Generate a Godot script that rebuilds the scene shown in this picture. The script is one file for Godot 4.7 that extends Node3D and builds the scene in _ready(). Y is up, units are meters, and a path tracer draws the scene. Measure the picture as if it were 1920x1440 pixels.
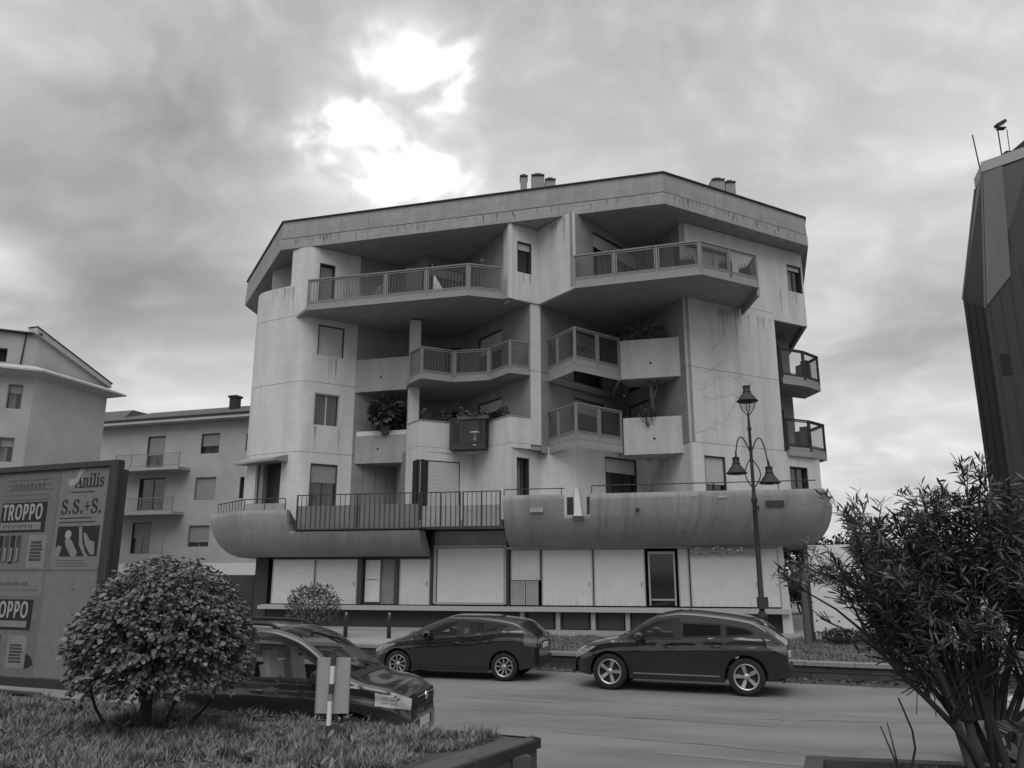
extends Node3D

# ------------------------------------------------------------------ state
var M := {}
var T := {}
var rng := RandomNumberGenerator.new()

# ------------------------------------------------------------------ small helpers
func grey(l: float) -> Color:
	return Color(l, l, l).linear_to_srgb()

func V(p: Vector2, y: float) -> Vector3:
	return Vector3(p.x, y, p.y)

func noise_tex(size: int, freq: float, lo: float, hi: float, octaves := 5, sd := 1, normal := false) -> NoiseTexture2D:
	var n := FastNoiseLite.new()
	n.seed = sd
	n.noise_type = FastNoiseLite.TYPE_SIMPLEX_SMOOTH
	n.frequency = freq
	n.fractal_type = FastNoiseLite.FRACTAL_FBM
	n.fractal_octaves = octaves
	var t := NoiseTexture2D.new()
	t.width = size
	t.height = size
	t.seamless = true
	t.noise = n
	if normal:
		t.as_normal_map = true
		t.bump_strength = 4.0
	else:
		var g := Gradient.new()
		g.set_color(0, Color(lo, lo, lo))
		g.set_color(1, Color(hi, hi, hi))
		t.color_ramp = g
	return t

func board_tex(sd: int) -> ImageTexture:
	# board-marked concrete: rows of boards, each of its own tone, with a dark joint and fine grain
	var s := 512
	var im := Image.create(s, s, false, Image.FORMAT_RGB8)
	var n := FastNoiseLite.new()
	n.seed = sd
	n.frequency = 0.02
	n.fractal_octaves = 4
	var r := RandomNumberGenerator.new()
	r.seed = sd
	var tone := []
	for i in 8:
		tone.append(r.randf_range(-0.035, 0.035))
	for y in s:
		var b := int(y / 64)
		var joint := 0.10 if (y % 64) < 2 else 0.0
		for x in s:
			var v: float = 0.95 + tone[b] * 0.7 - joint + 0.06 * n.get_noise_2d(x * 0.25, y * 2.5) + 0.06 * n.get_noise_2d(x * 1.3, y * 0.4 + 900.0)
			v = clampf(v, 0.0, 1.0)
			im.set_pixel(x, y, Color(v, v, v))
	return ImageTexture.create_from_image(im)

func mat(key: String, l: float, rough := 0.85, opts := {}) -> StandardMaterial3D:
	var m := StandardMaterial3D.new()
	m.resource_name = key
	m.albedo_color = grey(l)
	m.roughness = rough
	m.metallic_specular = opts.get("spec", 0.4)
	if opts.has("tex"):
		m.albedo_texture = opts.tex
		m.uv1_triplanar = true
		m.uv1_world_triplanar = opts.get("world", true)
		m.uv1_scale = opts.get("scale", Vector3.ONE * 0.4)
	if opts.has("det"):
		m.detail_enabled = true
		m.detail_blend_mode = BaseMaterial3D.BLEND_MODE_MUL
		m.detail_albedo = opts.det
		m.detail_uv_layer = BaseMaterial3D.DETAIL_UV_2
		m.uv2_triplanar = true
		m.uv2_world_triplanar = true
		m.uv2_scale = opts.get("dscale", Vector3(0.5, 0.06, 0.5))
	if opts.has("bump"):
		m.heightmap_enabled = true
		m.heightmap_texture = opts.bump
		m.heightmap_scale = opts.get("bscale", 0.5)
	if opts.has("metal"):
		m.metallic = opts.metal
	if opts.has("coat"):
		m.clearcoat_enabled = true
		m.clearcoat = opts.coat
		m.clearcoat_roughness = 0.04
	if opts.has("alpha"):
		m.transparency = BaseMaterial3D.TRANSPARENCY_ALPHA
		m.albedo_color.a = opts.alpha
	if opts.has("vc"):
		m.vertex_color_use_as_albedo = true
	if opts.has("back"):
		m.backlight_enabled = true
		m.backlight = grey(opts.back)
	m.cull_mode = BaseMaterial3D.CULL_DISABLED
	M[key] = m
	return m

func ST() -> SurfaceTool:
	var st := SurfaceTool.new()
	st.begin(Mesh.PRIMITIVE_TRIANGLES)
	return st

func tri(st: SurfaceTool, a: Vector3, b: Vector3, c: Vector3, sg := -1) -> void:
	st.set_smooth_group(sg)
	st.add_vertex(a)
	st.set_smooth_group(sg)
	st.add_vertex(b)
	st.set_smooth_group(sg)
	st.add_vertex(c)

# corners clockwise as seen from the front
func quad(st: SurfaceTool, a: Vector3, b: Vector3, c: Vector3, d: Vector3, sg := -1) -> void:
	tri(st, a, b, c, sg)
	tri(st, a, c, d, sg)

func hexa(st: SurfaceTool, p: Array) -> void:
	# p: bottom 0..3 (left-front, right-front, right-back, left-back), top 4..7
	quad(st, p[0], p[4], p[5], p[1])
	quad(st, p[1], p[5], p[6], p[2])
	quad(st, p[2], p[6], p[7], p[3])
	quad(st, p[3], p[7], p[4], p[0])
	quad(st, p[4], p[7], p[6], p[5])
	quad(st, p[0], p[1], p[2], p[3])

func box(st: SurfaceTool, c: Vector3, s: Vector3, b := Basis.IDENTITY) -> void:
	var h := s * 0.5
	var p := []
	for y in [-h.y, h.y]:
		for q in [Vector2(-h.x, h.z), Vector2(h.x, h.z), Vector2(h.x, -h.z), Vector2(-h.x, -h.z)]:
			p.append(c + b * Vector3(q.x, y, q.y))
	hexa(st, p)

# a frame along a wall: s runs from a to b, o runs outward (towards the viewer when a is on the left)
func fr(a: Vector2, b: Vector2) -> Dictionary:
	var d := (b - a).normalized()
	return {"a": a, "b": b, "d": d, "n": Vector2(-d.y, d.x), "len": a.distance_to(b)}

func at(f: Dictionary, s: float, y: float, o := 0.0) -> Vector3:
	var p: Vector2 = f.a + f.d * s + f.n * o
	return Vector3(p.x, y, p.y)

func lbox(st: SurfaceTool, f: Dictionary, s0: float, s1: float, y0: float, y1: float, o0: float, o1: float) -> void:
	hexa(st, [at(f, s0, y0, o1), at(f, s1, y0, o1), at(f, s1, y0, o0), at(f, s0, y0, o0), at(f, s0, y1, o1), at(f, s1, y1, o1), at(f, s1, y1, o0), at(f, s0, y1, o0)])

func prism(st: SurfaceTool, poly: PackedVector2Array, y0: float, y1: float) -> void:
	var idx := Geometry2D.triangulate_polygon(poly)
	for i in range(0, idx.size(), 3):
		var a := poly[idx[i]]
		var b := poly[idx[i + 1]]
		var c := poly[idx[i + 2]]
		if (b - a).cross(c - a) < 0.0:
			var t := b
			b = c
			c = t
		# plan x right, z towards the viewer: positive cross is clockwise from above
		tri(st, V(a, y1), V(b, y1), V(c, y1))
		tri(st, V(a, y0), V(c, y0), V(b, y0))
	var area := 0.0
	for i in poly.size():
		area += poly[i].cross(poly[(i + 1) % poly.size()])
	for i in poly.size():
		var a := poly[i]
		var b := poly[(i + 1) % poly.size()]
		if area > 0.0:
			quad(st, V(b, y0), V(b, y1), V(a, y1), V(a, y0))
		else:
			quad(st, V(a, y0), V(a, y1), V(b, y1), V(b, y0))

func tube(st: SurfaceTool, pts: Array, radii: Array, sides := 6, cap := true) -> void:
	var rings := []
	var ref := Vector3(0.31, 0.2, 0.93).normalized()
	for i in pts.size():
		var t: Vector3
		if i == 0:
			t = pts[1] - pts[0]
		elif i == pts.size() - 1:
			t = pts[i] - pts[i - 1]
		else:
			t = pts[i + 1] - pts[i - 1]
		t = t.normalized()
		var u := t.cross(ref)
		if u.length() < 0.05:
			u = t.cross(Vector3.RIGHT)
		u = u.normalized()
		var v := t.cross(u)
		var ring := []
		for k in sides:
			var a := TAU * k / sides
			ring.append(pts[i] + (u * cos(a) + v * sin(a)) * radii[i])
		rings.append(ring)
	for i in rings.size() - 1:
		for k in sides:
			var k2 := (k + 1) % sides
			quad(st, rings[i][k2], rings[i][k], rings[i + 1][k], rings[i + 1][k2], 1)
	if cap:
		for e in [0, rings.size() - 1]:
			for k in range(1, sides - 1):
				tri(st, rings[e][0], rings[e][k], rings[e][k + 1])

func rod(st: SurfaceTool, a: Vector3, b: Vector3, r: float, sides := 6) -> void:
	tube(st, [a, b], [r, r], sides)

# profile: Vector2(radius, height) from bottom to top, turned about a vertical axis at c
func lathe(st: SurfaceTool, c: Vector3, prof: Array, sides := 16, b := Basis.IDENTITY, smooth := true) -> void:
	for i in prof.size() - 1:
		for k in sides:
			var a0 := TAU * k / sides
			var a1 := TAU * (k + 1) / sides
			var p0: Vector2 = prof[i]
			var p1: Vector2 = prof[i + 1]
			quad(st, c + b * Vector3(cos(a1) * p0.x, p0.y, sin(a1) * p0.x), c + b * Vector3(cos(a0) * p0.x, p0.y, sin(a0) * p0.x),
				c + b * Vector3(cos(a0) * p1.x, p1.y, sin(a0) * p1.x), c + b * Vector3(cos(a1) * p1.x, p1.y, sin(a1) * p1.x), 1 if smooth else -1)

# ------------------------------------------------------------------ nodes
func gx(n: Node) -> Transform3D:
	var t := Transform3D.IDENTITY
	while n != self and n is Node3D:
		t = n.transform * t
		n = n.get_parent()
	return t

var used := {}
func numbered(base: String) -> String:
	if not used.has(base):
		used[base] = 0
		return base
	used[base] += 1
	return "%s_%03d" % [base, used[base]]

func meta(o: Node, label := "", category := "", group := "", kind := "") -> Node:
	if label: o.set_meta("label", label)
	if category: o.set_meta("category", category)
	if group: o.set_meta("group", group)
	if kind: o.set_meta("kind", kind)
	return o

func thing(called: String, where: Vector3, label: String, category: String, group := "", turn := 0.0) -> Node3D:
	var o := Node3D.new()
	o.name = numbered(called)
	add_child(o)
	o.position = where
	o.rotation.y = turn
	meta(o, label, category, group)
	return o

# vertices given in world coordinates
func part(called: String, st: SurfaceTool, m: Material, parent: Node = null) -> MeshInstance3D:
	var o := lpart(called, st, m, parent)
	if parent:
		o.transform = gx(parent).affine_inverse()
	return o

# vertices given in the parent's own coordinates
func lpart(called: String, st: SurfaceTool, m: Material, parent: Node = null) -> MeshInstance3D:
	st.generate_normals()
	var o := MeshInstance3D.new()
	o.mesh = st.commit()
	o.material_override = m
	if parent:
		o.name = called
		parent.add_child(o, true)
	else:
		o.name = numbered(called)
		add_child(o)
	return o

func mesh_part(called: String, mesh: Mesh, m: Material, parent: Node, xf: Transform3D) -> MeshInstance3D:
	var o := MeshInstance3D.new()
	o.mesh = mesh
	o.material_override = m
	o.name = called
	parent.add_child(o, true)
	o.transform = gx(parent).affine_inverse() * xf
	return o

func struct(called: String, st: SurfaceTool, m: Material) -> MeshInstance3D:
	var o := part(called, st, m)
	o.set_meta("kind", "structure")
	return o

func multi(called: String, mesh: Mesh, m: Material, xfs: Array, cols: Array, parent: Node = null) -> MultiMeshInstance3D:
	var mm := MultiMesh.new()
	mm.transform_format = MultiMesh.TRANSFORM_3D
	mm.use_colors = true
	mm.mesh = mesh
	mm.instance_count = xfs.size()
	for i in xfs.size():
		mm.set_instance_transform(i, xfs[i])
		mm.set_instance_color(i, cols[i])
	var o := MultiMeshInstance3D.new()
	o.multimesh = mm
	o.material_override = m
	if parent:
		o.name = called
		parent.add_child(o, true)
		o.transform = gx(parent).affine_inverse()
	else:
		o.name = numbered(called)
		add_child(o)
	o.set_meta("kind", "stuff")
	return o

func text_part(txt: String, size: float, m: Material, parent: Node, xf: Transform3D, called := "lettering", serif := false, width := 0.0) -> void:
	var f := SystemFont.new()
	f.font_names = PackedStringArray(["Droid Serif" if serif else "Droid Sans"])
	f.font_weight = 700
	var t := TextMesh.new()
	t.text = txt
	t.font = f
	t.font_size = 48
	t.pixel_size = size / 48.0
	t.depth = 0.004
	t.curve_step = 2.0
	var o := mesh_part(called, t, m, parent, xf)
	if width > 0.0:
		var w := t.get_aabb().size.x
		if w > 0.001:
			o.transform = o.transform * Transform3D(Basis.from_scale(Vector3(width / w, 1, 1)), Vector3.ZERO)

# ------------------------------------------------------------------ sky
func sky_image() -> Image:
	var w := 3072
	var h := 1536
	var n := FastNoiseLite.new()
	n.seed = 7
	n.frequency = 1.0
	n.fractal_octaves = 5
	n.noise_type = FastNoiseLite.TYPE_SIMPLEX_SMOOTH
	n.domain_warp_enabled = false
	var n2 := FastNoiseLite.new()
	n2.seed = 21
	n2.frequency = 1.0
	n2.fractal_octaves = 4
	# azimuth (from north, clockwise), altitude, half widths, change of brightness: thick and thin places in the cloud deck
	var lobes := [[-9.0, 31.0, 9.5, 6.0, 24.0], [-2.0, 24.0, 8.0, 3.0, 16.0], [-25.0, 26.0, 9.0, 8.0, -14.0], [16.0, 36.0, 9.0, 3.0, -16.0],
		[-25.5, 28.5, 9.5, 5.5, -38.0], [-27.0, 18.0, 9.0, 5.0, -45.0], [-36.0, 23.5, 6.0, 4.0, -22.0], [-34.5, 17.8, 3.0, 2.2, 60.0],
		[-13.0, 13.0, 6.0, 3.0, 22.0], [-24.0, 12.5, 8.0, 2.6, 14.0], [3.0, 38.0, 14.0, 4.0, -12.0], [20.0, 30.0, 9.0, 3.0, -14.0],
		[24.0, 22.0, 8.0, 3.0, 18.0], [27.0, 14.5, 7.0, 2.4, -28.0], [25.0, 9.0, 9.0, 3.0, 24.0], [7.0, 27.0, 7.0, 3.0, 16.0], [33.0, 27.0, 6.0, 5.0, 12.0], [-15.0, 36.0, 6.0, 3.0, -12.0]]
	var gaps := [[-7.2, 34.8, 3.3, 2.1, 0.95], [-4.6, 34.2, 1.9, 2.2, 0.85], [-11.4, 30.4, 3.3, 1.6, 0.95], [-8.0, 28.0, 4.2, 1.7, 0.9], [-14.2, 29.4, 2.6, 1.3, 0.75], [-6.0, 31.6, 2.0, 1.6, 0.4]]
	var data := PackedFloat32Array()
	data.resize(w * h * 3)
	var half := h / 2
	for y in half:
		var alt := 90.0 - 180.0 * (y + 0.5) / h
		var sa := sin(deg_to_rad(alt))
		var ca := cos(deg_to_rad(alt))
		var x := 0
		while x < w:
			var az := 360.0 * (x + 0.5) / w
			if az > 180.0:
				az -= 360.0
			var near: bool = absf(az) < 46.0 and alt < 52.0
			var step := 1 if near else 4
			var k := 1.0 / (sa + 0.22)
			var px := sin(deg_to_rad(az)) * ca * k
			var pz := cos(deg_to_rad(az)) * ca * k
			var wx := n2.get_noise_2d(px * 1.1 + 5.0, pz * 1.1)
			var a := n.get_noise_2d(px * 1.0 + wx * 0.5 + 3.0, pz * 1.5 + wx * 0.35)
			var b := n.get_noise_2d(px * 3.6 + wx + 40.0, pz * 5.2)
			var s := 200.0 + 25.0 * a + 8.0 * b
			if near:
				for l in lobes:
					var q: float = pow((az - l[0] + 3.0 * wx) / l[2], 2.0) + pow((alt - l[1] + 2.0 * a) / l[3], 2.0)
					if q < 6.0:
						s += 0.85 * l[4] * exp(-q)
				var g := 0.0
				for l in gaps:
					var q: float = pow((az - l[0] + 1.4 * wx) / l[2], 2.0) + pow((alt - l[1] + 0.8 * b) / l[3], 2.0)
					if q < 8.0:
						g = maxf(g, l[4] * exp(-q * 0.7))
				var rag := n.get_noise_2d(az * 0.22 + 80.0 + 1.5 * wx, alt * 0.26)
				g += (0.75 * rag + 0.35 * b) * (0.3 + g)
				s += 30.0 * smoothstep(-0.1, 0.5, g) + 44.0 * smoothstep(0.26, 0.72, g)
			s += 14.0 * exp(-alt / 9.0)
			s = clampf(s, 96.0, 272.0) / 255.0
			# an overcast sky grows brighter towards the zenith
			var lin := pow((s + 0.055) / 1.055, 2.4) * (1.0 + 1.1 * smoothstep(36.0, 80.0, alt))
			for j in mini(step, w - x):
				var i := (y * w + x + j) * 3
				data[i] = lin
				data[i + 1] = lin
				data[i + 2] = lin
			x += step
	for i in range(half * w * 3, w * h * 3):
		data[i] = 0.12
	return Image.create_from_data(w, h, false, Image.FORMAT_RGBF, data.to_byte_array())

# ------------------------------------------------------------------ materials
func make_materials() -> void:
	T.plaster = noise_tex(512, 0.012, 0.95, 1.01, 4, 3)
	T.blotch = noise_tex(512, 0.008, 0.90, 1.02, 4, 11)
	T.streak = noise_tex(512, 0.012, 0.90, 1.03, 4, 5)
	T.fine = noise_tex(512, 0.12, 0.80, 1.04, 3, 9)
	T.asphalt = noise_tex(1024, 0.10, 0.74, 1.10, 4, 14)
	T.patch = noise_tex(512, 0.006, 0.86, 1.05, 4, 15)
	T.board = board_tex(4)
	T.bumpf = noise_tex(512, 0.15, 0.0, 1.0, 3, 19)
	var st := Vector3(0.22, 0.035, 0.22)
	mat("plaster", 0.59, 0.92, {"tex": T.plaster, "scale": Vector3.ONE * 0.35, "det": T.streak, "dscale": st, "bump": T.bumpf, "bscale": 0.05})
	mat("plaster2", 0.27, 0.92, {"tex": T.blotch, "scale": Vector3.ONE * 0.3, "det": T.streak, "dscale": st})  # same plaster as the outer walls, with recess shade darkened into its colour
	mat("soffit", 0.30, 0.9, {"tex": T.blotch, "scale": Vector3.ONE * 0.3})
	mat("concrete", 0.33, 0.9, {"tex": T.board, "scale": Vector3.ONE * 0.32, "det": T.streak, "dscale": st})
	mat("fascia", 0.36, 0.9, {"tex": T.board, "scale": Vector3(0.22, 0.55, 0.22), "det": T.streak, "dscale": Vector3(0.4, 0.1, 0.4)})
	mat("hull", 0.31, 0.85, {"tex": T.board, "scale": Vector3(0.3, 0.42, 0.3), "det": T.streak, "dscale": Vector3(0.16, 0.05, 0.16)})
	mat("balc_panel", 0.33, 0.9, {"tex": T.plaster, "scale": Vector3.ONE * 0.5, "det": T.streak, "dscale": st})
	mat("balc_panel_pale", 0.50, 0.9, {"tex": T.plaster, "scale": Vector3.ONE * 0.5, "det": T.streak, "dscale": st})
	mat("slab", 0.27, 0.9, {"tex": T.plaster, "scale": Vector3.ONE * 0.4})
	mat("rail_metal", 0.21, 0.5, {"tex": T.plaster, "scale": Vector3.ONE * 1.0})
	mat("dark_metal", 0.035, 0.5)
	mat("iron", 0.03, 0.55, {"tex": T.fine, "scale": Vector3.ONE * 2.0})
	mat("frame", 0.05, 0.5)
	mat("frame_light", 0.4, 0.6)
	mat("shutter", 0.47, 0.7, {"tex": T.plaster, "scale": Vector3.ONE * 0.6})
	mat("shutter_grey", 0.28, 0.7, {"tex": T.plaster, "scale": Vector3.ONE * 0.6})
	mat("dark_room", 0.02, 0.9)
	mat("glass", 0.03, 0.06, {"spec": 0.5, "alpha": 0.16})
	mat("rail_glass", 0.05, 0.12, {"spec": 0.3, "alpha": 0.16})
	mat("mesh_sheet", 0.18, 0.55, {"alpha": 0.72})
	mat("dark_glass", 0.02, 0.05, {"spec": 0.5})
	mat("curtain", 0.45, 0.95, {"tex": T.fine, "scale": Vector3.ONE})
	mat("curtain_dark", 0.14, 0.95, {"tex": T.fine, "scale": Vector3.ONE})
	mat("shop_panel", 0.55, 0.6, {"tex": T.plaster, "scale": Vector3.ONE * 0.25})
	mat("shop_panel_b", 0.50, 0.6, {"tex": T.plaster, "scale": Vector3.ONE * 0.3})
	mat("shop_dull", 0.28, 0.7, {"tex": T.blotch, "scale": Vector3.ONE * 0.4})
	mat("shop_frame", 0.30, 0.6)
	mat("white", 0.62, 0.6, {"tex": T.plaster, "scale": Vector3.ONE * 0.5})
	mat("stone_sill", 0.36, 0.8, {"tex": T.plaster, "scale": Vector3.ONE * 0.4})
	mat("stain_soft", 0.05, 0.95, {"alpha": 0.16})
	mat("stain_hull", 0.04, 0.95, {"alpha": 0.065})
	mat("tar", 0.14, 0.7)
	mat("asphalt_patch", 0.195, 0.93, {"tex": T.asphalt, "scale": Vector3.ONE * 0.9})
	mat("tyre_wear", 0.05, 0.9, {"alpha": 0.06})
	mat("joint", 0.06, 0.9)
	mat("stain", 0.13, 0.95)
	mat("asphalt", 0.225, 0.93, {"tex": T.asphalt, "scale": Vector3.ONE * 0.33, "det": T.patch, "dscale": Vector3(0.06, 0.06, 0.16), "bump": T.bumpf, "bscale": 0.5})
	mat("paving", 0.34, 0.9, {"tex": T.fine, "scale": Vector3.ONE * 0.5, "det": T.patch, "dscale": Vector3.ONE * 0.1})
	mat("paint_line", 0.215, 0.9, {"tex": T.fine, "scale": Vector3.ONE * 0.8})
	mat("earth", 0.07, 0.95, {"tex": T.fine, "scale": Vector3.ONE * 0.8, "det": T.patch, "dscale": Vector3.ONE * 0.2})
	mat("turf", 0.12, 0.95, {"tex": T.fine, "scale": Vector3.ONE * 0.6, "det": T.patch, "dscale": Vector3.ONE * 0.25})
	mat("stone_dark", 0.06, 0.9, {"tex": T.fine, "scale": Vector3.ONE * 0.9})
	mat("stone_dark_b", 0.08, 0.9, {"tex": T.fine, "scale": Vector3.ONE * 1.1})
	mat("coping", 0.25, 0.9, {"tex": T.fine, "scale": Vector3.ONE * 0.7})
	mat("coping_dark", 0.10, 0.92, {"tex": T.fine, "scale": Vector3.ONE * 0.9, "det": T.patch, "dscale": Vector3.ONE * 0.6, "bump": T.bumpf, "bscale": 0.8})
	mat("leaf", 1.0, 0.42, {"vc": true, "back": 0.12, "spec": 0.35})
	mat("grass", 1.0, 0.7, {"vc": true, "back": 0.15})
	mat("bark", 0.035, 0.9, {"tex": T.fine, "scale": Vector3(3, 0.6, 3)})
	mat("bark_pale", 0.075, 0.85, {"tex": T.fine, "scale": Vector3(4, 0.5, 4)})
	mat("car_black", 0.006, 0.12, {"coat": 1.0, "spec": 0.5})
	mat("car_dark", 0.018, 0.16, {"coat": 1.0, "spec": 0.5, "metal": 0.2})
	mat("car_grey", 0.03, 0.18, {"coat": 0.8, "spec": 0.5, "metal": 0.2})
	mat("car_glass", 0.02, 0.03, {"spec": 0.4, "alpha": 0.25})
	mat("car_glass_dark", 0.006, 0.05, {"spec": 0.25})
	mat("plastic", 0.02, 0.6)
	mat("rubber", 0.018, 0.85)
	mat("alloy", 0.42, 0.3, {"metal": 0.7})
	mat("chrome", 0.6, 0.12, {"metal": 1.0})
	mat("lamp_lens", 0.36, 0.06, {"spec": 0.6, "coat": 1.0})
	mat("lamp_dull", 0.24, 0.2)
	mat("tail_lens", 0.10, 0.08, {"spec": 0.6, "coat": 1.0})
	mat("seat", 0.45, 0.9)
	mat("plate", 0.5, 0.5)
	mat("paper", 0.17, 0.75, {"tex": T.blotch, "scale": Vector3.ONE * 1.2})
	mat("paper_b", 0.2, 0.75, {"tex": T.blotch, "scale": Vector3.ONE * 1.5})
	mat("paper_c", 0.14, 0.75, {"tex": T.blotch, "scale": Vector3.ONE * 1.5})
	mat("ink", 0.016, 0.7)
	mat("ink_mid", 0.045, 0.7)
	mat("ink_soft", 0.075, 0.7)
	mat("print_pale", 0.28, 0.7)
	mat("far_wall", 0.46, 0.92, {"tex": T.blotch, "scale": Vector3.ONE * 0.12})
	mat("far_wall_b", 0.38, 0.92, {"tex": T.blotch, "scale": Vector3.ONE * 0.12})
	mat("roof_tile", 0.13, 0.9, {"tex": T.fine, "scale": Vector3.ONE * 0.5})
	mat("tower_clad", 0.032, 0.55, {"tex": T.plaster, "scale": Vector3(1.6, 0.05, 1.6)})
	mat("tower_panel", 0.022, 0.4)
	mat("tower_strip", 0.10, 0.6)
	mat("tower_trim", 0.3, 0.6)
	mat("sign_back", 0.3, 0.6, {"tex": T.plaster, "scale": Vector3.ONE * 2.0})
	mat("wood", 0.10, 0.85, {"tex": T.fine, "scale": Vector3(2, 0.3, 2)})
	mat("boulder", 0.13, 0.9, {"tex": T.fine, "scale": Vector3.ONE * 2.0})
	mat("white_plastic", 0.55, 0.5)
	mat("terracotta", 0.12, 0.85)
	mat("cloth_dark", 0.04, 0.9)

# ------------------------------------------------------------------ building helpers
# walls: solid strips around the holes; hole = [s0, s1, y0, y1]
func wall(st: SurfaceTool, f: Dictionary, y0: float, y1: float, holes := [], th := 0.14, s_from := 0.0, s_to := -1.0) -> void:
	if s_to < 0.0:
		s_to = f.len
	var ys := [y0, y1]
	for h in holes:
		for y in [h[2], h[3]]:
			if y > y0 + 0.001 and y < y1 - 0.001 and not ys.has(y):
				ys.append(y)
	ys.sort()
	for i in ys.size() - 1:
		var ya: float = ys[i]
		var yb: float = ys[i + 1]
		var cuts := []
		for h in holes:
			if h[2] < yb - 0.001 and h[3] > ya + 0.001:
				cuts.append(h)
		cuts.sort_custom(func(p, q): return p[0] < q[0])
		var s := s_from
		for h in cuts:
			if h[0] > s + 0.001:
				lbox(st, f, s, h[0], ya, yb, -th, 0.0)
			s = h[1]
		if s < s_to - 0.001:
			lbox(st, f, s, s_to, ya, yb, -th, 0.0)

func ribs(st: SurfaceTool, f: Dictionary, s0: float, s1: float, y0: float, y1: float, o: float, step: float, depth: float) -> void:
	var y := y0
	while y < y1 - 0.01:
		var yt := minf(y + step, y1)
		var ym := y + (yt - y) * 0.25
		quad(st, at(f, s0, y, o - depth), at(f, s0, ym, o), at(f, s1, ym, o), at(f, s1, y, o - depth))
		quad(st, at(f, s0, ym, o), at(f, s0, yt, o), at(f, s1, yt, o), at(f, s1, ym, o))
		y = yt

func folds(st: SurfaceTool, f: Dictionary, s0: float, s1: float, y0: float, y1: float, o: float, step := 0.09, depth := 0.04) -> void:
	var n := maxi(2, int((s1 - s0) / step))
	for i in n:
		var a := s0 + (s1 - s0) * i / n
		var b := s0 + (s1 - s0) * (i + 1) / n
		var oa := o + (depth if i % 2 == 0 else -depth) * (0.6 + 0.4 * sin(i * 2.3))
		var ob := o + (depth if i % 2 == 1 else -depth) * (0.6 + 0.4 * sin((i + 1) * 2.3))
		quad(st, at(f, a, y0, oa), at(f, a, y1, oa), at(f, b, y1, ob), at(f, b, y0, ob), 1)

# a window in a hole of a wall. o: shut (share closed by the roller shutter), panes, curtain, frame, shutter, depth
func window(parent: Node, f: Dictionary, s0: float, s1: float, y0: float, y1: float, o := {}) -> void:
	var dep: float = o.get("depth", 0.14)
	var st := ST()
	var w := 0.05
	lbox(st, f, s0, s0 + w, y0, y1, -dep - 0.06, -0.03)
	lbox(st, f, s1 - w, s1, y0, y1, -dep - 0.06, -0.03)
	lbox(st, f, s0 + w, s1 - w, y0, y0 + w, -dep - 0.06, -dep)
	lbox(st, f, s0 + w, s1 - w, y1 - w, y1, -dep - 0.06, -0.03)
	var n: int = o.get("panes", 2)
	for i in range(1, n):
		var s := s0 + (s1 - s0) * i / n
		lbox(st, f, s - 0.03, s + 0.03, y0 + w, y1 - w, -dep - 0.055, -dep - 0.005)
	var fm := part(o.get("called", "window"), st, o.get("frame", M.frame), parent)
	var bk := ST()
	lbox(bk, f, s0 - 0.02, s1 + 0.02, y0 - 0.02, y1 + 0.02, -0.62, -0.60)
	lbox(bk, f, s0 - 0.05, s0 - 0.02, y0 - 0.02, y1 + 0.02, -0.60, -dep - 0.062)
	lbox(bk, f, s1 + 0.02, s1 + 0.05, y0 - 0.02, y1 + 0.02, -0.60, -dep - 0.062)
	part("room_backing", bk, M.dark_room, fm)
	var shut: float = o.get("shut", 0.0)
	var ysh := y1 - (y1 - y0) * shut
	if shut > 0.0:
		var sh := ST()
		ribs(sh, f, s0 + w, s1 - w, ysh, y1 - w, -dep + 0.035, 0.055, 0.008)
		lbox(sh, f, s0 + w + 0.002, s1 - w - 0.002, ysh - 0.03, ysh, -dep + 0.002, -dep + 0.04)
		part("shutter", sh, o.get("shutter", M.shutter), fm)
	if shut < 0.97:
		for i in n:
			var a := s0 + w + (s1 - s0 - 2 * w) * i / n
			var b := s0 + w + (s1 - s0 - 2 * w) * (i + 1) / n
			var g := ST()
			lbox(g, f, a, b, y0 + w, ysh, -dep - 0.04, -dep - 0.032)
			part("pane", g, o.get("glass", M.glass), fm)
		if o.has("curtain"):
			var c := ST()
			var cs: Array = o.get("curtain_span", [0.0, 1.0])
			folds(c, f, s0 + w + (s1 - s0 - 2 * w) * cs[0], s0 + w + (s1 - s0 - 2 * w) * cs[1], y0 + w, y1 - w, -dep - 0.2)
			part("curtain", c, o.curtain, fm)
	if o.get("sill", false):
		var sl := ST()
		lbox(sl, f, s0 - 0.08, s1 + 0.08, y0 - 0.06, y0 + 0.004, -dep, 0.05)
		part("sill", sl, M.stone_sill, fm)

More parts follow.
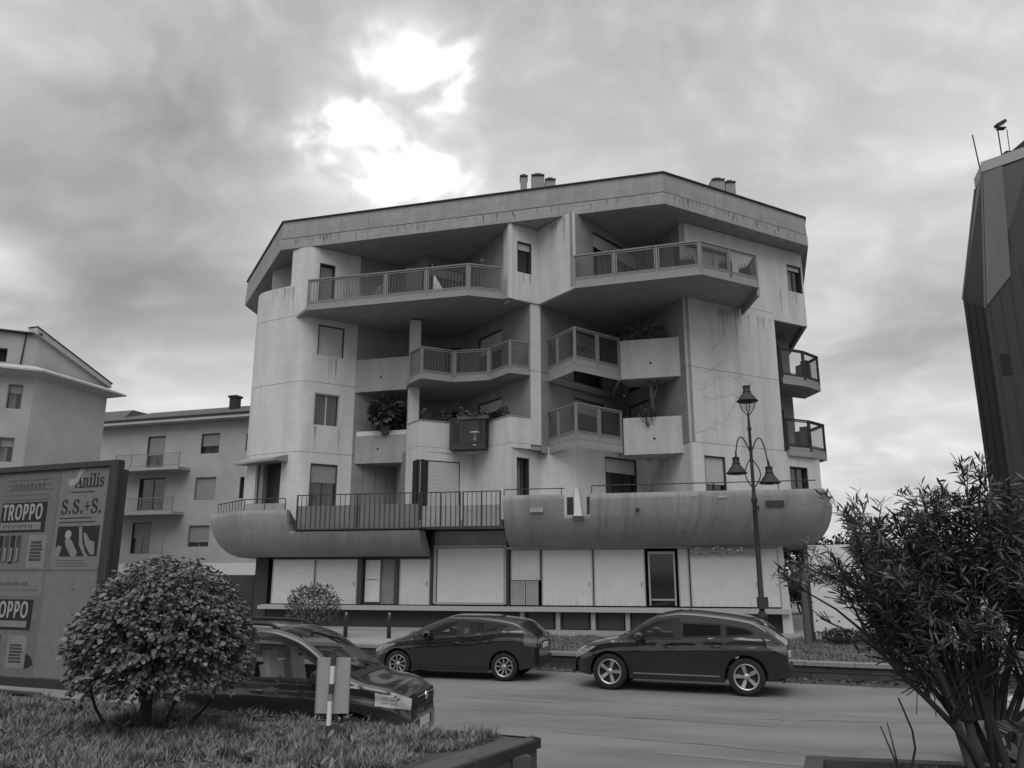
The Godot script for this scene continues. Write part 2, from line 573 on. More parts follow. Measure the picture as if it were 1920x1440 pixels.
# a balcony guard along a line of plan points: posts, rails, panes and a solid panel below
func guard(parent: Node, pts: Array, y0: float, y1: float, counts: Array, kick := 0.26, o := {}) -> void:
	for i in pts.size() - 1:
		var f := fr(pts[i], pts[i + 1])
		var n: int = counts[i]
		var st := ST()
		for k in n + 1:
			var s: float = clampf(f.len * k / n, 0.04, f.len - 0.04)
			lbox(st, f, s - 0.035, s + 0.035, y0, y1 - 0.03, -0.08, 0.0)
		lbox(st, f, 0.0, f.len, y1 - 0.05, y1, -0.095, 0.012)
		lbox(st, f, 0.02, f.len - 0.02, y0 + kick - 0.05, y0 + kick, -0.07, -0.01)
		for k in n:
			var a: float = f.len * k / n
			var b: float = f.len * (k + 1) / n
			# the inner frame of each pane
			for e in [[a + 0.06, a + 0.10], [b - 0.10, b - 0.06]]:
				lbox(st, f, e[0], e[1], y0 + kick + 0.03, y1 - 0.08, -0.05, -0.02)
			lbox(st, f, a + 0.06, b - 0.06, y1 - 0.12, y1 - 0.08, -0.05, -0.02)
			lbox(st, f, a + 0.06, b - 0.06, y0 + kick + 0.02, y0 + kick + 0.06, -0.05, -0.02)
			if o.get("bars", false):
				var m := int((b - a) / 0.13)
				for j in range(1, m):
					var s: float = a + (b - a) * j / m
					lbox(st, f, s - 0.008, s + 0.008, y0 + kick, y1 - 0.06, -0.075, -0.06)
		part("railing", st, o.get("metal", M.rail_metal), parent)
		for k in n:
			var a: float = f.len * k / n + 0.035
			var b: float = f.len * (k + 1) / n - 0.035
			var g := ST()
			lbox(g, f, a + 0.03, b - 0.03, y0 + kick + 0.02, y1 - 0.07, -0.042, -0.034)
			part("pane", g, o.get("glass", M.rail_glass), parent)
			var p := ST()
			lbox(p, f, a, b, y0 + 0.015, y0 + kick - 0.055, -0.06, -0.02)
			part("kick_panel", p, o.get("panel", M.slab), parent)

# offset corner points of a plan line, moved inward by d
func inset_line(pts: Array, d: float) -> Array:
	var out := []
	for i in pts.size():
		var n0: Vector2
		var n1: Vector2
		if i > 0:
			n0 = fr(pts[i - 1], pts[i]).n
		if i < pts.size() - 1:
			n1 = fr(pts[i], pts[i + 1]).n
		if i == 0:
			n0 = n1
		if i == pts.size() - 1:
			n1 = n0
		var m := (n0 + n1).normalized()
		out.append(pts[i] - m * d / maxf(0.35, m.dot(n0)))
	return out

# a skin swept along a plan line with profile points (inset, y), from segment i at share t0 to share t1
func sweep(st: SurfaceTool, pts: Array, prof: Array, seg: int, t0: float, t1: float, smooth := false) -> void:
	var rows := []
	for p in prof:
		var l := inset_line(pts, p.x)
		var a: Vector2 = l[seg]
		var b: Vector2 = l[seg + 1]
		rows.append([V(a.lerp(b, t0), p.y), V(a.lerp(b, t1), p.y)])
	for i in rows.size() - 1:
		quad(st, rows[i][0], rows[i + 1][0], rows[i + 1][1], rows[i][1], 2 + seg if smooth else -1)

func ends(st: SurfaceTool, pts: Array, prof: Array, seg: int, t: float) -> void:
	# closes the end of a sweep
	var poly := []
	for p in prof:
		var l := inset_line(pts, p.x)
		poly.append(V(l[seg].lerp(l[seg + 1], t), p.y))
	for i in range(1, poly.size() - 1):
		tri(st, poly[0], poly[i], poly[i + 1])

# ------------------------------------------------------------------ the concrete apartment block
const Y1 := 1.30
const Y2 := 4.45
const Y3 := 7.45
const Y4 := 10.5
const Y5 := 13.5
const YR := 16.68

func rim(x: float, inset := 0.0) -> Vector2:
	return Vector2(x, -31.0 + 0.235 * (x + 3.7) - inset / 0.973)

func build_block() -> void:
	var B := thing("apartment_block", Vector3(0, 0.4, -36), "pale concrete apartment block of faceted bays with stacked balconies and a heavy roof band", "building")
	var K00 := Vector2(-12.6, -46.0)
	var K0 := Vector2(-12.5, -39.5)
	var K0b := Vector2(-11.75, -34.75)
	var K1 := Vector2(-8.95, -33.2)
	var R := Vector2(-6.95, -34.5)
	var C1 := Vector2(-5.2, -35.75)
	var a := Vector2(-4.4, -33.0)
	var b := Vector2(-3.76, -32.0)
	var c := Vector2(-2.45, -32.66)
	var cc := Vector2(-1.6, -33.15)
	var d := Vector2(-0.95, -32.3)
	var e := Vector2(-0.1, -31.05)
	var n2 := Vector2(1.15, -32.2)
	var g := Vector2(2.55, -31.5)
	var C2 := Vector2(5.9, -34.5)
	var Tc := Vector2(7.0, -30.75)
	var W := Vector2(11.4, -33.2)
	var X5 := Vector2(13.2, -34.2)
	var XB := Vector2(14.2, -40.0)
	var XBB := Vector2(14.2, -46.0)
	var dl := (K1 - K0b).normalized()
	var dp := (R - K1).normalized()
	# the rounded left corner
	var q0 := K1 - dl * 0.7
	var q2 := K1 + dp * 0.45
	var round_pts := []
	for i in 9:
		var t := i / 8.0
		round_pts.append(q0.lerp(K1, t).lerp(K1.lerp(q2, t), t))
	var round_back := []
	var k_a := K0b + (K0 - K0b).normalized() * 1.0
	var k_b := K0b + dl * 0.8
	for i in 7:
		var t := i / 6.0
		round_back.append(k_a.lerp(K0b, t).lerp(K0b.lerp(k_b, t), t))
	var floors := [[Y2, Y3], [Y3, Y4], [Y4, Y5], [Y5, YR]]
	var gap := 0.018
	var pierf := fr(q2, R)
	var ls := fr(k_b, q0)
	# --- left wing
	for i in 4:
		var ya: float = floors[i][0]
		var yb: float = floors[i][1] - gap
		var st := ST()
		var top: float = yb if i < 3 else 14.95
		wall(st, fr(K00, K0), ya, yb)
		wall(st, fr(K0, k_a), ya, top)
		for k in 6:
			wall(st, fr(round_back[k], round_back[k + 1]), ya, top)
		if i == 0:
			wall(st, ls, ya, yb, [[0.04, ls.len - 0.2, Y2, 7.02]])
		elif i == 3:
			wall(st, ls, ya, top, [], 0.14, 0.0, ls.len - 0.35)
			wall(st, ls, ya, yb, [], 0.14, ls.len - 0.35, ls.len)
		else:
			wall(st, ls, ya, yb)
		for k in 8:
			wall(st, fr(round_pts[k], round_pts[k + 1]), ya, yb)
		part("wall", st, M.plaster, B)
	var wn := [[0.12, 1.32, 5.0, 6.98], [0.12, 1.28, 8.62, 10.03], [0.12, 1.33, 11.72, 13.1], [0.02, 0.75, Y5, 15.95]]
	for i in 4:
		var st := ST()
		wall(st, pierf, floors[i][0], floors[i][1] - gap, [[wn[i][0], wn[i][1], maxf(wn[i][2], floors[i][0]) if i != 0 else Y2, wn[i][3]]])
		part("wall", st, M.plaster, B)
	window(B, pierf, 0.12, 1.32, Y2, 6.98, {"shut": 0.3, "shutter": M.shutter_grey, "called": "balcony_door", "curtain": M.curtain_dark})
	window(B, pierf, 0.12, 1.28, 8.62, 10.03, {"panes": 2, "curtain": M.curtain_dark, "frame": M.frame_light, "curtain_span": [0.0, 1.0]})
	window(B, pierf, 0.12, 1.33, 11.72, 13.1, {"shut": 1.0})
	window(B, pierf, 0.02, 0.75, Y5, 15.95, {"panes": 1, "curtain": M.curtain, "called": "balcony_door", "frame": M.dark_metal})
	# the loggia in the left wall: door, pillar and the hood above it
	var lst := ST()
	lbox(lst, ls, -0.6, ls.len, Y2, 7.02, -1.3, -1.05)
	lbox(lst, ls, ls.len - 0.2, ls.len + 0.2, Y2, 7.02, -1.05, -0.142)
	lbox(lst, ls, 0.12, 0.34, Y2, 7.02, -0.4, -0.15)
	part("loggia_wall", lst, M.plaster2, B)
	var hood := ST()
	hexa(hood, [at(ls, -0.95, 7.02, 0.35), at(ls, ls.len + 0.15, 7.02, 0.75), at(ls, ls.len + 0.15, 7.02, -0.1), at(ls, -0.6, 7.02, -0.1), at(ls, -0.95, 7.10, 0.35), at(ls, ls.len + 0.15, 7.12, 0.75), at(ls, ls.len + 0.15, 7.38, -0.1), at(ls, -0.6, 7.38, -0.1)])
	part("entrance_hood", hood, M.concrete, B)
	var ld := ST()
	lbox(ld, ls, 0.55, 0.95, Y2, 6.6, -1.049, -1.0)
	part("door", ld, M.dark_metal, B)
	# the roof terrace behind the left parapet
	var att := ST()
	var ai := fr(k_b - ls.n * 1.3, q0 - ls.n * 1.3)
	lbox(att, ai, -1.2, ai.len, Y5, YR, -0.3, 0.0)
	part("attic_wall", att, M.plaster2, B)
	var ap := ST()
	lbox(ap, ai, 0.3, ai.len - 0.65, Y5 + 0.1, 16.3, 0.002, 0.05)
	lbox(ap, ai, ai.len - 0.55, ai.len - 0.1, Y5 + 0.1, 16.3, 0.002, 0.05)
	part("attic_panel", ap, M.white, B)
	# --- left recess, second floor
	var i_ := 0
	var st2 := ST()
	var fR := fr(R, C1)
	wall(st2, fR, Y2, Y3 - gap)
	wall(st2, fr(C1, a), Y2, Y3 - gap)
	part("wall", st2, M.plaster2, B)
	var jp := ST()
	for s in [0.55, 1.15, 1.7]:
		lbox(jp, fR, s, s + 0.015, Y2, Y3 - 0.1, 0.001, 0.004)
	part("panel_joint", jp, M.joint, B)
	var fab := fr(a, b)
	var fbc := fr(b, cc)
	var fce := fr(cc, e)
	var fen := fr(e, n2)
	var fng := fr(n2, g)
	var fgc := fr(g, C2)
	var fct := fr(C2, Tc)
	var ftw := fr(Tc, W)
	var fwx := fr(W, X5)
	var w1 := ST()
	wall(w1, fab, Y2, Y3 - gap, [[0.62, fab.len, Y2, 6.92]])
	wall(w1, fbc, Y2, Y3 - gap, [[0.0, 1.84, Y2, 6.92]])
	part("wall", w1, M.plaster, B)
	window(B, fab, 0.62, fab.len - 0.03, Y2, 6.92, {"panes": 1, "depth": 0.05, "frame": M.dark_metal})
	window(B, fbc, 0.03, 1.84, Y2, 6.92, {"shut": 1.0, "depth": 0.05, "frame": M.dark_metal})
	var w2 := ST()
	wall(w2, fce, Y2, Y3 - gap)
	part("wall", w2, M.plaster, B)
	var w3 := ST()
	wall(w3, fen, Y2, Y3 - gap, [[0.39, 1.08, Y2, 6.92]])
	wall(w3, fng, Y2, Y3 - gap)
	part("wall", w3, M.plaster, B)
	window(B, fen, 0.39, 1.08, Y2, 6.92, {"panes": 1, "frame": M.dark_metal, "curtain": M.curtain, "curtain_span": [0.25, 0.8]})
	var w4 := ST()
	wall(w4, fgc, Y2, Y3 - gap, [[1.7, 3.72, Y2, 7.15]])
	wall(w4, fct, Y2, Y3 - gap)
	part("wall", w4, M.plaster, B)
	window(B, fgc, 1.7, 3.72, Y2, 7.15, {"panes": 3, "shut": 0.22, "curtain": M.curtain_dark, "curtain_span": [0.0, 0.35], "frame": M.dark_metal})
	# --- the tall right wall
	for i in 4:
		var st := ST()
		var holes := []
		if i == 0: holes = [[0.58, 1.68, 5.0, 6.95]]
		if i == 3: holes = [[0.1, 2.75, Y5, 15.85]]
		wall(st, ftw, floors[i][0], floors[i][1] - gap, holes)
		part("wall", st, M.plaster, B)
	window(B, ftw, 0.58, 1.68, 5.0, 6.95, {"shut": 0.55, "panes": 2, "frame": M.dark_metal})
	window(B, ftw, 0.1, 2.75, Y5, 15.85, {"panes": 3, "curtain": M.curtain, "called": "glazed_door", "frame": M.rail_metal})
	for i in [0, 3]:
		var st := ST()
		wall(st, fwx, floors[i][0] if i == 0 else 13.2, floors[i][1] - gap if i == 0 else 14.72, [] if i == 3 else [[0.22, 1.3, 5.0, 6.82]])
		if i == 3:
			wall(st, fwx, 14.72, YR - 0.02, [[1.06, 1.98, 14.72, 16.0]], 0.14)
		part("wall", st, M.plaster, B)
	window(B, fwx, 0.22, 1.3, 5.0, 6.82, {"panes": 2, "curtain": M.curtain_dark, "frame": M.dark_metal})
	window(B, fwx, 1.06, 1.98, 14.74, 16.0, {"panes": 2, "shut": 0.16, "curtain": M.curtain, "curtain_span": [0.35, 0.75], "frame": M.dark_metal})
	var sidew := ST()
	wall(sidew, fr(X5, XB), Y2, Y3 - gap)
	wall(sidew, fr(X5, XB), 13.2, YR - 0.02)
	wall(sidew, fr(XB, XBB), Y2, YR - 0.02)
	wall(sidew, fr(Vector2(12.9, -36.6), XB), Y3, 13.2)
	wall(sidew, fr(W, Vector2(11.9, -35.6)), Y3, 13.2)
	wall(sidew, fr(Vector2(11.9, -35.6), Vector2(13.0, -36.2)), Y3, 13.2)
	part("side_wall", sidew, M.plaster2, B)
	var rec := fr(Vector2(11.9, -35.6), Vector2(13.0, -36.2))
	for y in [Y3, Y4]:
		var ds := ST()
		lbox(ds, rec, -0.02, 0.55, y, y + 2.3, 0.002, 0.05)
		part("door", ds, M.frame, B)
	# --- third and fourth floor: the deep loggias
	var Lb := Vector2(-3.3, -36.7)
	var Lc := Vector2(-2.3, -36.2)
	var fsp := Vector2(0.75, -31.5)
	var ssp := Vector2(1.18, -31.75)
	var C3 := Vector2(5.2, -36.2)
	for i in [1, 2]:
		var ya: float = floors[i][0]
		var yb: float = floors[i][1] - gap
		var st := ST()
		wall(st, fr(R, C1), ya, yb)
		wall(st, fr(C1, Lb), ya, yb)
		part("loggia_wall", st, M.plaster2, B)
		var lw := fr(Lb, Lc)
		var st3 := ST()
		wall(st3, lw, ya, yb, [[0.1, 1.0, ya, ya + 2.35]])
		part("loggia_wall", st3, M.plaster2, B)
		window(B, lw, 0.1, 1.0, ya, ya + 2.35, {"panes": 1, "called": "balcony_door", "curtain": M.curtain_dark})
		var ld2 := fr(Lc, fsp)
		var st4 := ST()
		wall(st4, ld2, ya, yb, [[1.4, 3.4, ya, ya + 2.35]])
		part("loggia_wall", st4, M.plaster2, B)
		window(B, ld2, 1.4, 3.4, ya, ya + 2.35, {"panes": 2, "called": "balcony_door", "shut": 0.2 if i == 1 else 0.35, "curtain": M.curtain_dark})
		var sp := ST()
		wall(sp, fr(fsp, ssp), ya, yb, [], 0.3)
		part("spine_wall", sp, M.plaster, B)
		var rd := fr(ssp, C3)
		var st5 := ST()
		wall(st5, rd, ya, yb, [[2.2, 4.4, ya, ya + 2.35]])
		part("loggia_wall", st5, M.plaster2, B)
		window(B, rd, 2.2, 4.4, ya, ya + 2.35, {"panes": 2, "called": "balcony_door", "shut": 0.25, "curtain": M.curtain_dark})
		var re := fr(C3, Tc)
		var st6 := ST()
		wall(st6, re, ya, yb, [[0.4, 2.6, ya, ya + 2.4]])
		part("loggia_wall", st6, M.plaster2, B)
		window(B, re, 0.4, 2.6, ya, ya + 2.4, {"panes": 2, "called": "balcony_door", "shut": 0.3, "shutter": M.shutter_grey})
	var colm := ST()
	lbox(colm, fr(Vector2(-4.42, -33.5), Vector2(-3.98, -33.62)), 0.0, 0.45, Y3, Y5 - 0.2, -0.45, 0.0)
	part("column", colm, M.plaster, B)
	# --- fifth floor behind the balconies
	var w5 := [R, C1, Vector2(-3.9, -34.3), Vector2(-2.2, -35.4), Vector2(-0.37, -31.7)]
	var hol := [[], [], [[0.12, 2.0, Y5, 16.25]], []]
	for i in 4:
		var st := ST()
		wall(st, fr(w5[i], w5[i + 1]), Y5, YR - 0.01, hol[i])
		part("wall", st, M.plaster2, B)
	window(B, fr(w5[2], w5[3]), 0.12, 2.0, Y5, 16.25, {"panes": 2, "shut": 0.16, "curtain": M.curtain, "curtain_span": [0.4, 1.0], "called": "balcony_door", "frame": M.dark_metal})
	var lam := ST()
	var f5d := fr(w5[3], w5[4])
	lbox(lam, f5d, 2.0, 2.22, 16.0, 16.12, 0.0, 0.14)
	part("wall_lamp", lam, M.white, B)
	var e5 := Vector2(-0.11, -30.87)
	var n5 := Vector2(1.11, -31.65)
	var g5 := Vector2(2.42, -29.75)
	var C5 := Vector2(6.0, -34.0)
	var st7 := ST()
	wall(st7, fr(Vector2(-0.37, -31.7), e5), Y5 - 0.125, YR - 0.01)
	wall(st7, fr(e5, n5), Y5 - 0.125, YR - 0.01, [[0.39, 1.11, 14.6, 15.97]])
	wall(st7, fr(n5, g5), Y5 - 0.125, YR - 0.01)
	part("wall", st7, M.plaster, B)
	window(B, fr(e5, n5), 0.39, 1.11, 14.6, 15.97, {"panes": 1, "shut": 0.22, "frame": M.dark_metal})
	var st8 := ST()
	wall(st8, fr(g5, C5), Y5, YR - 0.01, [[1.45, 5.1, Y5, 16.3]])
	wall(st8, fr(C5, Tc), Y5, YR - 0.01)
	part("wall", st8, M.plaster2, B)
	window(B, fr(g5, C5), 1.45, 5.1, Y5, 16.3, {"panes": 4, "shut": 0.2, "curtain": M.curtain, "curtain_span": [0.2, 1.0], "called": "glazed_door", "frame": M.dark_metal})
	var vent := ST()
	lbox(vent, ftw, 3.1, 3.3, 14.55, 14.8, 0.0, 0.12)
	part("meter_box", vent, M.dark_metal, B)
	# --- floor plates
	var back := [XBB, K00]
	var hullpoly := [K00, K0, k_a, round_back[3], k_b, q0, round_pts[4], q2, R, C1, Lb, Lc, fsp, ssp, C3, Tc, W, Vector2(11.9, -35.6), Vector2(12.9, -36.2), XB]
	for y in [Y3, Y4]:
		var poly := PackedVector2Array(hullpoly + [XBB])
		var ins := Geometry2D.offset_polygon(poly, -0.05)
		var st := ST()
		prism(st, ins[0], y - 0.2, y - 0.002)
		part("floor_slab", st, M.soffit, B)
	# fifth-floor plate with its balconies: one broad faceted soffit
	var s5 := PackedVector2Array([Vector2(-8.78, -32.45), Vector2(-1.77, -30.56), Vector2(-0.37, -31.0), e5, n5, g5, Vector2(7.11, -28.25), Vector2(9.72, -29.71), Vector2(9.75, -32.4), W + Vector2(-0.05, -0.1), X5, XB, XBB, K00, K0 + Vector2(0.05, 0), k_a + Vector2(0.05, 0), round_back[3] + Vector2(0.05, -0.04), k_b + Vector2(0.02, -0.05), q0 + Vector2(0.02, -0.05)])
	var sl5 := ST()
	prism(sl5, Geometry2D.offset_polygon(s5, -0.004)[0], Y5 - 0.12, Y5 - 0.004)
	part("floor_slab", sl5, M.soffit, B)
	var bl := part("balcony", edge_band([Vector2(-8.78, -32.45), Vector2(-1.77, -30.56), Vector2(-0.37, -31.0)], Y5 - 0.13, Y5 + 0.02, 0.12), M.slab, B)
	guard(bl, [Vector2(-8.78, -32.45), Vector2(-1.77, -30.56), Vector2(-0.37, -31.0)], Y5 + 0.02, 14.76, [4, 1], 0.2, {"bars": true, "metal": M.rail_metal})
	var br := part("balcony", edge_band([g5, Vector2(7.11, -28.25), Vector2(9.72, -29.71)], Y5 - 0.13, Y5 + 0.02, 0.12), M.slab, B)
	guard(br, [g5, Vector2(7.11, -28.25), Vector2(9.72, -29.71)], Y5 + 0.02, 14.76, [3, 2], 0.24, {"bars": false})
	var endp := ST()
	lbox(endp, fr(Vector2(9.72, -29.71), Vector2(9.75, -32.1)), 0.0, 2.4, Y5 - 0.45, Y5 + 0.02, -0.1, 0.0)
	part("balcony_end", endp, M.slab, B)
	var eg := ST()
	lbox(eg, fr(Vector2(9.72, -29.71), Vector2(9.75, -32.1)), 0.05, 2.35, 14.7, 14.76, -0.08, 0.0)
	lbox(eg, fr(Vector2(9.72, -29.71), Vector2(9.75, -32.1)), 0.05, 2.35, 13.7, 14.7, -0.05, -0.04)
	part("end_railing", eg, M.rail_metal, B)
	# --- middle-left balconies, fourth floor (glazed) and third floor (solid with a glazed bay)
	var bay := [a + Vector2(0.02, 0.0), b, c, d, e, fsp]
	var s4 := ST()
	prism(s4, PackedVector2Array(bay + [Lc, Lb, C1 + Vector2(0.1, 0.0)]), 10.28, Y4 + 0.003)
	var b4 := part("balcony", s4, M.slab, B)
	guard(b4, bay, 10.45, 11.66, [1, 1, 1, 1, 1], 0.16, {"bars": true, "glass": M.rail_glass})
	var s3 := ST()
	prism(s3, PackedVector2Array(bay + [Lc, Lb, C1 + Vector2(0.1, 0.0)]), Y3 - 0.18, Y3 + 0.003)
	var b3 := part("balcony", s3, M.plaster, B)
	var in1 := inset_line(bay, 0.12)
	var out1 := inset_line(bay, -0.03)
	var in2 := inset_line(bay, 0.15)
	for pair in [[0, 1], [3, 4]]:
		var par := ST()
		var cop := ST()
		for k in pair:
			prism(par, PackedVector2Array([bay[k], bay[k + 1], in1[k + 1], in1[k]]), Y3 + 0.015, 8.52)
			prism(cop, PackedVector2Array([out1[k], out1[k + 1], in2[k + 1], in2[k]]), 8.525, 8.56)
		part("parapet", par, M.plaster, b3)
		part("coping", cop, M.slab, b3)
	var bx := [c + (d - c).normalized() * 0.03 + fr(c, d).n * 0.55, d - (d - c).normalized() * 0.03 + fr(c, d).n * 0.55]
	var bxs := ST()
	prism(bxs, PackedVector2Array([bx[0], bx[1], d, c]), Y3 - 0.12, Y3 + 0.02)
	var bxp := part("bay_floor", bxs, M.dark_metal, B)
	guard(bxp, [c, bx[0], bx[1], d], Y3 + 0.02, 8.62, [1, 1, 1], 0.14, {"metal": M.dark_metal, "panel": M.dark_metal})
	# --- right glazed balconies
	var rb := [Vector2(1.2, -32.6), Vector2(2.45, -30.2), Vector2(4.46, -31.85)]
	var levels := [[7.16, Y3, 8.88], [10.14, 10.42, 11.95]]
	for i in 2:
		var y0: float = levels[i][0]
		var ys: float = levels[i][1]
		var yt: float = levels[i][2]
		var st := ST()
		prism(st, PackedVector2Array(rb + [Vector2(4.5, -35.2), ssp]), y0, ys)
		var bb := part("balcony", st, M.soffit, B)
		guard(bb, rb, ys, yt, [2, 2], 0.3, {"metal": M.rail_metal})
	# --- solid balcony fronts
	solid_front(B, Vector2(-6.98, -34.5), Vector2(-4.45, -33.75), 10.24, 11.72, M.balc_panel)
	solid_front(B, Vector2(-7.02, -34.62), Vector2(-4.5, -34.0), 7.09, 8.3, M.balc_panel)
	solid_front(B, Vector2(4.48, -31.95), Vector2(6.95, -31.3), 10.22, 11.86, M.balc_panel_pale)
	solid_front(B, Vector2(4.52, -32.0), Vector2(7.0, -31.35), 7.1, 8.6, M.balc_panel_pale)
	var strip := ST()
	var sf := fr(Vector2(-7.02, -34.62), Vector2(-4.5, -34.0))
	lbox(strip, sf, 0.0, sf.len, 8.305, 8.5, -0.1, -0.02)
	part("balcony_trim", strip, M.white, B)
	# --- side balconies on the right flank
	for y in [Y3 + 0.05, Y4 + 0.1]:
		var p0 := Vector2(11.55, -33.15)
		var p1 := Vector2(12.75, -33.75)
		var p2 := Vector2(13.75, -34.7)
		var p3 := Vector2(13.6, -36.3)
		var st := ST()
		prism(st, PackedVector2Array([p0, p1, p2, p3, Vector2(12.0, -35.5)]), y - 0.25, y)
		var sb := part("balcony", st, M.slab, B)
		guard(sb, [p0, p1, p2, p3], y, y + 1.35, [1, 1, 1], 0.2, {"metal": M.dark_metal})
	# --- panel joints and cracks on the tall wall
	var jn := ST()
	for s in [1.35, 2.75, 4.0]:
		lbox(jn, ftw, s, s + 0.012, Y3, Y5 - 0.3, 0.001, 0.004)
	part("panel_joint", jn, M.balc_panel, B)
	var cr := ST()
	var rr := RandomNumberGenerator.new()
	rr.seed = 77
	for l in [[0.7, 9.35, 3.4, 9.5], [0.55, 9.6, 1.8, 10.25], [0.9, 10.3, 2.2, 11.2], [1.7, 8.3, 2.9, 9.75], [1.0, 11.0, 2.1, 12.2], [2.2, 10.4, 3.6, 10.1], [0.2, 7.8, 1.7, 8.3]]:
		var p := Vector2(l[0], l[1])
		for k in 9:
			var q := Vector2(lerpf(l[0], l[2], (k + 1) / 9.0), lerpf(l[1], l[3], (k + 1) / 9.0)) + Vector2(rr.randf_range(-0.12, 0.12), rr.randf_range(-0.16, 0.16))
			var dv := (q - p).normalized()
			var nv := Vector2(-dv.y, dv.x) * 0.011
			quad(cr, at(ftw, p.x - nv.x, p.y - nv.y, 0.003), at(ftw, p.x + nv.x, p.y + nv.y, 0.003), at(ftw, q.x + nv.x, q.y + nv.y, 0.003), at(ftw, q.x - nv.x, q.y - nv.y, 0.003))
			p = q
	part("wall_crack", cr, M.balc_panel, B)
	# rain runs below sills, joints and balcony corners
	var rs := ST()
	for q in [[pierf, 0.2, 1.3, 8.6, 4], [pierf, 0.2, 1.3, 11.7, 4], [ftw, 0.3, 4.8, 13.2, 22], [ftw, 0.6, 1.7, 5.0, 5], [fwx, 0.5, 2.0, 14.7, 6], [ls, 0.1, ls.len, 14.9, 8], [fen, 0.4, 1.1, 6.9, 3], [fr(n5, g5), 0.2, 2.0, 16.6, 8], [fr(e5, n5), 0.4, 1.1, 14.6, 4]]:
		for k in q[4]:
			var s := rr.randf_range(q[1], q[2])
			var w := rr.randf_range(0.02, 0.10)
			var l := rr.randf_range(0.25, 1.4)
			var y: float = q[3] - 0.02
			quad(rs, at(q[0], s - w * 0.2, y - l, 0.004), at(q[0], s - w, y, 0.004), at(q[0], s + w, y, 0.004), at(q[0], s + w * 0.25, y - l, 0.004))
	meta(part("rain_stain", rs, M.stain_soft, B), "", "", "", "stuff")
	block_roof(B)
	block_terrace(B, e, n2, g, Tc, W, X5, K0b)
	block_shop(B)

func edge_band(pts: Array, y0: float, y1: float, th: float) -> SurfaceTool:
	var st := ST()
	var i1 := inset_line(pts, th)
	var o1 := inset_line(pts, -0.012)
	for k in pts.size() - 1:
		prism(st, PackedVector2Array([o1[k], o1[k + 1], i1[k + 1], i1[k]]), y0, y1)
	return st

func solid_front(B: Node, p0: Vector2, p1: Vector2, y0: float, y1: float, m: Material) -> void:
	var f := fr(p0, p1)
	var st := ST()
	lbox(st, f, 0.0, f.len, y0, y1, -0.13, 0.0)
	lbox(st, f, 0.1, f.len - 0.02, y0, y0 + 0.2, -1.6, -0.13)
	lbox(st, f, 0.0, 0.12, y0, y1, -1.1, -0.13)
	var p := part("balcony_front", st, m, B)
	var h := ST()
	lathe(h, at(f, f.len * 0.48, y0 + 0.62, 0.0), [Vector2(0.0, 0.02), Vector2(0.045, 0.02), Vector2(0.05, 0.0)], 10, Basis(Vector3.RIGHT, PI / 2))
	part("drain_spout", h, M.iron, p)

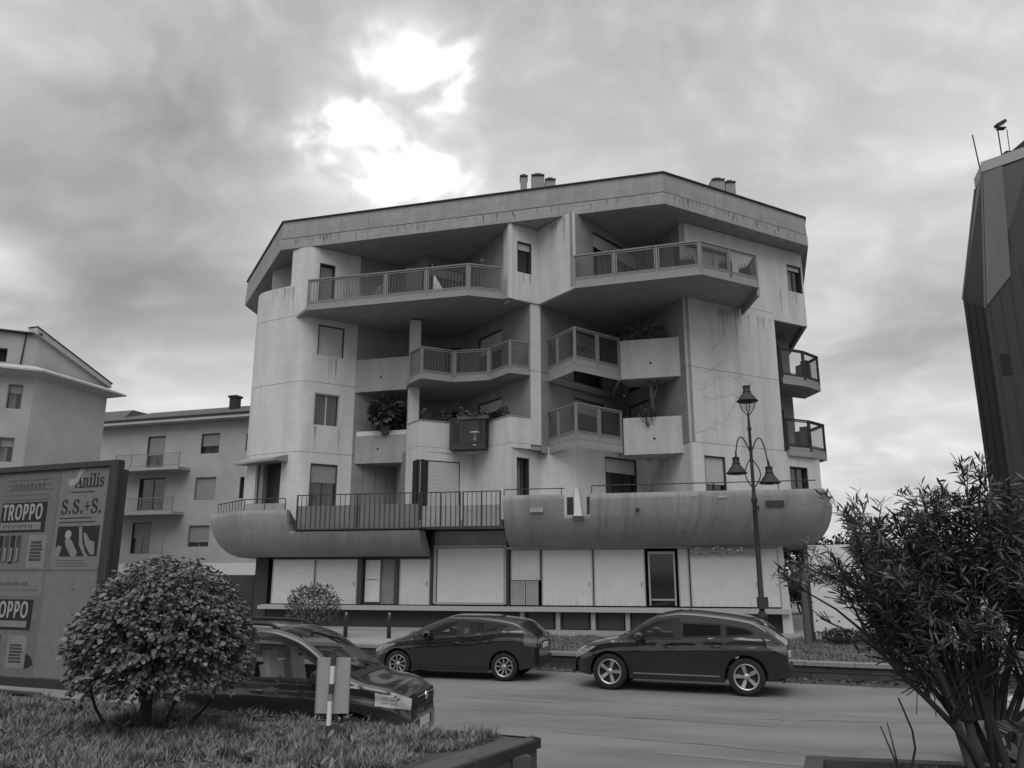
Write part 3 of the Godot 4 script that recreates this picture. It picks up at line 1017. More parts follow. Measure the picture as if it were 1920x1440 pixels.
func block_roof(B: Node) -> void:
	var A := Vector2(-10.45, -33.75)
	var Bc := Vector2(6.03, -29.1)
	var C := Vector2(13.22, -33.3)
	var line := [Vector2(-13.9, -48.0), Vector2(-14.55, -41.4), A, Bc, C, Vector2(14.95, -38.8), Vector2(15.3, -48.0)]
	var core := PackedVector2Array(inset_line(line, 0.08))
	var st := ST()
	prism(st, core, YR + 0.004, 18.02)
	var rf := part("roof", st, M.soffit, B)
	# how many panels each side of the roof band has
	var cnt := [1, 3, 4, 3, 2, 3]
	for s in 6:
		for k in cnt[s]:
			var g: float = 0.006 / fr(line[s], line[s + 1]).len
			var t0: float = float(k) / cnt[s] + (g if k > 0 else 0.0)
			var t1: float = float(k + 1) / cnt[s] - (g if k < cnt[s] - 1 else 0.0)
			var lo := ST()
			sweep(lo, line, [Vector2(0.3, YR), Vector2(0.0, YR), Vector2(0.0, 17.17), Vector2(0.09, 17.18)], s, t0, t1)
			part("fascia_panel", lo, M.fascia, rf)
			var up := ST()
			sweep(up, line, [Vector2(0.09, 17.21), Vector2(0.02, 17.215), Vector2(0.05, 18.05), Vector2(0.09, 18.05)], s, t0, t1)
			part("fascia_panel", up, M.concrete, rf)
	for s in 6:
		var cp := ST()
		sweep(cp, line, [Vector2(0.06, 18.04), Vector2(-0.02, 18.04), Vector2(-0.02, 18.09), Vector2(0.45, 18.10), Vector2(0.45, 18.0)], s, 0.0, 1.0)
		part("roof_flashing", cp, M.iron, rf)
	# rain stains with a shape of their own on the lower band
	var stn := ST()
	var r := RandomNumberGenerator.new()
	r.seed = 5
	for s in [2, 3]:
		for k in 46:
			var f := fr(line[s], line[s + 1])
			var x := r.randf_range(0.4, f.len - 0.3)
			if s == 2 and r.randf() < 0.55:
				x = [1.2, 1.8, 2.4, 6.4, 8.8, 9.4, 11.0][r.randi() % 7] + r.randf_range(-0.5, 0.5)
			var w := r.randf_range(0.01, 0.035)
			var l := r.randf_range(0.1, 0.4)
			var yt := 17.15 if r.randf() < 0.7 else r.randf_range(16.95, 17.1)
			quad(stn, at(f, x - w * 0.3, maxf(yt - l, YR + 0.02), 0.003), at(f, x - w, yt, 0.003), at(f, x + w, yt, 0.003), at(f, x + w * 0.2, maxf(yt - l, YR + 0.02), 0.003))
	meta(part("rain_stain", stn, M.stain, rf), "", "", "", "stuff")
	# chimneys
	for ch in [[1.05, -31.3, [[-0.55, 0.28, 0.62, 0.0], [0.05, 0.55, 0.66, 0.0], [0.58, 0.42, 0.46, 0.0]]], [9.1, -31.8, [[-0.2, 0.55, 0.72, 0.0], [0.32, 0.42, 0.6, 0.0]]]]:
		var c0 := ST()
		var cap := ST()
		for q in ch[2]:
			box(c0, Vector3(ch[0] + q[0], 18.05 + q[2] * 0.5 + 0.1, ch[1]), Vector3(q[1], q[2] + 0.2, 0.5))
			box(cap, Vector3(ch[0] + q[0], 18.05 + q[2] + 0.24, ch[1]), Vector3(q[1] * 0.8 + 0.12, 0.06, 0.6))
			box(cap, Vector3(ch[0] + q[0], 18.05 + q[2] + 0.33, ch[1]), Vector3(q[1] * 0.5, 0.12, 0.3))
		var cm := part("chimney", c0, M.slab, B)
		part("chimney_cap", cap, M.iron, cm)

func hull_profile(ytop: float, ybot: float, depth: float, ycut: float) -> Array:
	var out := [Vector2(depth + 0.3, ybot), Vector2(depth, ybot)]
	var n := 12
	for i in range(1, n + 1):
		var th := PI / 2 * i / n
		var y := ybot + (ytop - ybot) * sin(th) * 0.5 + (ytop - ybot) * 0.5 * (1.0 - cos(th))
		y = ybot + (ytop - ybot) * (1.0 - cos(th))
		var ins := depth * (1.0 - sin(th))
		if y > ycut:
			var p: Vector2 = out[-1]
			var t := (ycut - p.y) / (y - p.y)
			out.append(p.lerp(Vector2(ins, y), t))
			break
		out.append(Vector2(ins, y))
	var last: Vector2 = out[-1]
	out.append(Vector2(last.x + 0.16, last.y + 0.001))
	if ycut > 8.0:
		out.append(Vector2(last.x + 0.16, last.y - 0.5))
	else:
		out.append(Vector2(last.x + 0.7, last.y + 0.001))
	return out

func block_terrace(B: Node, e: Vector2, n2: Vector2, g: Vector2, Tc: Vector2, W: Vector2, X5: Vector2, K0b: Vector2) -> void:
	# left bowl
	var ll := [Vector2(-13.4, -39.5), Vector2(-13.15, -35.3), Vector2(-11.15, -32.75), rim(-3.62)]
	var pf := hull_profile(4.93, 3.12, 1.5, 9.0)
	var cut := hull_profile(4.93, 3.12, 1.5, 4.08)
	var tcut: float = (-9.0 - ll[2].x) / (ll[3].x - ll[2].x)
	var hl := ST()
	for s in 2:
		sweep(hl, ll, pf, s, 0.0, 1.0, true)
	sweep(hl, ll, pf, 2, 0.0, tcut, true)
	ends(hl, ll, pf, 2, tcut)
	sweep(hl, ll, cut, 2, tcut, 1.0, true)
	ends(hl, ll, cut, 2, 1.0)
	var ter := part("terrace_bowl", hl, M.hull, B)
	meta(ter, "left curved concrete terrace bowl with a cut-down rim")
	# right bowl, cut down where the buttress passes
	var rl := [rim(-0.36), rim(10.72), Vector2(13.5, -34.0), Vector2(14.0, -40.0)]
	var pr_ := hull_profile(5.3, 3.44, 1.55, 9.0)
	var prc := hull_profile(5.3, 3.44, 1.55, 4.55)
	var L: float = rl[1].x - rl[0].x
	var ta: float = (1.92 - rl[0].x) / L
	var tb: float = (2.86 - rl[0].x) / L
	var hr := ST()
	sweep(hr, rl, pr_, 0, 0.0, ta, true)
	ends(hr, rl, pr_, 0, 0.0)
	ends(hr, rl, pr_, 0, ta)
	sweep(hr, rl, prc, 0, ta, tb, true)
	sweep(hr, rl, pr_, 0, tb, 1.0, true)
	ends(hr, rl, pr_, 0, tb)
	sweep(hr, rl, pr_, 1, 0.0, 1.0, true)
	sweep(hr, rl, pr_, 2, 0.0, 1.0, true)
	var ter2 := part("terrace_bowl", hr, M.hull, B)
	meta(ter2, "long right curved concrete terrace bowl with board marks")
	# dark runs over the bowls
	var sr := RandomNumberGenerator.new()
	sr.seed = 90
	for q in [[rl, pr_, 0, tb, 1.0, 26], [rl, pr_, 0, 0.0, ta, 7], [ll, pf, 2, 0.0, tcut, 5], [ll, cut, 2, tcut, 1.0, 12], [ll, pf, 1, 0.0, 1.0, 4]]:
		var ss := ST()
		for k in q[5]:
			var t := sr.randf_range(q[3] + 0.01, q[4] - 0.03)
			var w := sr.randf_range(0.001, 0.012)
			var pp := []
			var i0 := sr.randi_range(1, 7)
			for i in range(i0, q[1].size() - 2):
				pp.append(q[1][i] + Vector2(-0.006, 0.0))
			if pp.size() > 1:
				sweep(ss, q[0], pp, q[2], t, t + w, false)
		meta(part("rain_stain", ss, M.stain_hull, B), "", "", "", "stuff")
	# small things on the right bowl: drain, grilles, mend patches, joints
	var fro := fr(rl[0], rl[1])
	var gr := ST()
	lbox(gr, fro, 9.45, 10.05, 4.72, 4.92, -0.05, 0.02)
	part("vent_grille", gr, M.dark_metal, ter2)
	var gr2 := ST()
	lbox(gr2, fro, 1.05, 1.55, 4.66, 4.82, -0.05, 0.012)
	part("vent_grille", gr2, M.balc_panel, ter2)
	for s in [4.95, 9.1]:
		var dr := ST()
		lbox(dr, fro, s, s + 0.12, 4.62, 4.74, -0.05, 0.06)
		part("drain_spout", dr, M.iron, ter2)
	for q in [[7.85, 8.15, 5.05, 5.13], [6.9, 7.1, 5.12, 5.22]]:
		var mend := ST()
		lbox(mend, fro, q[0], q[1], q[2], q[3], -0.02, 0.006)
		part("mend_patch", mend, M.stone_sill, ter2)
	# buttress
	var bt := ST()
	var f0 := fr(rim(1.9), rim(2.9))
	var top_y := 5.7
	var base: Vector2 = rim(2.42)
	var dd: Vector2 = f0.d
	var nn: Vector2 = f0.n
	var lo := base + nn * 0.06
	var hi := g + nn * 0.15
	hexa(bt, [V(lo - dd * 0.15, 4.5), V(lo + dd * 0.15, 4.5), V(g + dd * 0.22, 4.5), V(g - dd * 0.22, 4.5), V(hi - dd * 0.07, top_y), V(hi + dd * 0.07, top_y), V(g + dd * 0.1 - nn * 0.1, top_y), V(g - dd * 0.1 - nn * 0.1, top_y)])
	part("buttress", bt, M.balc_panel_pale, B)
	var foot := ST()
	hexa(foot, [V(lo - dd * 0.2 - nn * 0.2, 4.36), V(lo + dd * 0.2 - nn * 0.2, 4.36), V(g + dd * 0.22, 4.32), V(g - dd * 0.22, 4.32), V(lo - dd * 0.2 + nn * 0.02, 4.496), V(lo + dd * 0.2 + nn * 0.02, 4.496), V(g + dd * 0.22, 4.496), V(g - dd * 0.22, 4.496)])
	part("buttress_foot", foot, M.hull, B)
	for q in [[1.93, 2.16], [2.66, 2.85]]:
		var sl := ST()
		var sa: float = (q[0] - rl[0].x) / fro.d.x
		var sb: float = (q[1] - rl[0].x) / fro.d.x
		lbox(sl, fro, sa, sb, 4.58, 5.24, -0.6, -0.55)
		part("slot_shade_sheet", sl, M.cloth_dark, B)  # dark sheet in place of the shaded recess and plants behind the slot
	# terrace floor
	var fl := ST()
	var tl := PackedVector2Array([Vector2(-13.1, -39.5), Vector2(-12.6, -35.6), Vector2(-10.75, -33.3), rim(-9.1, 0.55), rim(-3.6, 0.55), rim(-3.55, 0.1), rim(-0.45, 0.1), rim(-0.3, 0.5), rim(10.2, 0.55), Vector2(12.9, -34.0), Vector2(13.9, -45.5), Vector2(-13.0, -45.5)])
	prism(fl, tl, 4.16, Y2 - 0.006)
	part("terrace_floor", fl, M.paving, B)
	# railing over the left bowl: posts, rails, bars and the sheet behind them
	railing(B, rim(-8.62, 0.14), rim(-3.55, 0.14), 4.12, 5.52, 25, true)
	railing(B, rim(-3.5, 0.05), rim(-1.95, 0.05), 4.14, 5.5, 8, false)
	railing(B, rim(-1.88, 0.05), rim(-0.42, 0.05), 4.14, 5.5, 8, false)
	var rail := ST()
	for seg in [[-0.3, 1.95], [2.95, 10.6]]:
		var f := fr(rim(seg[0], 0.3), rim(seg[1], 0.3))
		var y := 5.62 if seg[0] > 0 else 5.55
		rod(rail, at(f, 0, y), at(f, f.len, y), 0.02)
		var k := 0.0
		while k < f.len + 0.1:
			rod(rail, at(f, minf(k, f.len), 4.5), at(f, minf(k, f.len), y), 0.016)
			k += 2.2
	part("terrace_rail", rail, M.dark_metal, B)
	var rail2 := ST()
	var fl2 := fr(Vector2(-11.0, -33.15), rim(-9.2, 0.4))
	rod(rail2, at(fl2, 0, 5.42), at(fl2, fl2.len, 5.42), 0.02)
	for k in 3:
		rod(rail2, at(fl2, fl2.len * k / 2.0, 4.5), at(fl2, fl2.len * k / 2.0, 5.42), 0.018)
	var fl3 := fr(Vector2(-12.95, -35.6), Vector2(-11.0, -33.15))
	rod(rail2, at(fl3, 0, 5.42), at(fl3, fl3.len, 5.42), 0.02)
	var kk := 0.0
	while kk < fl3.len:
		rod(rail2, at(fl3, kk, 4.5), at(fl3, kk, 5.42), 0.014)
		kk += 0.35
	part("terrace_rail", rail2, M.dark_metal, B)
	var inp := ST()
	lbox(inp, fl2, 0.0, fl2.len, 4.45, 5.24, -0.06, 0.0)
	lbox(inp, fl3, 0.3, fl3.len, 4.45, 5.1, -0.06, 0.0)
	part("terrace_parapet", inp, M.balc_panel, B)

func railing(B: Node, p0: Vector2, p1: Vector2, y0: float, y1: float, n: int, sheet: bool) -> void:
	var f := fr(p0, p1)
	var st := ST()
	lbox(st, f, 0.0, f.len, y1 - 0.035, y1, -0.025, 0.025)
	lbox(st, f, 0.0, f.len, y0, y0 + 0.05, -0.03, 0.03)
	for s in [0.0, f.len * 0.5, f.len]:
		lbox(st, f, clampf(s - 0.025, 0, f.len - 0.05), clampf(s + 0.025, 0.05, f.len), y0, y1 - 0.03, -0.024, 0.024)
	var o := part("terrace_railing", st, M.dark_metal, B)
	for k in range(1, n):
		var b := ST()
		var s: float = f.len * k / n
		lbox(b, f, s - 0.011, s + 0.011, y0 + 0.05, y1 - 0.035, -0.011, 0.011)
		part("bar", b, M.dark_metal, o)
	var sh := ST()
	lbox(sh, f, 0.0, f.len, y0 + 0.05, 5.08 if sheet else 4.98, -0.05, -0.042)
	part("screen_sheet", sh, M.mesh_sheet if sheet else M.balc_panel, o)

func block_shop(B: Node) -> void:
	var f := fr(rim(-10.25, 1.62), rim(9.75, 1.62))
	var x0 := -10.25
	var S := func(x: float) -> float: return (x - x0) / f.d.x
	# core of the ground floor
	var core := ST()
	var cp := PackedVector2Array([at2(f, 0.1, -0.5), at2(f, f.len - 0.1, -0.5), Vector2(12.0, -45.5), Vector2(-12.0, -45.5)])
	prism(core, cp, 0.0, 4.1)
	part("ground_floor_core", core, M.dark_room, B)
	# beam under the bowls
	var bm := ST()
	lbox(bm, f, S.call(-10.0), S.call(-3.2), 3.04, 3.13, -0.45, 0.02)
	part("head_beam", bm, M.iron, B)
	var bm2 := ST()
	lbox(bm2, f, S.call(-0.2), S.call(9.8), 3.37, 3.46, -0.45, 0.06)
	part("head_beam", bm2, M.stone_sill, B)
	# panels: x from, x to, y from, y to, tone
	var P := [[-9.95, -8.1, 1.26, 3.03, "shop_panel"], [-8.06, -6.26, 1.26, 3.03, "shop_panel_b"], [-4.5, -3.24, 1.26, 3.03, "shop_panel"],
		[-0.05, 1.08, 2.2, 3.36, "shop_panel_b"], [-0.05, 0.5, 1.28, 2.17, "shop_dull"], [0.53, 1.0, 1.28, 2.17, "shop_dull"], [1.14, 3.05, 1.28, 3.36, "shop_panel"], [3.09, 4.96, 1.28, 3.36, "shop_panel"],
		[6.14, 6.52, 1.28, 3.36, "shop_panel_b"], [6.56, 8.95, 1.28, 3.36, "shop_panel"], [9.0, 9.62, 1.28, 3.36, "shop_panel"]]
	for p in P:
		var st := ST()
		lbox(st, f, S.call(p[0]), S.call(p[1]), p[2], p[3], -0.10, -0.02)
		var pp := part("shutter_panel", st, M[p[4]], B)
		var fs := ST()
		var a: float = S.call(p[0])
		var b: float = S.call(p[1])
		lbox(fs, f, a, a + 0.04, p[2], p[3], -0.019, 0.0)
		lbox(fs, f, b - 0.04, b, p[2], p[3], -0.019, 0.0)
		lbox(fs, f, a + 0.04, b - 0.04, p[3] - 0.04, p[3], -0.019, 0.0)
		part("panel_frame", fs, M.shop_frame, pp)
		if b - a > 0.9:
			var lk := ST()
			lbox(lk, f, b - 0.16, b - 0.11, 2.0, 2.14, -0.019, 0.015)
			part("panel_handle", lk, M.shop_frame, pp)
			var gm := ST()
			for k in 9:
				var sx := lerpf(a + 0.08, b - 0.12, fmod(k * 0.377 + p[0] * 0.61 + 5.0, 1.0))
				var hh := 0.10 + 0.34 * fmod(k * 0.713 + p[1] * 0.3 + 5.0, 1.0)
				quad(gm, at(f, sx - 0.05, p[2] + 0.002, -0.017), at(f, sx - 0.01, p[2] + hh, -0.017), at(f, sx + 0.02, p[2] + hh * 0.9, -0.017), at(f, sx + 0.07, p[2] + 0.002, -0.017))
			meta(part("grime", gm, M.tyre_wear, pp), "", "", "", "stuff")
	# the centre bay, set forward a little under the gate
	var ct := ST()
	lbox(ct, f, S.call(-2.95), S.call(-0.32), 1.33, 3.42, -0.08, 0.0)
	var ctp := part("shutter_panel", ct, M.shop_panel, B)
	var cf := ST()
	var ca: float = S.call(-3.1)
	var cb: float = S.call(-0.22)
	lbox(cf, f, ca, ca + 0.12, 1.3, 3.55, -0.06, 0.03)
	lbox(cf, f, cb - 0.08, cb, 1.3, 3.55, -0.06, 0.03)
	lbox(cf, f, ca + 0.12, cb - 0.08, 3.44, 3.55, -0.06, 0.03)
	lbox(cf, f, ca + 0.12, cb - 0.08, 1.28, 1.36, -0.02, 0.06)
	part("panel_frame", cf, M.shop_frame, ctp)
	var above := ST()
	lbox(above, f, S.call(-3.15), S.call(-0.2), 3.56, 4.1, -0.5, -0.12)
	part("bulkhead", above, M.balc_panel, B)
	for q in [[-3.22, -3.12, 4.1], [-0.2, -0.1, 3.9]]:
		var posts := ST()
		lbox(posts, f, S.call(q[0]), S.call(q[1]), 1.2, q[2], -0.2, 0.05)
		part("mullion", posts, M.dark_metal, B)
	# the open bay on the left with a board leaning inside
	var op := ST()
	lbox(op, f, S.call(-6.22), S.call(-4.55), 1.26, 3.03, -0.48, -0.4)
	part("bay_back", op, M.shop_dull, B)
	var dk := ST()
	lbox(dk, f, S.call(-6.22), S.call(-6.08), 1.26, 3.03, -0.39, 0.0)
	lbox(dk, f, S.call(-4.72), S.call(-4.55), 1.26, 3.03, -0.39, -0.02)
	part("bay_post", dk, M.frame, B)
	var wb := ST()
	lbox(wb, f, S.call(-6.02), S.call(-5.4), 1.34, 2.99, -0.3, -0.24)
	part("notice_board", wb, M.white, B)
	var wl := ST()
	lbox(wl, f, S.call(-5.97), S.call(-5.48), 2.2, 2.225, -0.239, -0.232)
	part("notice_rule", wl, M.dark_metal, B)
	# the glazed door on the right
	var dr := ST()
	var a2: float = S.call(5.08)
	var b2: float = S.call(6.04)
	lbox(dr, f, a2, a2 + 0.06, 1.3, 3.25, -0.12, 0.03)
	lbox(dr, f, b2 - 0.06, b2, 1.3, 3.25, -0.12, 0.03)
	lbox(dr, f, a2 + 0.06, b2 - 0.06, 3.15, 3.25, -0.12, 0.03)
	lbox(dr, f, a2 + 0.06, b2 - 0.06, 1.48, 1.54, -0.1, 0.0)
	var dp := part("shop_door", dr, M.shop_frame, B)
	var dg := ST()
	lbox(dg, f, a2 + 0.06, b2 - 0.06, 1.3, 3.15, -0.09, -0.08)
	part("pane", dg, M.dark_glass, dp)
	# ragged awning cloth over the fifth panel
	var aw := ST()
	var r := RandomNumberGenerator.new()
	r.seed = 31
	var n := 26
	var sa: float = S.call(6.56)
	var sb: float = S.call(9.0)
	var lows := []
	for k in n + 1:
		lows.append(3.18 + r.randf_range(-0.05, 0.05))
	for k in n:
		var s0 := lerpf(sa, sb, float(k) / n)
		var s1 := lerpf(sa, sb, float(k + 1) / n)
		quad(aw, at(f, s0, lows[k], 0.22), at(f, s0, 3.44, 0.10), at(f, s1, 3.44, 0.10), at(f, s1, lows[k + 1], 0.22))
	var awn := part("awning", aw, M.shop_dull, B)
	for k in 11:
		var tt := ST()
		var s0 := lerpf(sa, sb, r.randf_range(0.02, 0.9))
		var y0 := r.randf_range(3.2, 3.38)
		quad(tt, at(f, s0, y0, 0.225), at(f, s0, y0 + 0.05, 0.215), at(f, s0 + r.randf_range(0.05, 0.14), y0 + 0.05, 0.215), at(f, s0 + 0.08, y0, 0.225))
		part("tatter", tt, M.white, awn)
	# sill band, plinth and the dark basement openings
	var sill := ST()
	lbox(sill, f, -0.15, f.len + 0.1, 1.05, 1.19, -0.4, 0.22)
	lbox(sill, f, -0.1, f.len + 0.05, 1.19, 1.225, -0.4, 0.1)
	part("sill_band", sill, M.stone_sill, B)
	var gap := ST()
	lbox(gap, f, 0.0, f.len, 1.225, 1.27, -0.4, -0.12)
	part("sill_gap", gap, M.dark_room, B)
	var plinth := ST()
	lbox(plinth, f, 0.0, f.len, 0.0, 1.05, -0.5, -0.25)
	part("plinth", plinth, M.stone_dark, B)
	for x in [0.6, 1.9, 3.2, 4.4]:
		var bw := ST()
		lbox(bw, f, S.call(x), S.call(x) + 0.95, 0.42, 1.0, -0.249, -0.2)
		part("basement_window", bw, M.frame, B)
	for x in [0.3, 1.65, 2.95, 4.2]:
		var pw := ST()
		lbox(pw, f, S.call(x), S.call(x) + 0.16, 0.3, 1.04, -0.249, 0.0)
		part("plinth_pier", pw, M.balc_panel, B)
	# end pier on the right, splayed, and a dark block standing in for the shaded recess on the left
	var ep := ST()
	hexa(ep, [at(f, S.call(9.6), 0.3, 0.0), at(f, S.call(9.95), 0.3, 0.0), at(f, S.call(9.95), 0.3, -0.5), at(f, S.call(9.6), 0.3, -0.5), at(f, S.call(9.6), 3.37, 0.0), at(f, S.call(9.78), 3.37, 0.0), at(f, S.call(9.78), 3.37, -0.5), at(f, S.call(9.6), 3.37, -0.5)])
	part("end_pier", ep, M.shop_panel_b, B)
	var lp := ST()
	lbox(lp, f, -0.75, -0.15, 0.0, 3.3, -1.6, -0.45)
	part("recess_dark_block", lp, M.stone_dark, B)

func at2(f: Dictionary, s: float, o: float) -> Vector2:
	return f.a + f.d * s + f.n * o

# ------------------------------------------------------------------ cars
# a smooth curve through points (x rising)
func cv(pts: Array, x: float) -> float:
	if x <= pts[0].x: return pts[0].y
	if x >= pts[-1].x: return pts[-1].y
	for i in pts.size() - 1:
		var a: Vector2 = pts[i]
		var b: Vector2 = pts[i + 1]
		if x <= b.x:
			var h := b.x - a.x
			var m := (b.y - a.y) / h
			var ma := m
			var mb := m
			if i > 0:
				var p: Vector2 = pts[i - 1]
				var mp := (a.y - p.y) / (a.x - p.x)
				ma = 0.0 if mp * m <= 0.0 else 2.0 * mp * m / (mp + m)
			if i < pts.size() - 2:
				var q: Vector2 = pts[i + 2]
				var mq := (q.y - b.y) / (q.x - b.x)
				mb = 0.0 if mq * m <= 0.0 else 2.0 * mq * m / (mq + m)
			var t := (x - a.x) / h
			return (2 * t * t * t - 3 * t * t + 1) * a.y + (t * t * t - 2 * t * t + t) * h * ma + (-2 * t * t * t + 3 * t * t) * b.y + (t * t * t - t * t) * h * mb
	return pts[-1].y

func ln(pts: Array, x: float) -> float:
	if x <= pts[0].x: return pts[0].y
	for i in pts.size() - 1:
		if x <= pts[i + 1].x:
			return lerpf(pts[i].y, pts[i + 1].y, (x - pts[i].x) / maxf(1e-5, pts[i + 1].x - pts[i].x))
	return pts[-1].y

func car_plan(c: Dictionary, x: float) -> float:
	var l: float = c.L * 0.5
	var p := 1.0
	if x > l - c.nose_r:
		p = 1.0 - (1.0 - c.nose_w) * pow((x - (l - c.nose_r)) / c.nose_r, 2.4)
	if x < -l + c.tail_r:
		p = 1.0 - (1.0 - c.tail_w) * pow((-l + c.tail_r - x) / c.tail_r, 2.4)
	return p

func car_w(c: Dictionary, x: float, y: float) -> float:
	var by: float = cv(c.belt, x)
	var w: float = c.W * car_plan(c, x)
	if y < by:
		var t := (by - y) / by
		# a soft shoulder under the belt and a tucked sill
		return w * (1.0 - 0.10 * t * t) - 0.018 * exp(-pow((y - by + 0.10) / 0.06, 2.0)) + 0.012 * exp(-pow((y - by + 0.2) / 0.07, 2.0))
	return w - 0.02 - (y - by) * c.tumble

func car_top(c: Dictionary, x: float) -> float:
	return cv(c.top, x)

func car_bot(c: Dictionary, x: float) -> float:
	var y: float = c.sill
	if x > c.L * 0.5 - 0.7: y += 0.05 * smoothstep(c.L * 0.5 - 0.7, c.L * 0.5, x)
	if x < -c.L * 0.5 + 0.7: y += 0.10 * smoothstep(-c.L * 0.5 + 0.7, -c.L * 0.5, x)
	for wx in [c.wf, c.wr]:
		var d: float = absf(x - wx)
		var ra: float = c.wheel + 0.055
		if d < ra:
			y = maxf(y, c.wheel + sqrt(ra * ra - d * d))
	return y

func in_window(c: Dictionary, x: float, y: float, shrink: float) -> bool:
	for w in c.windows:
		if x > w.x0 + shrink and x < w.x1 - shrink:
			if y < ln(w.up, x) - shrink and y > ln(w.lo, x) + shrink:
				return true
	return false

func side_patch(st: SurfaceTool, c: Dictionary, x0: float, x1: float, up: Array, lo: Array, off: float, side: float, nx := 10, ny := 4) -> void:
	for i in nx:
		for j in ny:
			var p := []
			for q in [[i, j], [i, j + 1], [i + 1, j + 1], [i + 1, j]]:
				var x := lerpf(x0, x1, float(q[0]) / nx)
				var y := lerpf(ln(lo, x), ln(up, x), float(q[1]) / ny)
				p.append(Vector3(x, y, side * (car_w(c, x, y) + off)))
			if side > 0.0:
				quad(st, p[0], p[1], p[2], p[3], 3)
			else:
				quad(st, p[3], p[2], p[1], p[0], 3)

func top_half_width(c: Dictionary, x: float) -> float:
	return car_w(c, x, car_top(c, x) - c.edge_r) - c.edge_r

func top_patch(st: SurfaceTool, c: Dictionary, x0: float, x1: float, margin: float, off: float, nx := 12, nz := 8) -> void:
	for i in nx:
		for j in nz:
			var p := []
			for q in [[i, j], [i, j + 1], [i + 1, j + 1], [i + 1, j]]:
				var x := lerpf(x0, x1, float(q[0]) / nx)
				var hw := top_half_width(c, x) - margin
				var s := lerpf(-1.0, 1.0, float(q[1]) / nz)
				var sl := (car_top(c, x + 0.02) - car_top(c, x - 0.02)) / 0.04
				var n := Vector2(-sl, 1.0).normalized() * off
				p.append(Vector3(x + n.x, car_top(c, x) - 0.03 * s * s + n.y, s * hw))
			quad(st, p[0], p[3], p[2], p[1], 3)

func car_body(c: Dictionary) -> SurfaceTool:
	var st := ST()
	var l: float = c.L * 0.5
	var xs := []
	var n := int(c.L / 0.045)
	for i in n + 1:
		xs.append(-l + c.L * i / n)
	for extra in [l - 0.01, l - 0.025, -l + 0.01, -l + 0.025]:
		xs.append(extra)
	for wx in [c.wf, c.wr]:
		for e in [-1.0, 1.0]:
			xs.append(wx + e * (c.wheel + 0.056))
			xs.append(wx + e * (c.wheel + 0.05))
	xs.sort()
	var secs := []
	var ny := 22
	var r: float = c.edge_r
	for x in xs:
		var yt := car_top(c, x)
		var yb := minf(car_bot(c, x), yt - r - 0.05)
		var sec := []
		sec.append(Vector3(x, yb, car_w(c, x, yb) - 0.3))
		var ye := yt - r
		for j in ny + 1:
			var y := lerpf(yb, ye, float(j) / ny)
			sec.append(Vector3(x, y, car_w(c, x, y)))
		var we := car_w(c, x, ye)
		for j in range(1, 6):
			var th := PI / 2 * j / 5
			sec.append(Vector3(x, ye + (r - 0.03) * sin(th), we - r * (1.0 - cos(th))))
		var hw := we - r
		for j in range(1, 6):
			var s := 1.0 - j / 5.0
			sec.append(Vector3(x, yt - 0.03 * s * s, hw * s))
		secs.append(sec)
	for i in secs.size() - 1:
		for j in secs[i].size() - 1:
			var a: Vector3 = secs[i][j]
			var b: Vector3 = secs[i][j + 1]
			var d: Vector3 = secs[i + 1][j + 1]
			var e: Vector3 = secs[i + 1][j]
			var m := (a + b + d + e) / 4.0
			if j <= ny and in_window(c, m.x, m.y, 0.02):
				continue
			if m.x > c.ws[0] + 0.03 and m.x < c.ws[1] - 0.03 and j > ny + 5:
				continue
			quad(st, a, b, d, e, 1)
			var mi := Vector3(1, 1, -1)
			quad(st, e * mi, d * mi, b * mi, a * mi, 1)
	for q in [0, secs.size() - 1]:
		var s: Array = secs[q]
		for j in range(1, s.size() - 1):
			var a: Vector3 = s[j]
			var b: Vector3 = s[j + 1]
			quad(st, a, b, Vector3(b.x, b.y, -b.z), Vector3(a.x, a.y, -a.z))
	return st

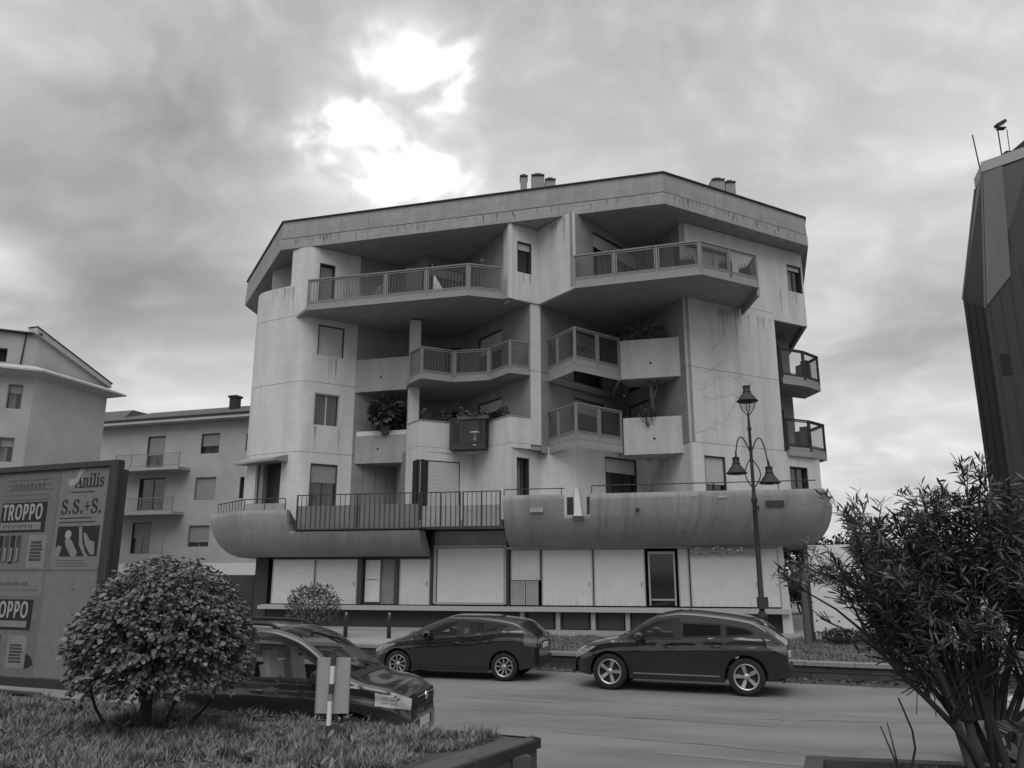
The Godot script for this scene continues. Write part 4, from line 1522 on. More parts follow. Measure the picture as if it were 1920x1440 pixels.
func wheel(parent: Node, c: Dictionary, x: float, side: float, turn := 0.0) -> void:
	var w := Node3D.new()
	var r: float = c.wheel
	var z: float = car_w(c, c.L * 0.1, c.wheel) - 0.10
	var b := Basis(Vector3.RIGHT, PI / 2 * side)
	var ctr := Vector3(x, r, side * z)
	var ty := ST()
	lathe(ty, ctr, [Vector2(r * 0.66, 0.095), Vector2(r * 0.80, 0.108), Vector2(r * 0.93, 0.10), Vector2(r * 0.99, 0.07), Vector2(r, 0.0), Vector2(r * 0.99, -0.1), Vector2(r * 0.6, -0.11)], 36, b)
	var o := lpart("wheel", ty, M.rubber, parent)
	var rim_ := ST()
	lathe(rim_, ctr, [Vector2(r * 0.60, 0.07), Vector2(r * 0.655, 0.102), Vector2(r * 0.685, 0.1), Vector2(r * 0.69, 0.08)], 36, b)
	var ns: int = c.spokes
	for k in ns:
		var a := TAU * k / ns + turn
		var u := Vector3(cos(a), 0, sin(a))
		var v := Vector3(-sin(a), 0, cos(a))
		var w0: float = c.spoke_w * r * 0.7
		var w1: float = c.spoke_w * r
		var p := []
		for q in [[0.1, w0, 0.055], [0.62, w1, 0.085]]:
			p.append([ctr + b * (u * r * q[0] - v * q[1] + Vector3(0, q[2], 0)), ctr + b * (u * r * q[0] + v * q[1] + Vector3(0, q[2], 0)), ctr + b * (u * r * q[0] + v * q[1] * 0.8 + Vector3(0, q[2] - 0.05, 0)), ctr + b * (u * r * q[0] - v * q[1] * 0.8 + Vector3(0, q[2] - 0.05, 0))])
		for k2 in 4:
			quad(rim_, p[0][k2], p[1][k2], p[1][(k2 + 1) % 4], p[0][(k2 + 1) % 4])
	lathe(rim_, ctr, [Vector2(r * 0.18, 0.04), Vector2(r * 0.17, 0.075), Vector2(r * 0.1, 0.085), Vector2(0.0, 0.088)], 18, b)
	lpart("rim", rim_, M.alloy, o)
	var bk := ST()
	lathe(bk, ctr, [Vector2(r * 0.66, 0.0), Vector2(r * 0.3, 0.01), Vector2(0.0, 0.01)], 24, b)
	lpart("brake_disc", bk, M.iron, o)

func build_car(c: Dictionary, label: String, category: String, where: Vector3, turn: float, group := "") -> Node3D:
	var o := thing(c.name, where, label, category, group, turn)
	lpart("body", car_body(c), c.paint, o)
	var l: float = c.L * 0.5
	# underbody and liners
	var ub := ST()
	box(ub, Vector3(0, c.sill + 0.10, 0), Vector3(c.L - 0.5, 0.12, c.W * 2 - 0.45))
	for x in [-l + 0.5, l - 0.75]:
		box(ub, Vector3(x, 0.55, 0), Vector3(0.8, 0.5, c.W * 2 - 0.75))
	lpart("underbody", ub, M.plastic, o)
	var it := ST()
	box(it, Vector3(-0.2, c.floor_y, 0), Vector3(c.L * 0.62, 0.05, c.W * 2 - 0.25))
	box(it, Vector3(c.dash, c.floor_y + 0.22, 0), Vector3(0.35, 0.42, c.W * 2 - 0.28))
	lpart("cabin_floor", it, M.plastic, o)
	for sx in c.seats:
		for s in [-1.0, 1.0]:
			var se := ST()
			box(se, Vector3(sx, c.floor_y + 0.18, s * 0.36), Vector3(0.5, 0.18, 0.46))
			box(se, Vector3(sx - 0.28, c.floor_y + 0.45, s * 0.36), Vector3(0.14, 0.56, 0.46), Basis(Vector3.BACK, 0.22))
			box(se, Vector3(sx - 0.36, c.floor_y + 0.80, s * 0.36), Vector3(0.09, 0.18, 0.26), Basis(Vector3.BACK, 0.22))
			lpart("seat", se, M.seat, o)
	# windows: black surround, pane
	for s in [-1.0, 1.0]:
		for w in c.windows:
			var fs := ST()
			var t := 0.035
			side_patch(fs, c, w.x0 - 0.02, w.x1 + 0.02, w.up, shift(w.up, -t), 0.006, s, 14, 1)
			side_patch(fs, c, w.x0 - 0.02, w.x1 + 0.02, shift(w.lo, t), w.lo, 0.006, s, 14, 1)
			side_patch(fs, c, w.x0 - 0.02, w.x0 + t, w.up, w.lo, 0.005, s, 2, 6)
			side_patch(fs, c, w.x1 - t, w.x1 + 0.02, w.up, w.lo, 0.005, s, 2, 6)
			var fo := lpart("side_window", fs, M.plastic, o)
			var g := ST()
			side_patch(g, c, w.x0 + 0.02, w.x1 - 0.02, shift(w.up, -0.02), shift(w.lo, 0.02), 0.001, s, 10, 4)
			lpart("pane", g, M.car_glass_dark if w.get("dark", false) else M.car_glass, fo)
		for p in c.pillars:
			var ps := ST()
			side_patch(ps, c, p[0], p[1], p[2], p[3], 0.0075, s, 2, 6)
			lpart("pillar_trim", ps, M.plastic, o)
	var wsn := ST()
	top_patch(wsn, c, c.ws[0], c.ws[1], 0.02, 0.004)
	lpart("windscreen", wsn, M.car_glass, o)
	var wip := ST()
	top_patch(wip, c, c.ws[1] - 0.02, c.ws[1] + 0.10, 0.05, 0.008, 3, 8)
	var wp := lpart("scuttle", wip, M.plastic, o)
	for s in [0.1, -0.45]:
		var wi := ST()
		rod(wi, Vector3(c.ws[1] + 0.03, car_top(c, c.ws[1] + 0.03) + 0.02, s), Vector3(c.ws[1] - 0.16, car_top(c, c.ws[1] - 0.16) + 0.02, s + 0.38), 0.008, 4)
		lpart("wiper", wi, M.plastic, wp)
	if c.has("rear"):
		var rw := ST()
		top_patch(rw, c, c.rear[0], c.rear[1], 0.06, 0.006)
		lpart("rear_window", rw, M.car_glass_dark, o)
	# seams, handles, mirrors
	for s in [-1.0, 1.0]:
		var seam := ST()
		for x in c.seams:
			var y0: float = car_bot(c, x) + 0.06
			var y1: float = cv(c.belt, x) + 0.02
			side_patch(seam, c, x - 0.004, x + 0.004, [Vector2(x, y1)], [Vector2(x, y0)], 0.002, s, 1, 10)
		lpart("door_seam", seam, M.rubber, o)
		for x in c.handles:
			var h := ST()
			var y: float = cv(c.belt, x) - 0.13
			var z: float = car_w(c, x, y)
			tube(h, [Vector3(x - 0.10, y - 0.01, s * (z - 0.005)), Vector3(x - 0.07, y, s * (z + 0.035)), Vector3(x + 0.07, y + 0.005, s * (z + 0.035)), Vector3(x + 0.10, y, s * (z - 0.005))], [0.014, 0.016, 0.016, 0.014], 6)
			lpart("door_handle", h, c.paint, o)
		var mr := ST()
		var mx: float = c.mirror
		var my: float = cv(c.belt, mx) + 0.07
		var mz: float = car_w(c, mx, my)
		tube(mr, [Vector3(mx + 0.02, my - 0.06, s * (mz - 0.03)), Vector3(mx, my - 0.03, s * (mz + 0.05))], [0.03, 0.03], 6)
		for k in 1:
			var pr := []
			var rd := []
			for q in [[0.03, 0.06], [0.05, 0.095], [0.14, 0.11], [0.21, 0.095], [0.24, 0.06]]:
				pr.append(Vector3(mx - 0.02 - q[0] * 0.2, my + 0.02, s * (mz + q[0])))
				rd.append(q[1])
			tube(mr, pr, rd, 12)
		lpart("wing_mirror", mr, c.get("mirror_mat", c.paint), o)
		var rub := ST()
		if c.has("strip"):
			side_patch(rub, c, c.strip[0], c.strip[1], [Vector2(0, c.strip[2] + 0.022)], [Vector2(0, c.strip[2])], 0.012, s, 10, 1)
			lpart("side_strip", rub, c.get("strip_mat", M.chrome), o)
		var sk := ST()
		side_patch(sk, c, c.wr + c.wheel + 0.06, c.wf - c.wheel - 0.06, [Vector2(0, c.sill + 0.10)], [Vector2(0, c.sill - 0.02)], 0.01, s, 12, 1)
		lpart("sill_cover", sk, M.plastic, o)
		# lamps
		var hl := ST()
		side_patch(hl, c, c.head[0], c.head[1], c.head[2], c.head[3], 0.006, s, 10, 4)
		var ho := lpart("headlight", hl, M.lamp_lens, o)
		var hi := ST()
		for k in 2:
			var hx: float = lerpf(c.head[0], c.head[1], 0.30 + 0.26 * k)
			side_patch(hi, c, hx - 0.04, hx + 0.04, shift(c.head[2], -0.03), shift(c.head[3], 0.03), 0.0075, s, 1, 4)
		lpart("reflector", hi, M.lamp_dull, ho)
		var hr := ST()
		side_patch(hr, c, c.head[0] - 0.012, c.head[0], c.head[2], c.head[3], 0.007, s, 1, 4)
		lpart("lamp_rim", hr, M.rubber, ho)
		var tl := ST()
		side_patch(tl, c, c.tail[0], c.tail[1], c.tail[2], c.tail[3], 0.006, s, 6, 6)
		lpart("tail_light", tl, M.tail_lens, o)
		for x in [c.wf, c.wr]:
			wheel(o, c, x, s, 0.35 + x * 0.2)
	# front: grille, badge, lower mouth, plate
	var gw: float = c.W * c.nose_w
	var fx := l
	var gr := ST()
	box(gr, Vector3(fx - 0.02, c.grille[1], 0), Vector3(0.06, c.grille[0], gw * 1.45))
	var go := lpart("grille", gr, M.plastic, o)
	for k in 3:
		var gb := ST()
		box(gb, Vector3(fx + 0.015, c.grille[1] - c.grille[0] * 0.3 + k * c.grille[0] * 0.3, 0), Vector3(0.02, 0.018, gw * 1.4))
		lpart("grille_bar", gb, M.chrome if k == 2 else M.iron, go)
	var bd := ST()
	lathe(bd, Vector3(fx + 0.03, c.grille[1] + 0.03, 0), [Vector2(0.06, -0.01), Vector2(0.06, 0.005), Vector2(0.045, 0.014), Vector2(0, 0.016)], 18, Basis(Vector3.BACK, -PI / 2))
	lpart("badge", bd, M.chrome, o)
	var mo := ST()
	box(mo, Vector3(fx - 0.02, c.sill + 0.20, 0), Vector3(0.05, 0.13, gw * 1.3))
	lpart("air_intake", mo, M.plastic, o)
	var pl := ST()
	box(pl, Vector3(fx + 0.012, c.sill + 0.22, 0), Vector3(0.02, 0.11, 0.46))
	box(pl, Vector3(-l - 0.012, 0.78, 0), Vector3(0.02, 0.11, 0.5))
	lpart("number_plate", pl, M.plate, o)
	var bp := ST()
	var ds: float = c.L * 0.5
	box(bp, Vector3(-ds + 0.02, c.sill + 0.22, 0), Vector3(0.10, 0.16, c.W * 2 * c.tail_w * 0.92))
	lpart("rear_bumper", bp, M.plastic, o)
	if c.get("rails", false):
		for s in [-1.0, 1.0]:
			var rs := ST()
			var p := []
			var rd := []
			for k in 12:
				var x := lerpf(c.rail_x[0], c.rail_x[1], k / 11.0)
				p.append(Vector3(x, car_top(c, x) - 0.03 + (0.0 if k == 0 or k == 11 else 0.045), s * (top_half_width(c, x) - 0.03)))
				rd.append(0.022)
			tube(rs, p, rd, 6)
			lpart("roof_rail", rs, M.plastic, o)
	return o

func shift(pts: Array, d: float) -> Array:
	var out := []
	for p in pts:
		out.append(p + Vector2(0, d))
	return out

func cars() -> void:
	var suv := {"name": "parked_suv", "L": 4.52, "W": 0.94, "sill": 0.27, "wheel": 0.375, "wf": 1.42, "wr": -1.43, "tumble": 0.20, "edge_r": 0.10, "nose_r": 0.65, "nose_w": 0.66, "tail_r": 0.55, "tail_w": 0.76,
		"floor_y": 0.55, "dash": 0.95, "paint": M.car_black, "seats": [0.15, -0.75], "spokes": 5, "spoke_w": 0.11, "mirror": 0.78, "mirror_mat": M.car_black,
		"top": [Vector2(-2.26, 0.80), Vector2(-2.24, 1.0), Vector2(-2.06, 1.18), Vector2(-1.74, 1.44), Vector2(-1.56, 1.52), Vector2(-0.85, 1.62), Vector2(-0.19, 1.665), Vector2(0.28, 1.60), Vector2(0.586, 1.47), Vector2(1.154, 1.13), Vector2(1.371, 1.07), Vector2(1.844, 0.97), Vector2(2.1, 0.85), Vector2(2.222, 0.70), Vector2(2.26, 0.58)],
		"belt": [Vector2(-2.269, 1.08), Vector2(-1.513, 1.10), Vector2(0.000, 1.05), Vector2(1.135, 1.0), Vector2(1.891, 0.86), Vector2(2.269, 0.7)],
		"windows": [{"x0": -0.02, "x1": 0.98, "up": [Vector2(-0.02, 1.50), Vector2(0.32, 1.47), Vector2(0.58, 1.36), Vector2(0.98, 1.11)], "lo": [Vector2(-0.02, 1.07), Vector2(0.98, 1.05)]},
			{"x0": -1.0, "x1": -0.16, "up": [Vector2(-1.0, 1.41), Vector2(-0.16, 1.43)], "lo": [Vector2(-1.0, 1.14), Vector2(-0.16, 1.10)], "dark": true},
			{"x0": -1.62, "x1": -1.06, "up": [Vector2(-1.62, 1.27), Vector2(-1.48, 1.34), Vector2(-1.06, 1.40)], "lo": [Vector2(-1.62, 1.18), Vector2(-1.06, 1.14)], "dark": true}],
		"pillars": [[-0.13, 0.0, [Vector2(0, 1.51)], [Vector2(0, 1.06)]]],
		"ws": [0.57, 1.15], "rear": [-2.04, -1.76], "seams": [0.98, -0.05, -0.98], "handles": [0.12, -0.85], "strip": [-0.9, 0.9, 0.36],
		"head": [1.70, 2.22, [Vector2(1.70, 0.93), Vector2(2.0, 0.88), Vector2(2.22, 0.76)], [Vector2(1.70, 0.89), Vector2(1.95, 0.74), Vector2(2.22, 0.62)]],
		"tail": [-2.24, -1.86, [Vector2(-2.24, 1.0), Vector2(-1.86, 1.08)], [Vector2(-2.24, 0.80), Vector2(-1.86, 0.98)]], "grille": [0.2, 0.58]}
	var fr_ := Vector2(4.79, -17.26)
	var ff := Vector2(2.12, -18.27)
	var d := (ff - fr_).normalized()
	var away := Vector2(d.y, -d.x) * -1.0
	if away.y > 0.0: away = -away
	var mid := (fr_ + ff) * 0.5 + away * 0.84 + d * 0.005
	build_car(suv, "black five-door suv parked nose left in front of the low wall", "car", Vector3(mid.x, 0, mid.y), atan2(-d.y, d.x), "cars parked along the kerb")
	var hatch := {"name": "parked_hatchback", "L": 4.2, "W": 0.88, "sill": 0.22, "wheel": 0.315, "wf": 1.36, "wr": -1.30, "tumble": 0.24, "edge_r": 0.09, "nose_r": 0.7, "nose_w": 0.6, "tail_r": 0.6, "tail_w": 0.72,
		"floor_y": 0.45, "dash": 0.75, "paint": M.car_dark, "seats": [0.05, -0.8], "spokes": 9, "spoke_w": 0.05, "mirror": 0.62, "mirror_mat": M.car_black,
		"top": [Vector2(-2.1, 0.75), Vector2(-2.07, 0.95), Vector2(-1.80, 1.19), Vector2(-1.60, 1.335), Vector2(-1.25, 1.40), Vector2(-0.6, 1.455), Vector2(0.0, 1.455), Vector2(0.45, 1.32), Vector2(1.25, 0.97), Vector2(1.6, 0.86), Vector2(1.9, 0.74), Vector2(2.05, 0.62), Vector2(2.1, 0.48)],
		"belt": [Vector2(-2.1, 1.04), Vector2(-1.5, 1.10), Vector2(-0.5, 0.99), Vector2(0.9, 0.89), Vector2(1.6, 0.78), Vector2(2.1, 0.6)],
		"windows": [{"x0": -0.18, "x1": 0.95, "up": [Vector2(-0.18, 1.36), Vector2(0.15, 1.29), Vector2(0.5, 1.14), Vector2(0.95, 0.95)], "lo": [Vector2(-0.18, 0.97), Vector2(0.95, 0.92)]},
			{"x0": -1.36, "x1": -0.28, "up": [Vector2(-1.36, 1.255), Vector2(-1.1, 1.30), Vector2(-0.28, 1.355)], "lo": [Vector2(-1.36, 1.225), Vector2(-1.24, 1.14), Vector2(-1.0, 1.09), Vector2(-0.28, 1.0)]}],
		"pillars": [[-0.29, -0.16, [Vector2(0, 1.37)], [Vector2(0, 0.97)]]],
		"ws": [0.42, 1.2], "rear": [-2.03, -1.66], "seams": [0.95, -0.32], "handles": [-0.15], "strip": [-0.9, 0.9, 0.25], "strip_mat": M.iron,
		"head": [1.42, 2.04, [Vector2(1.42, 0.80), Vector2(1.75, 0.75), Vector2(2.04, 0.62)], [Vector2(1.42, 0.77), Vector2(1.8, 0.62), Vector2(2.04, 0.54)]],
		"tail": [-2.06, -1.78, [Vector2(-2.06, 1.0), Vector2(-1.78, 1.1)], [Vector2(-2.06, 0.75), Vector2(-1.78, 0.82)]], "grille": [0.12, 0.52]}
	var hr := Vector2(-0.18, -19.65)
	var hd := Vector2(-0.965, -0.262).normalized()
	var haway := Vector2(-hd.y, hd.x)
	if haway.y > 0.0: haway = -haway
	var hm := hr + hd * 1.30 + haway * 0.79
	build_car(hatch, "dark three-door hatchback parked nose left between the suv and the grey city car", "car", Vector3(hm.x, 0, hm.y), atan2(-hd.y, hd.x), "cars parked along the kerb")
	var city := {"name": "parked_city_car", "L": 3.9, "W": 0.83, "sill": 0.22, "wheel": 0.30, "wf": 1.18, "wr": -1.25, "tumble": 0.20, "edge_r": 0.10, "nose_r": 0.5, "nose_w": 0.72, "tail_r": 0.35, "tail_w": 0.86,
		"floor_y": 0.48, "dash": 0.85, "paint": M.car_grey, "seats": [0.15, -0.75], "spokes": 8, "spoke_w": 0.07, "mirror": 0.80, "mirror_mat": M.plastic, "rails": true, "rail_x": [-1.6, 0.0],
		"top": [Vector2(-1.95, 0.9), Vector2(-1.92, 1.1), Vector2(-1.80, 1.54), Vector2(-1.65, 1.68), Vector2(-0.9, 1.735), Vector2(-0.1, 1.71), Vector2(0.30, 1.61), Vector2(1.12, 1.10), Vector2(1.3, 1.04), Vector2(1.65, 0.97), Vector2(1.83, 0.86), Vector2(1.92, 0.70), Vector2(1.95, 0.55)],
		"belt": [Vector2(-1.95, 1.03), Vector2(-1.0, 1.03), Vector2(0.5, 1.0), Vector2(1.2, 0.95), Vector2(1.7, 0.86), Vector2(1.95, 0.7)],
		"windows": [{"x0": -0.25, "x1": 0.92, "up": [Vector2(-0.25, 1.57), Vector2(0.10, 1.54), Vector2(0.45, 1.38), Vector2(0.92, 1.07)], "lo": [Vector2(-0.25, 1.03), Vector2(0.92, 1.01)]},
			{"x0": -1.28, "x1": -0.35, "up": [Vector2(-1.28, 1.53), Vector2(-0.35, 1.57)], "lo": [Vector2(-1.28, 1.06), Vector2(-0.35, 1.035)]}],
		"pillars": [[-0.36, -0.23, [Vector2(0, 1.58)], [Vector2(0, 1.02)]]],
		"ws": [0.30, 1.10], "rear": [-1.9, -1.8], "seams": [0.95, -0.30, -1.2], "handles": [-0.15, -1.05],
		"head": [1.50, 1.935, [Vector2(1.50, 0.93), Vector2(1.75, 0.885), Vector2(1.935, 0.80)], [Vector2(1.50, 0.74), Vector2(1.75, 0.70), Vector2(1.935, 0.66)]],
		"tail": [-1.93, -1.75, [Vector2(-1.93, 1.05), Vector2(-1.75, 1.1)], [Vector2(-1.93, 0.8), Vector2(-1.75, 0.84)]], "grille": [0.20, 0.74]}
	# nose to the right, a little towards the viewer
	build_car(city, "dark grey city car with roof rails behind the grass planter, nose right", "car", Vector3(-3.15, 0, -12.2), deg_to_rad(-9.0))
	var sedan := hatch.duplicate(true)
	sedan.name = "parked_car"
	sedan.paint = M.car_black
	build_car(sedan, "black car cut off by the right edge behind the oleander stems", "car", Vector3(8.1, 0, -10.3), deg_to_rad(180.0 - 10.0))

# ------------------------------------------------------------------ plants
func leaf_mesh(len_: float, wid: float, fold := 0.25) -> ArrayMesh:
	# a pointed leaf along +z with a folded midrib and a slight droop
	var st := ST()
	var h := wid * 0.5
	var mid := []
	var pts := [[0.0, 0.05], [0.3, 0.85], [0.6, 1.0], [0.85, 0.55], [1.0, 0.0]]
	for i in pts.size() - 1:
		var a: Array = pts[i]
		var b: Array = pts[i + 1]
		var ya: float = -a[0] * a[0] * len_ * 0.18
		var yb: float = -b[0] * b[0] * len_ * 0.18
		for s in [-1.0, 1.0]:
			var p0 := Vector3(0, ya, a[0] * len_)
			var p1 := Vector3(s * h * a[1], ya + h * a[1] * fold, a[0] * len_)
			var p2 := Vector3(s * h * b[1], yb + h * b[1] * fold, b[0] * len_)
			var p3 := Vector3(0, yb, b[0] * len_)
			if s > 0:
				quad(st, p0, p3, p2, p1)
			else:
				quad(st, p0, p1, p2, p3)
	for i in 1:
		pass
	st.generate_normals()
	var cols := st.commit_to_arrays()
	var n: int = cols[Mesh.ARRAY_VERTEX].size()
	var c := PackedColorArray()
	c.resize(n)
	c.fill(Color.WHITE)
	cols[Mesh.ARRAY_COLOR] = c
	var m := ArrayMesh.new()
	m.add_surface_from_arrays(Mesh.PRIMITIVE_TRIANGLES, cols)
	return m

func blade_mesh(n: int, sd: int) -> ArrayMesh:
	var r := RandomNumberGenerator.new()
	r.seed = sd
	var st := ST()
	for i in n:
		var a := r.randf() * TAU
		var base := Vector3(r.randf_range(-0.06, 0.06), 0, r.randf_range(-0.06, 0.06))
		var d := Vector3(cos(a), 0, sin(a))
		var side := Vector3(-d.z, 0, d.x) * r.randf_range(0.003, 0.006)
		var h := r.randf_range(0.5, 1.0)
		var lean := r.randf_range(0.03, 0.35)
		var p0 := base
		var p1 := base + Vector3(0, h * 0.55, 0) + d * lean * h * 0.25
		var p2 := base + Vector3(0, h * (1.0 - lean * 0.25), 0) + d * lean * h * 0.5
		quad(st, p0 - side, p1 - side * 0.8, p1 + side * 0.8, p0 + side)
		tri(st, p1 - side * 0.8, p2, p1 + side * 0.8)
	st.generate_normals()
	var arr := st.commit_to_arrays()
	var c := PackedColorArray()
	c.resize(arr[Mesh.ARRAY_VERTEX].size())
	c.fill(Color.WHITE)
	arr[Mesh.ARRAY_COLOR] = c
	var m := ArrayMesh.new()
	m.add_surface_from_arrays(Mesh.PRIMITIVE_TRIANGLES, arr)
	return m

func leaf_xf(p: Vector3, dir: Vector3, sc: float, roll: float) -> Transform3D:
	var z := dir.normalized()
	var x := Vector3.UP.cross(z)
	if x.length() < 0.05:
		x = Vector3.RIGHT
	x = x.normalized().rotated(z, roll)
	var y := z.cross(x)
	return Transform3D(Basis(x * sc, y * sc, z * sc), p)

func dome_tree() -> void:
	# a clipped little tree: short trunk, forked limbs, a dome of broad leaves hanging at the rim
	var c := Vector3(-4.02, 0.75, -9.35)
	var o := thing("clipped_tree", c, "clipped round-headed small tree with broad leaves on the grass planter", "tree")
	var st := ST()
	tube(st, [c + Vector3(0, -0.1, 0), c + Vector3(0.01, 0.25, 0), c + Vector3(0.02, 0.6, 0.02), c + Vector3(0.05, 1.0, 0)], [0.085, 0.06, 0.055, 0.04], 9)
	part("trunk", st, M.bark, o)
	var r := RandomNumberGenerator.new()
	r.seed = 41
	var ends_ := []
	var cc := Vector3(-3.9, 1.6, -9.35)
	for i in 26:
		var a := TAU * i / 26.0 + r.randf_range(-0.1, 0.1)
		var el := r.randf_range(-0.35, 1.3)
		var tip := cc + Vector3(cos(a) * cos(el) * 1.0, sin(el) * 0.88, sin(a) * cos(el) * 0.95)
		var b0 := c + Vector3(0.02, r.randf_range(0.3, 0.8), 0)
		var m := b0.lerp(tip, 0.5) + Vector3(r.randf_range(-0.1, 0.1), 0.12, r.randf_range(-0.1, 0.1))
		var bs := ST()
		tube(bs, [b0, m, tip], [0.028, 0.018, 0.006], 5)
		part("limb", bs, M.bark, o)
	for s in [[0.33, 0.02, 0.6], [-0.5, 0.1, 0.5], [0.6, -0.2, 0.45]]:
		var su := ST()
		tube(su, [c + Vector3(s[0] * 0.5, -0.1, s[1]), c + Vector3(s[0], s[2] * 0.5, s[1]), c + Vector3(s[0] * 1.4, s[2] + 0.25, s[1])], [0.02, 0.017, 0.01], 5)
		part("sucker", su, M.bark, o)
	var n := FastNoiseLite.new()
	n.seed = 4
	n.frequency = 1.0
	var xfs := []
	var cols := []
	var tries := 0
	while xfs.size() < 24000 and tries < 120000:
		tries += 1
		var u := Vector3(r.randfn(), r.randfn(), r.randfn()).normalized()
		var rad := 1.0 - absf(r.randfn()) * 0.17
		if rad < 0.35: continue
		var lump := n.get_noise_3d(u.x * 2.6, u.y * 2.6, u.z * 2.6)
		var lump2 := n.get_noise_3d(u.x * 7.0 + 9.0, u.y * 7.0, u.z * 7.0)
		if lump2 < lerpf(0.10, -0.25, smoothstep(-0.2, 0.8, u.y)) and rad > 0.70: continue
		rad *= 1.0 + 0.16 * lump + 0.10 * lump2
		var p := cc + Vector3(u.x * 0.92, u.y * 0.97, u.z * 0.92) * rad
		# the underside is ragged and hollow
		var rr := Vector2(p.x - cc.x, p.z - cc.z).length()
		var floor_ := 1.27 + 0.22 * n.get_noise_2d(p.x * 3.0, p.z * 3.0) - 0.12 * smoothstep(0.5, 1.1, rr)
		if p.y < floor_: continue
		var dir := Vector3(u.x, u.y * 0.3 - 0.35, u.z) + Vector3(r.randfn(), r.randfn() * 0.5, r.randfn()) * 0.5
		xfs.append(leaf_xf(p, dir, r.randf_range(0.55, 1.5) * (1.0 - 0.25 * smoothstep(0.2, 0.9, u.y)), r.randf_range(-0.9, 0.9)))
		var t := r.randf()
		var l := 0.085 + 0.12 * t * t + 0.04 * lump
		cols.append(Color(l, l, l))
	multi("foliage", leaf_mesh(0.056, 0.036), M.leaf, xfs, cols, o)

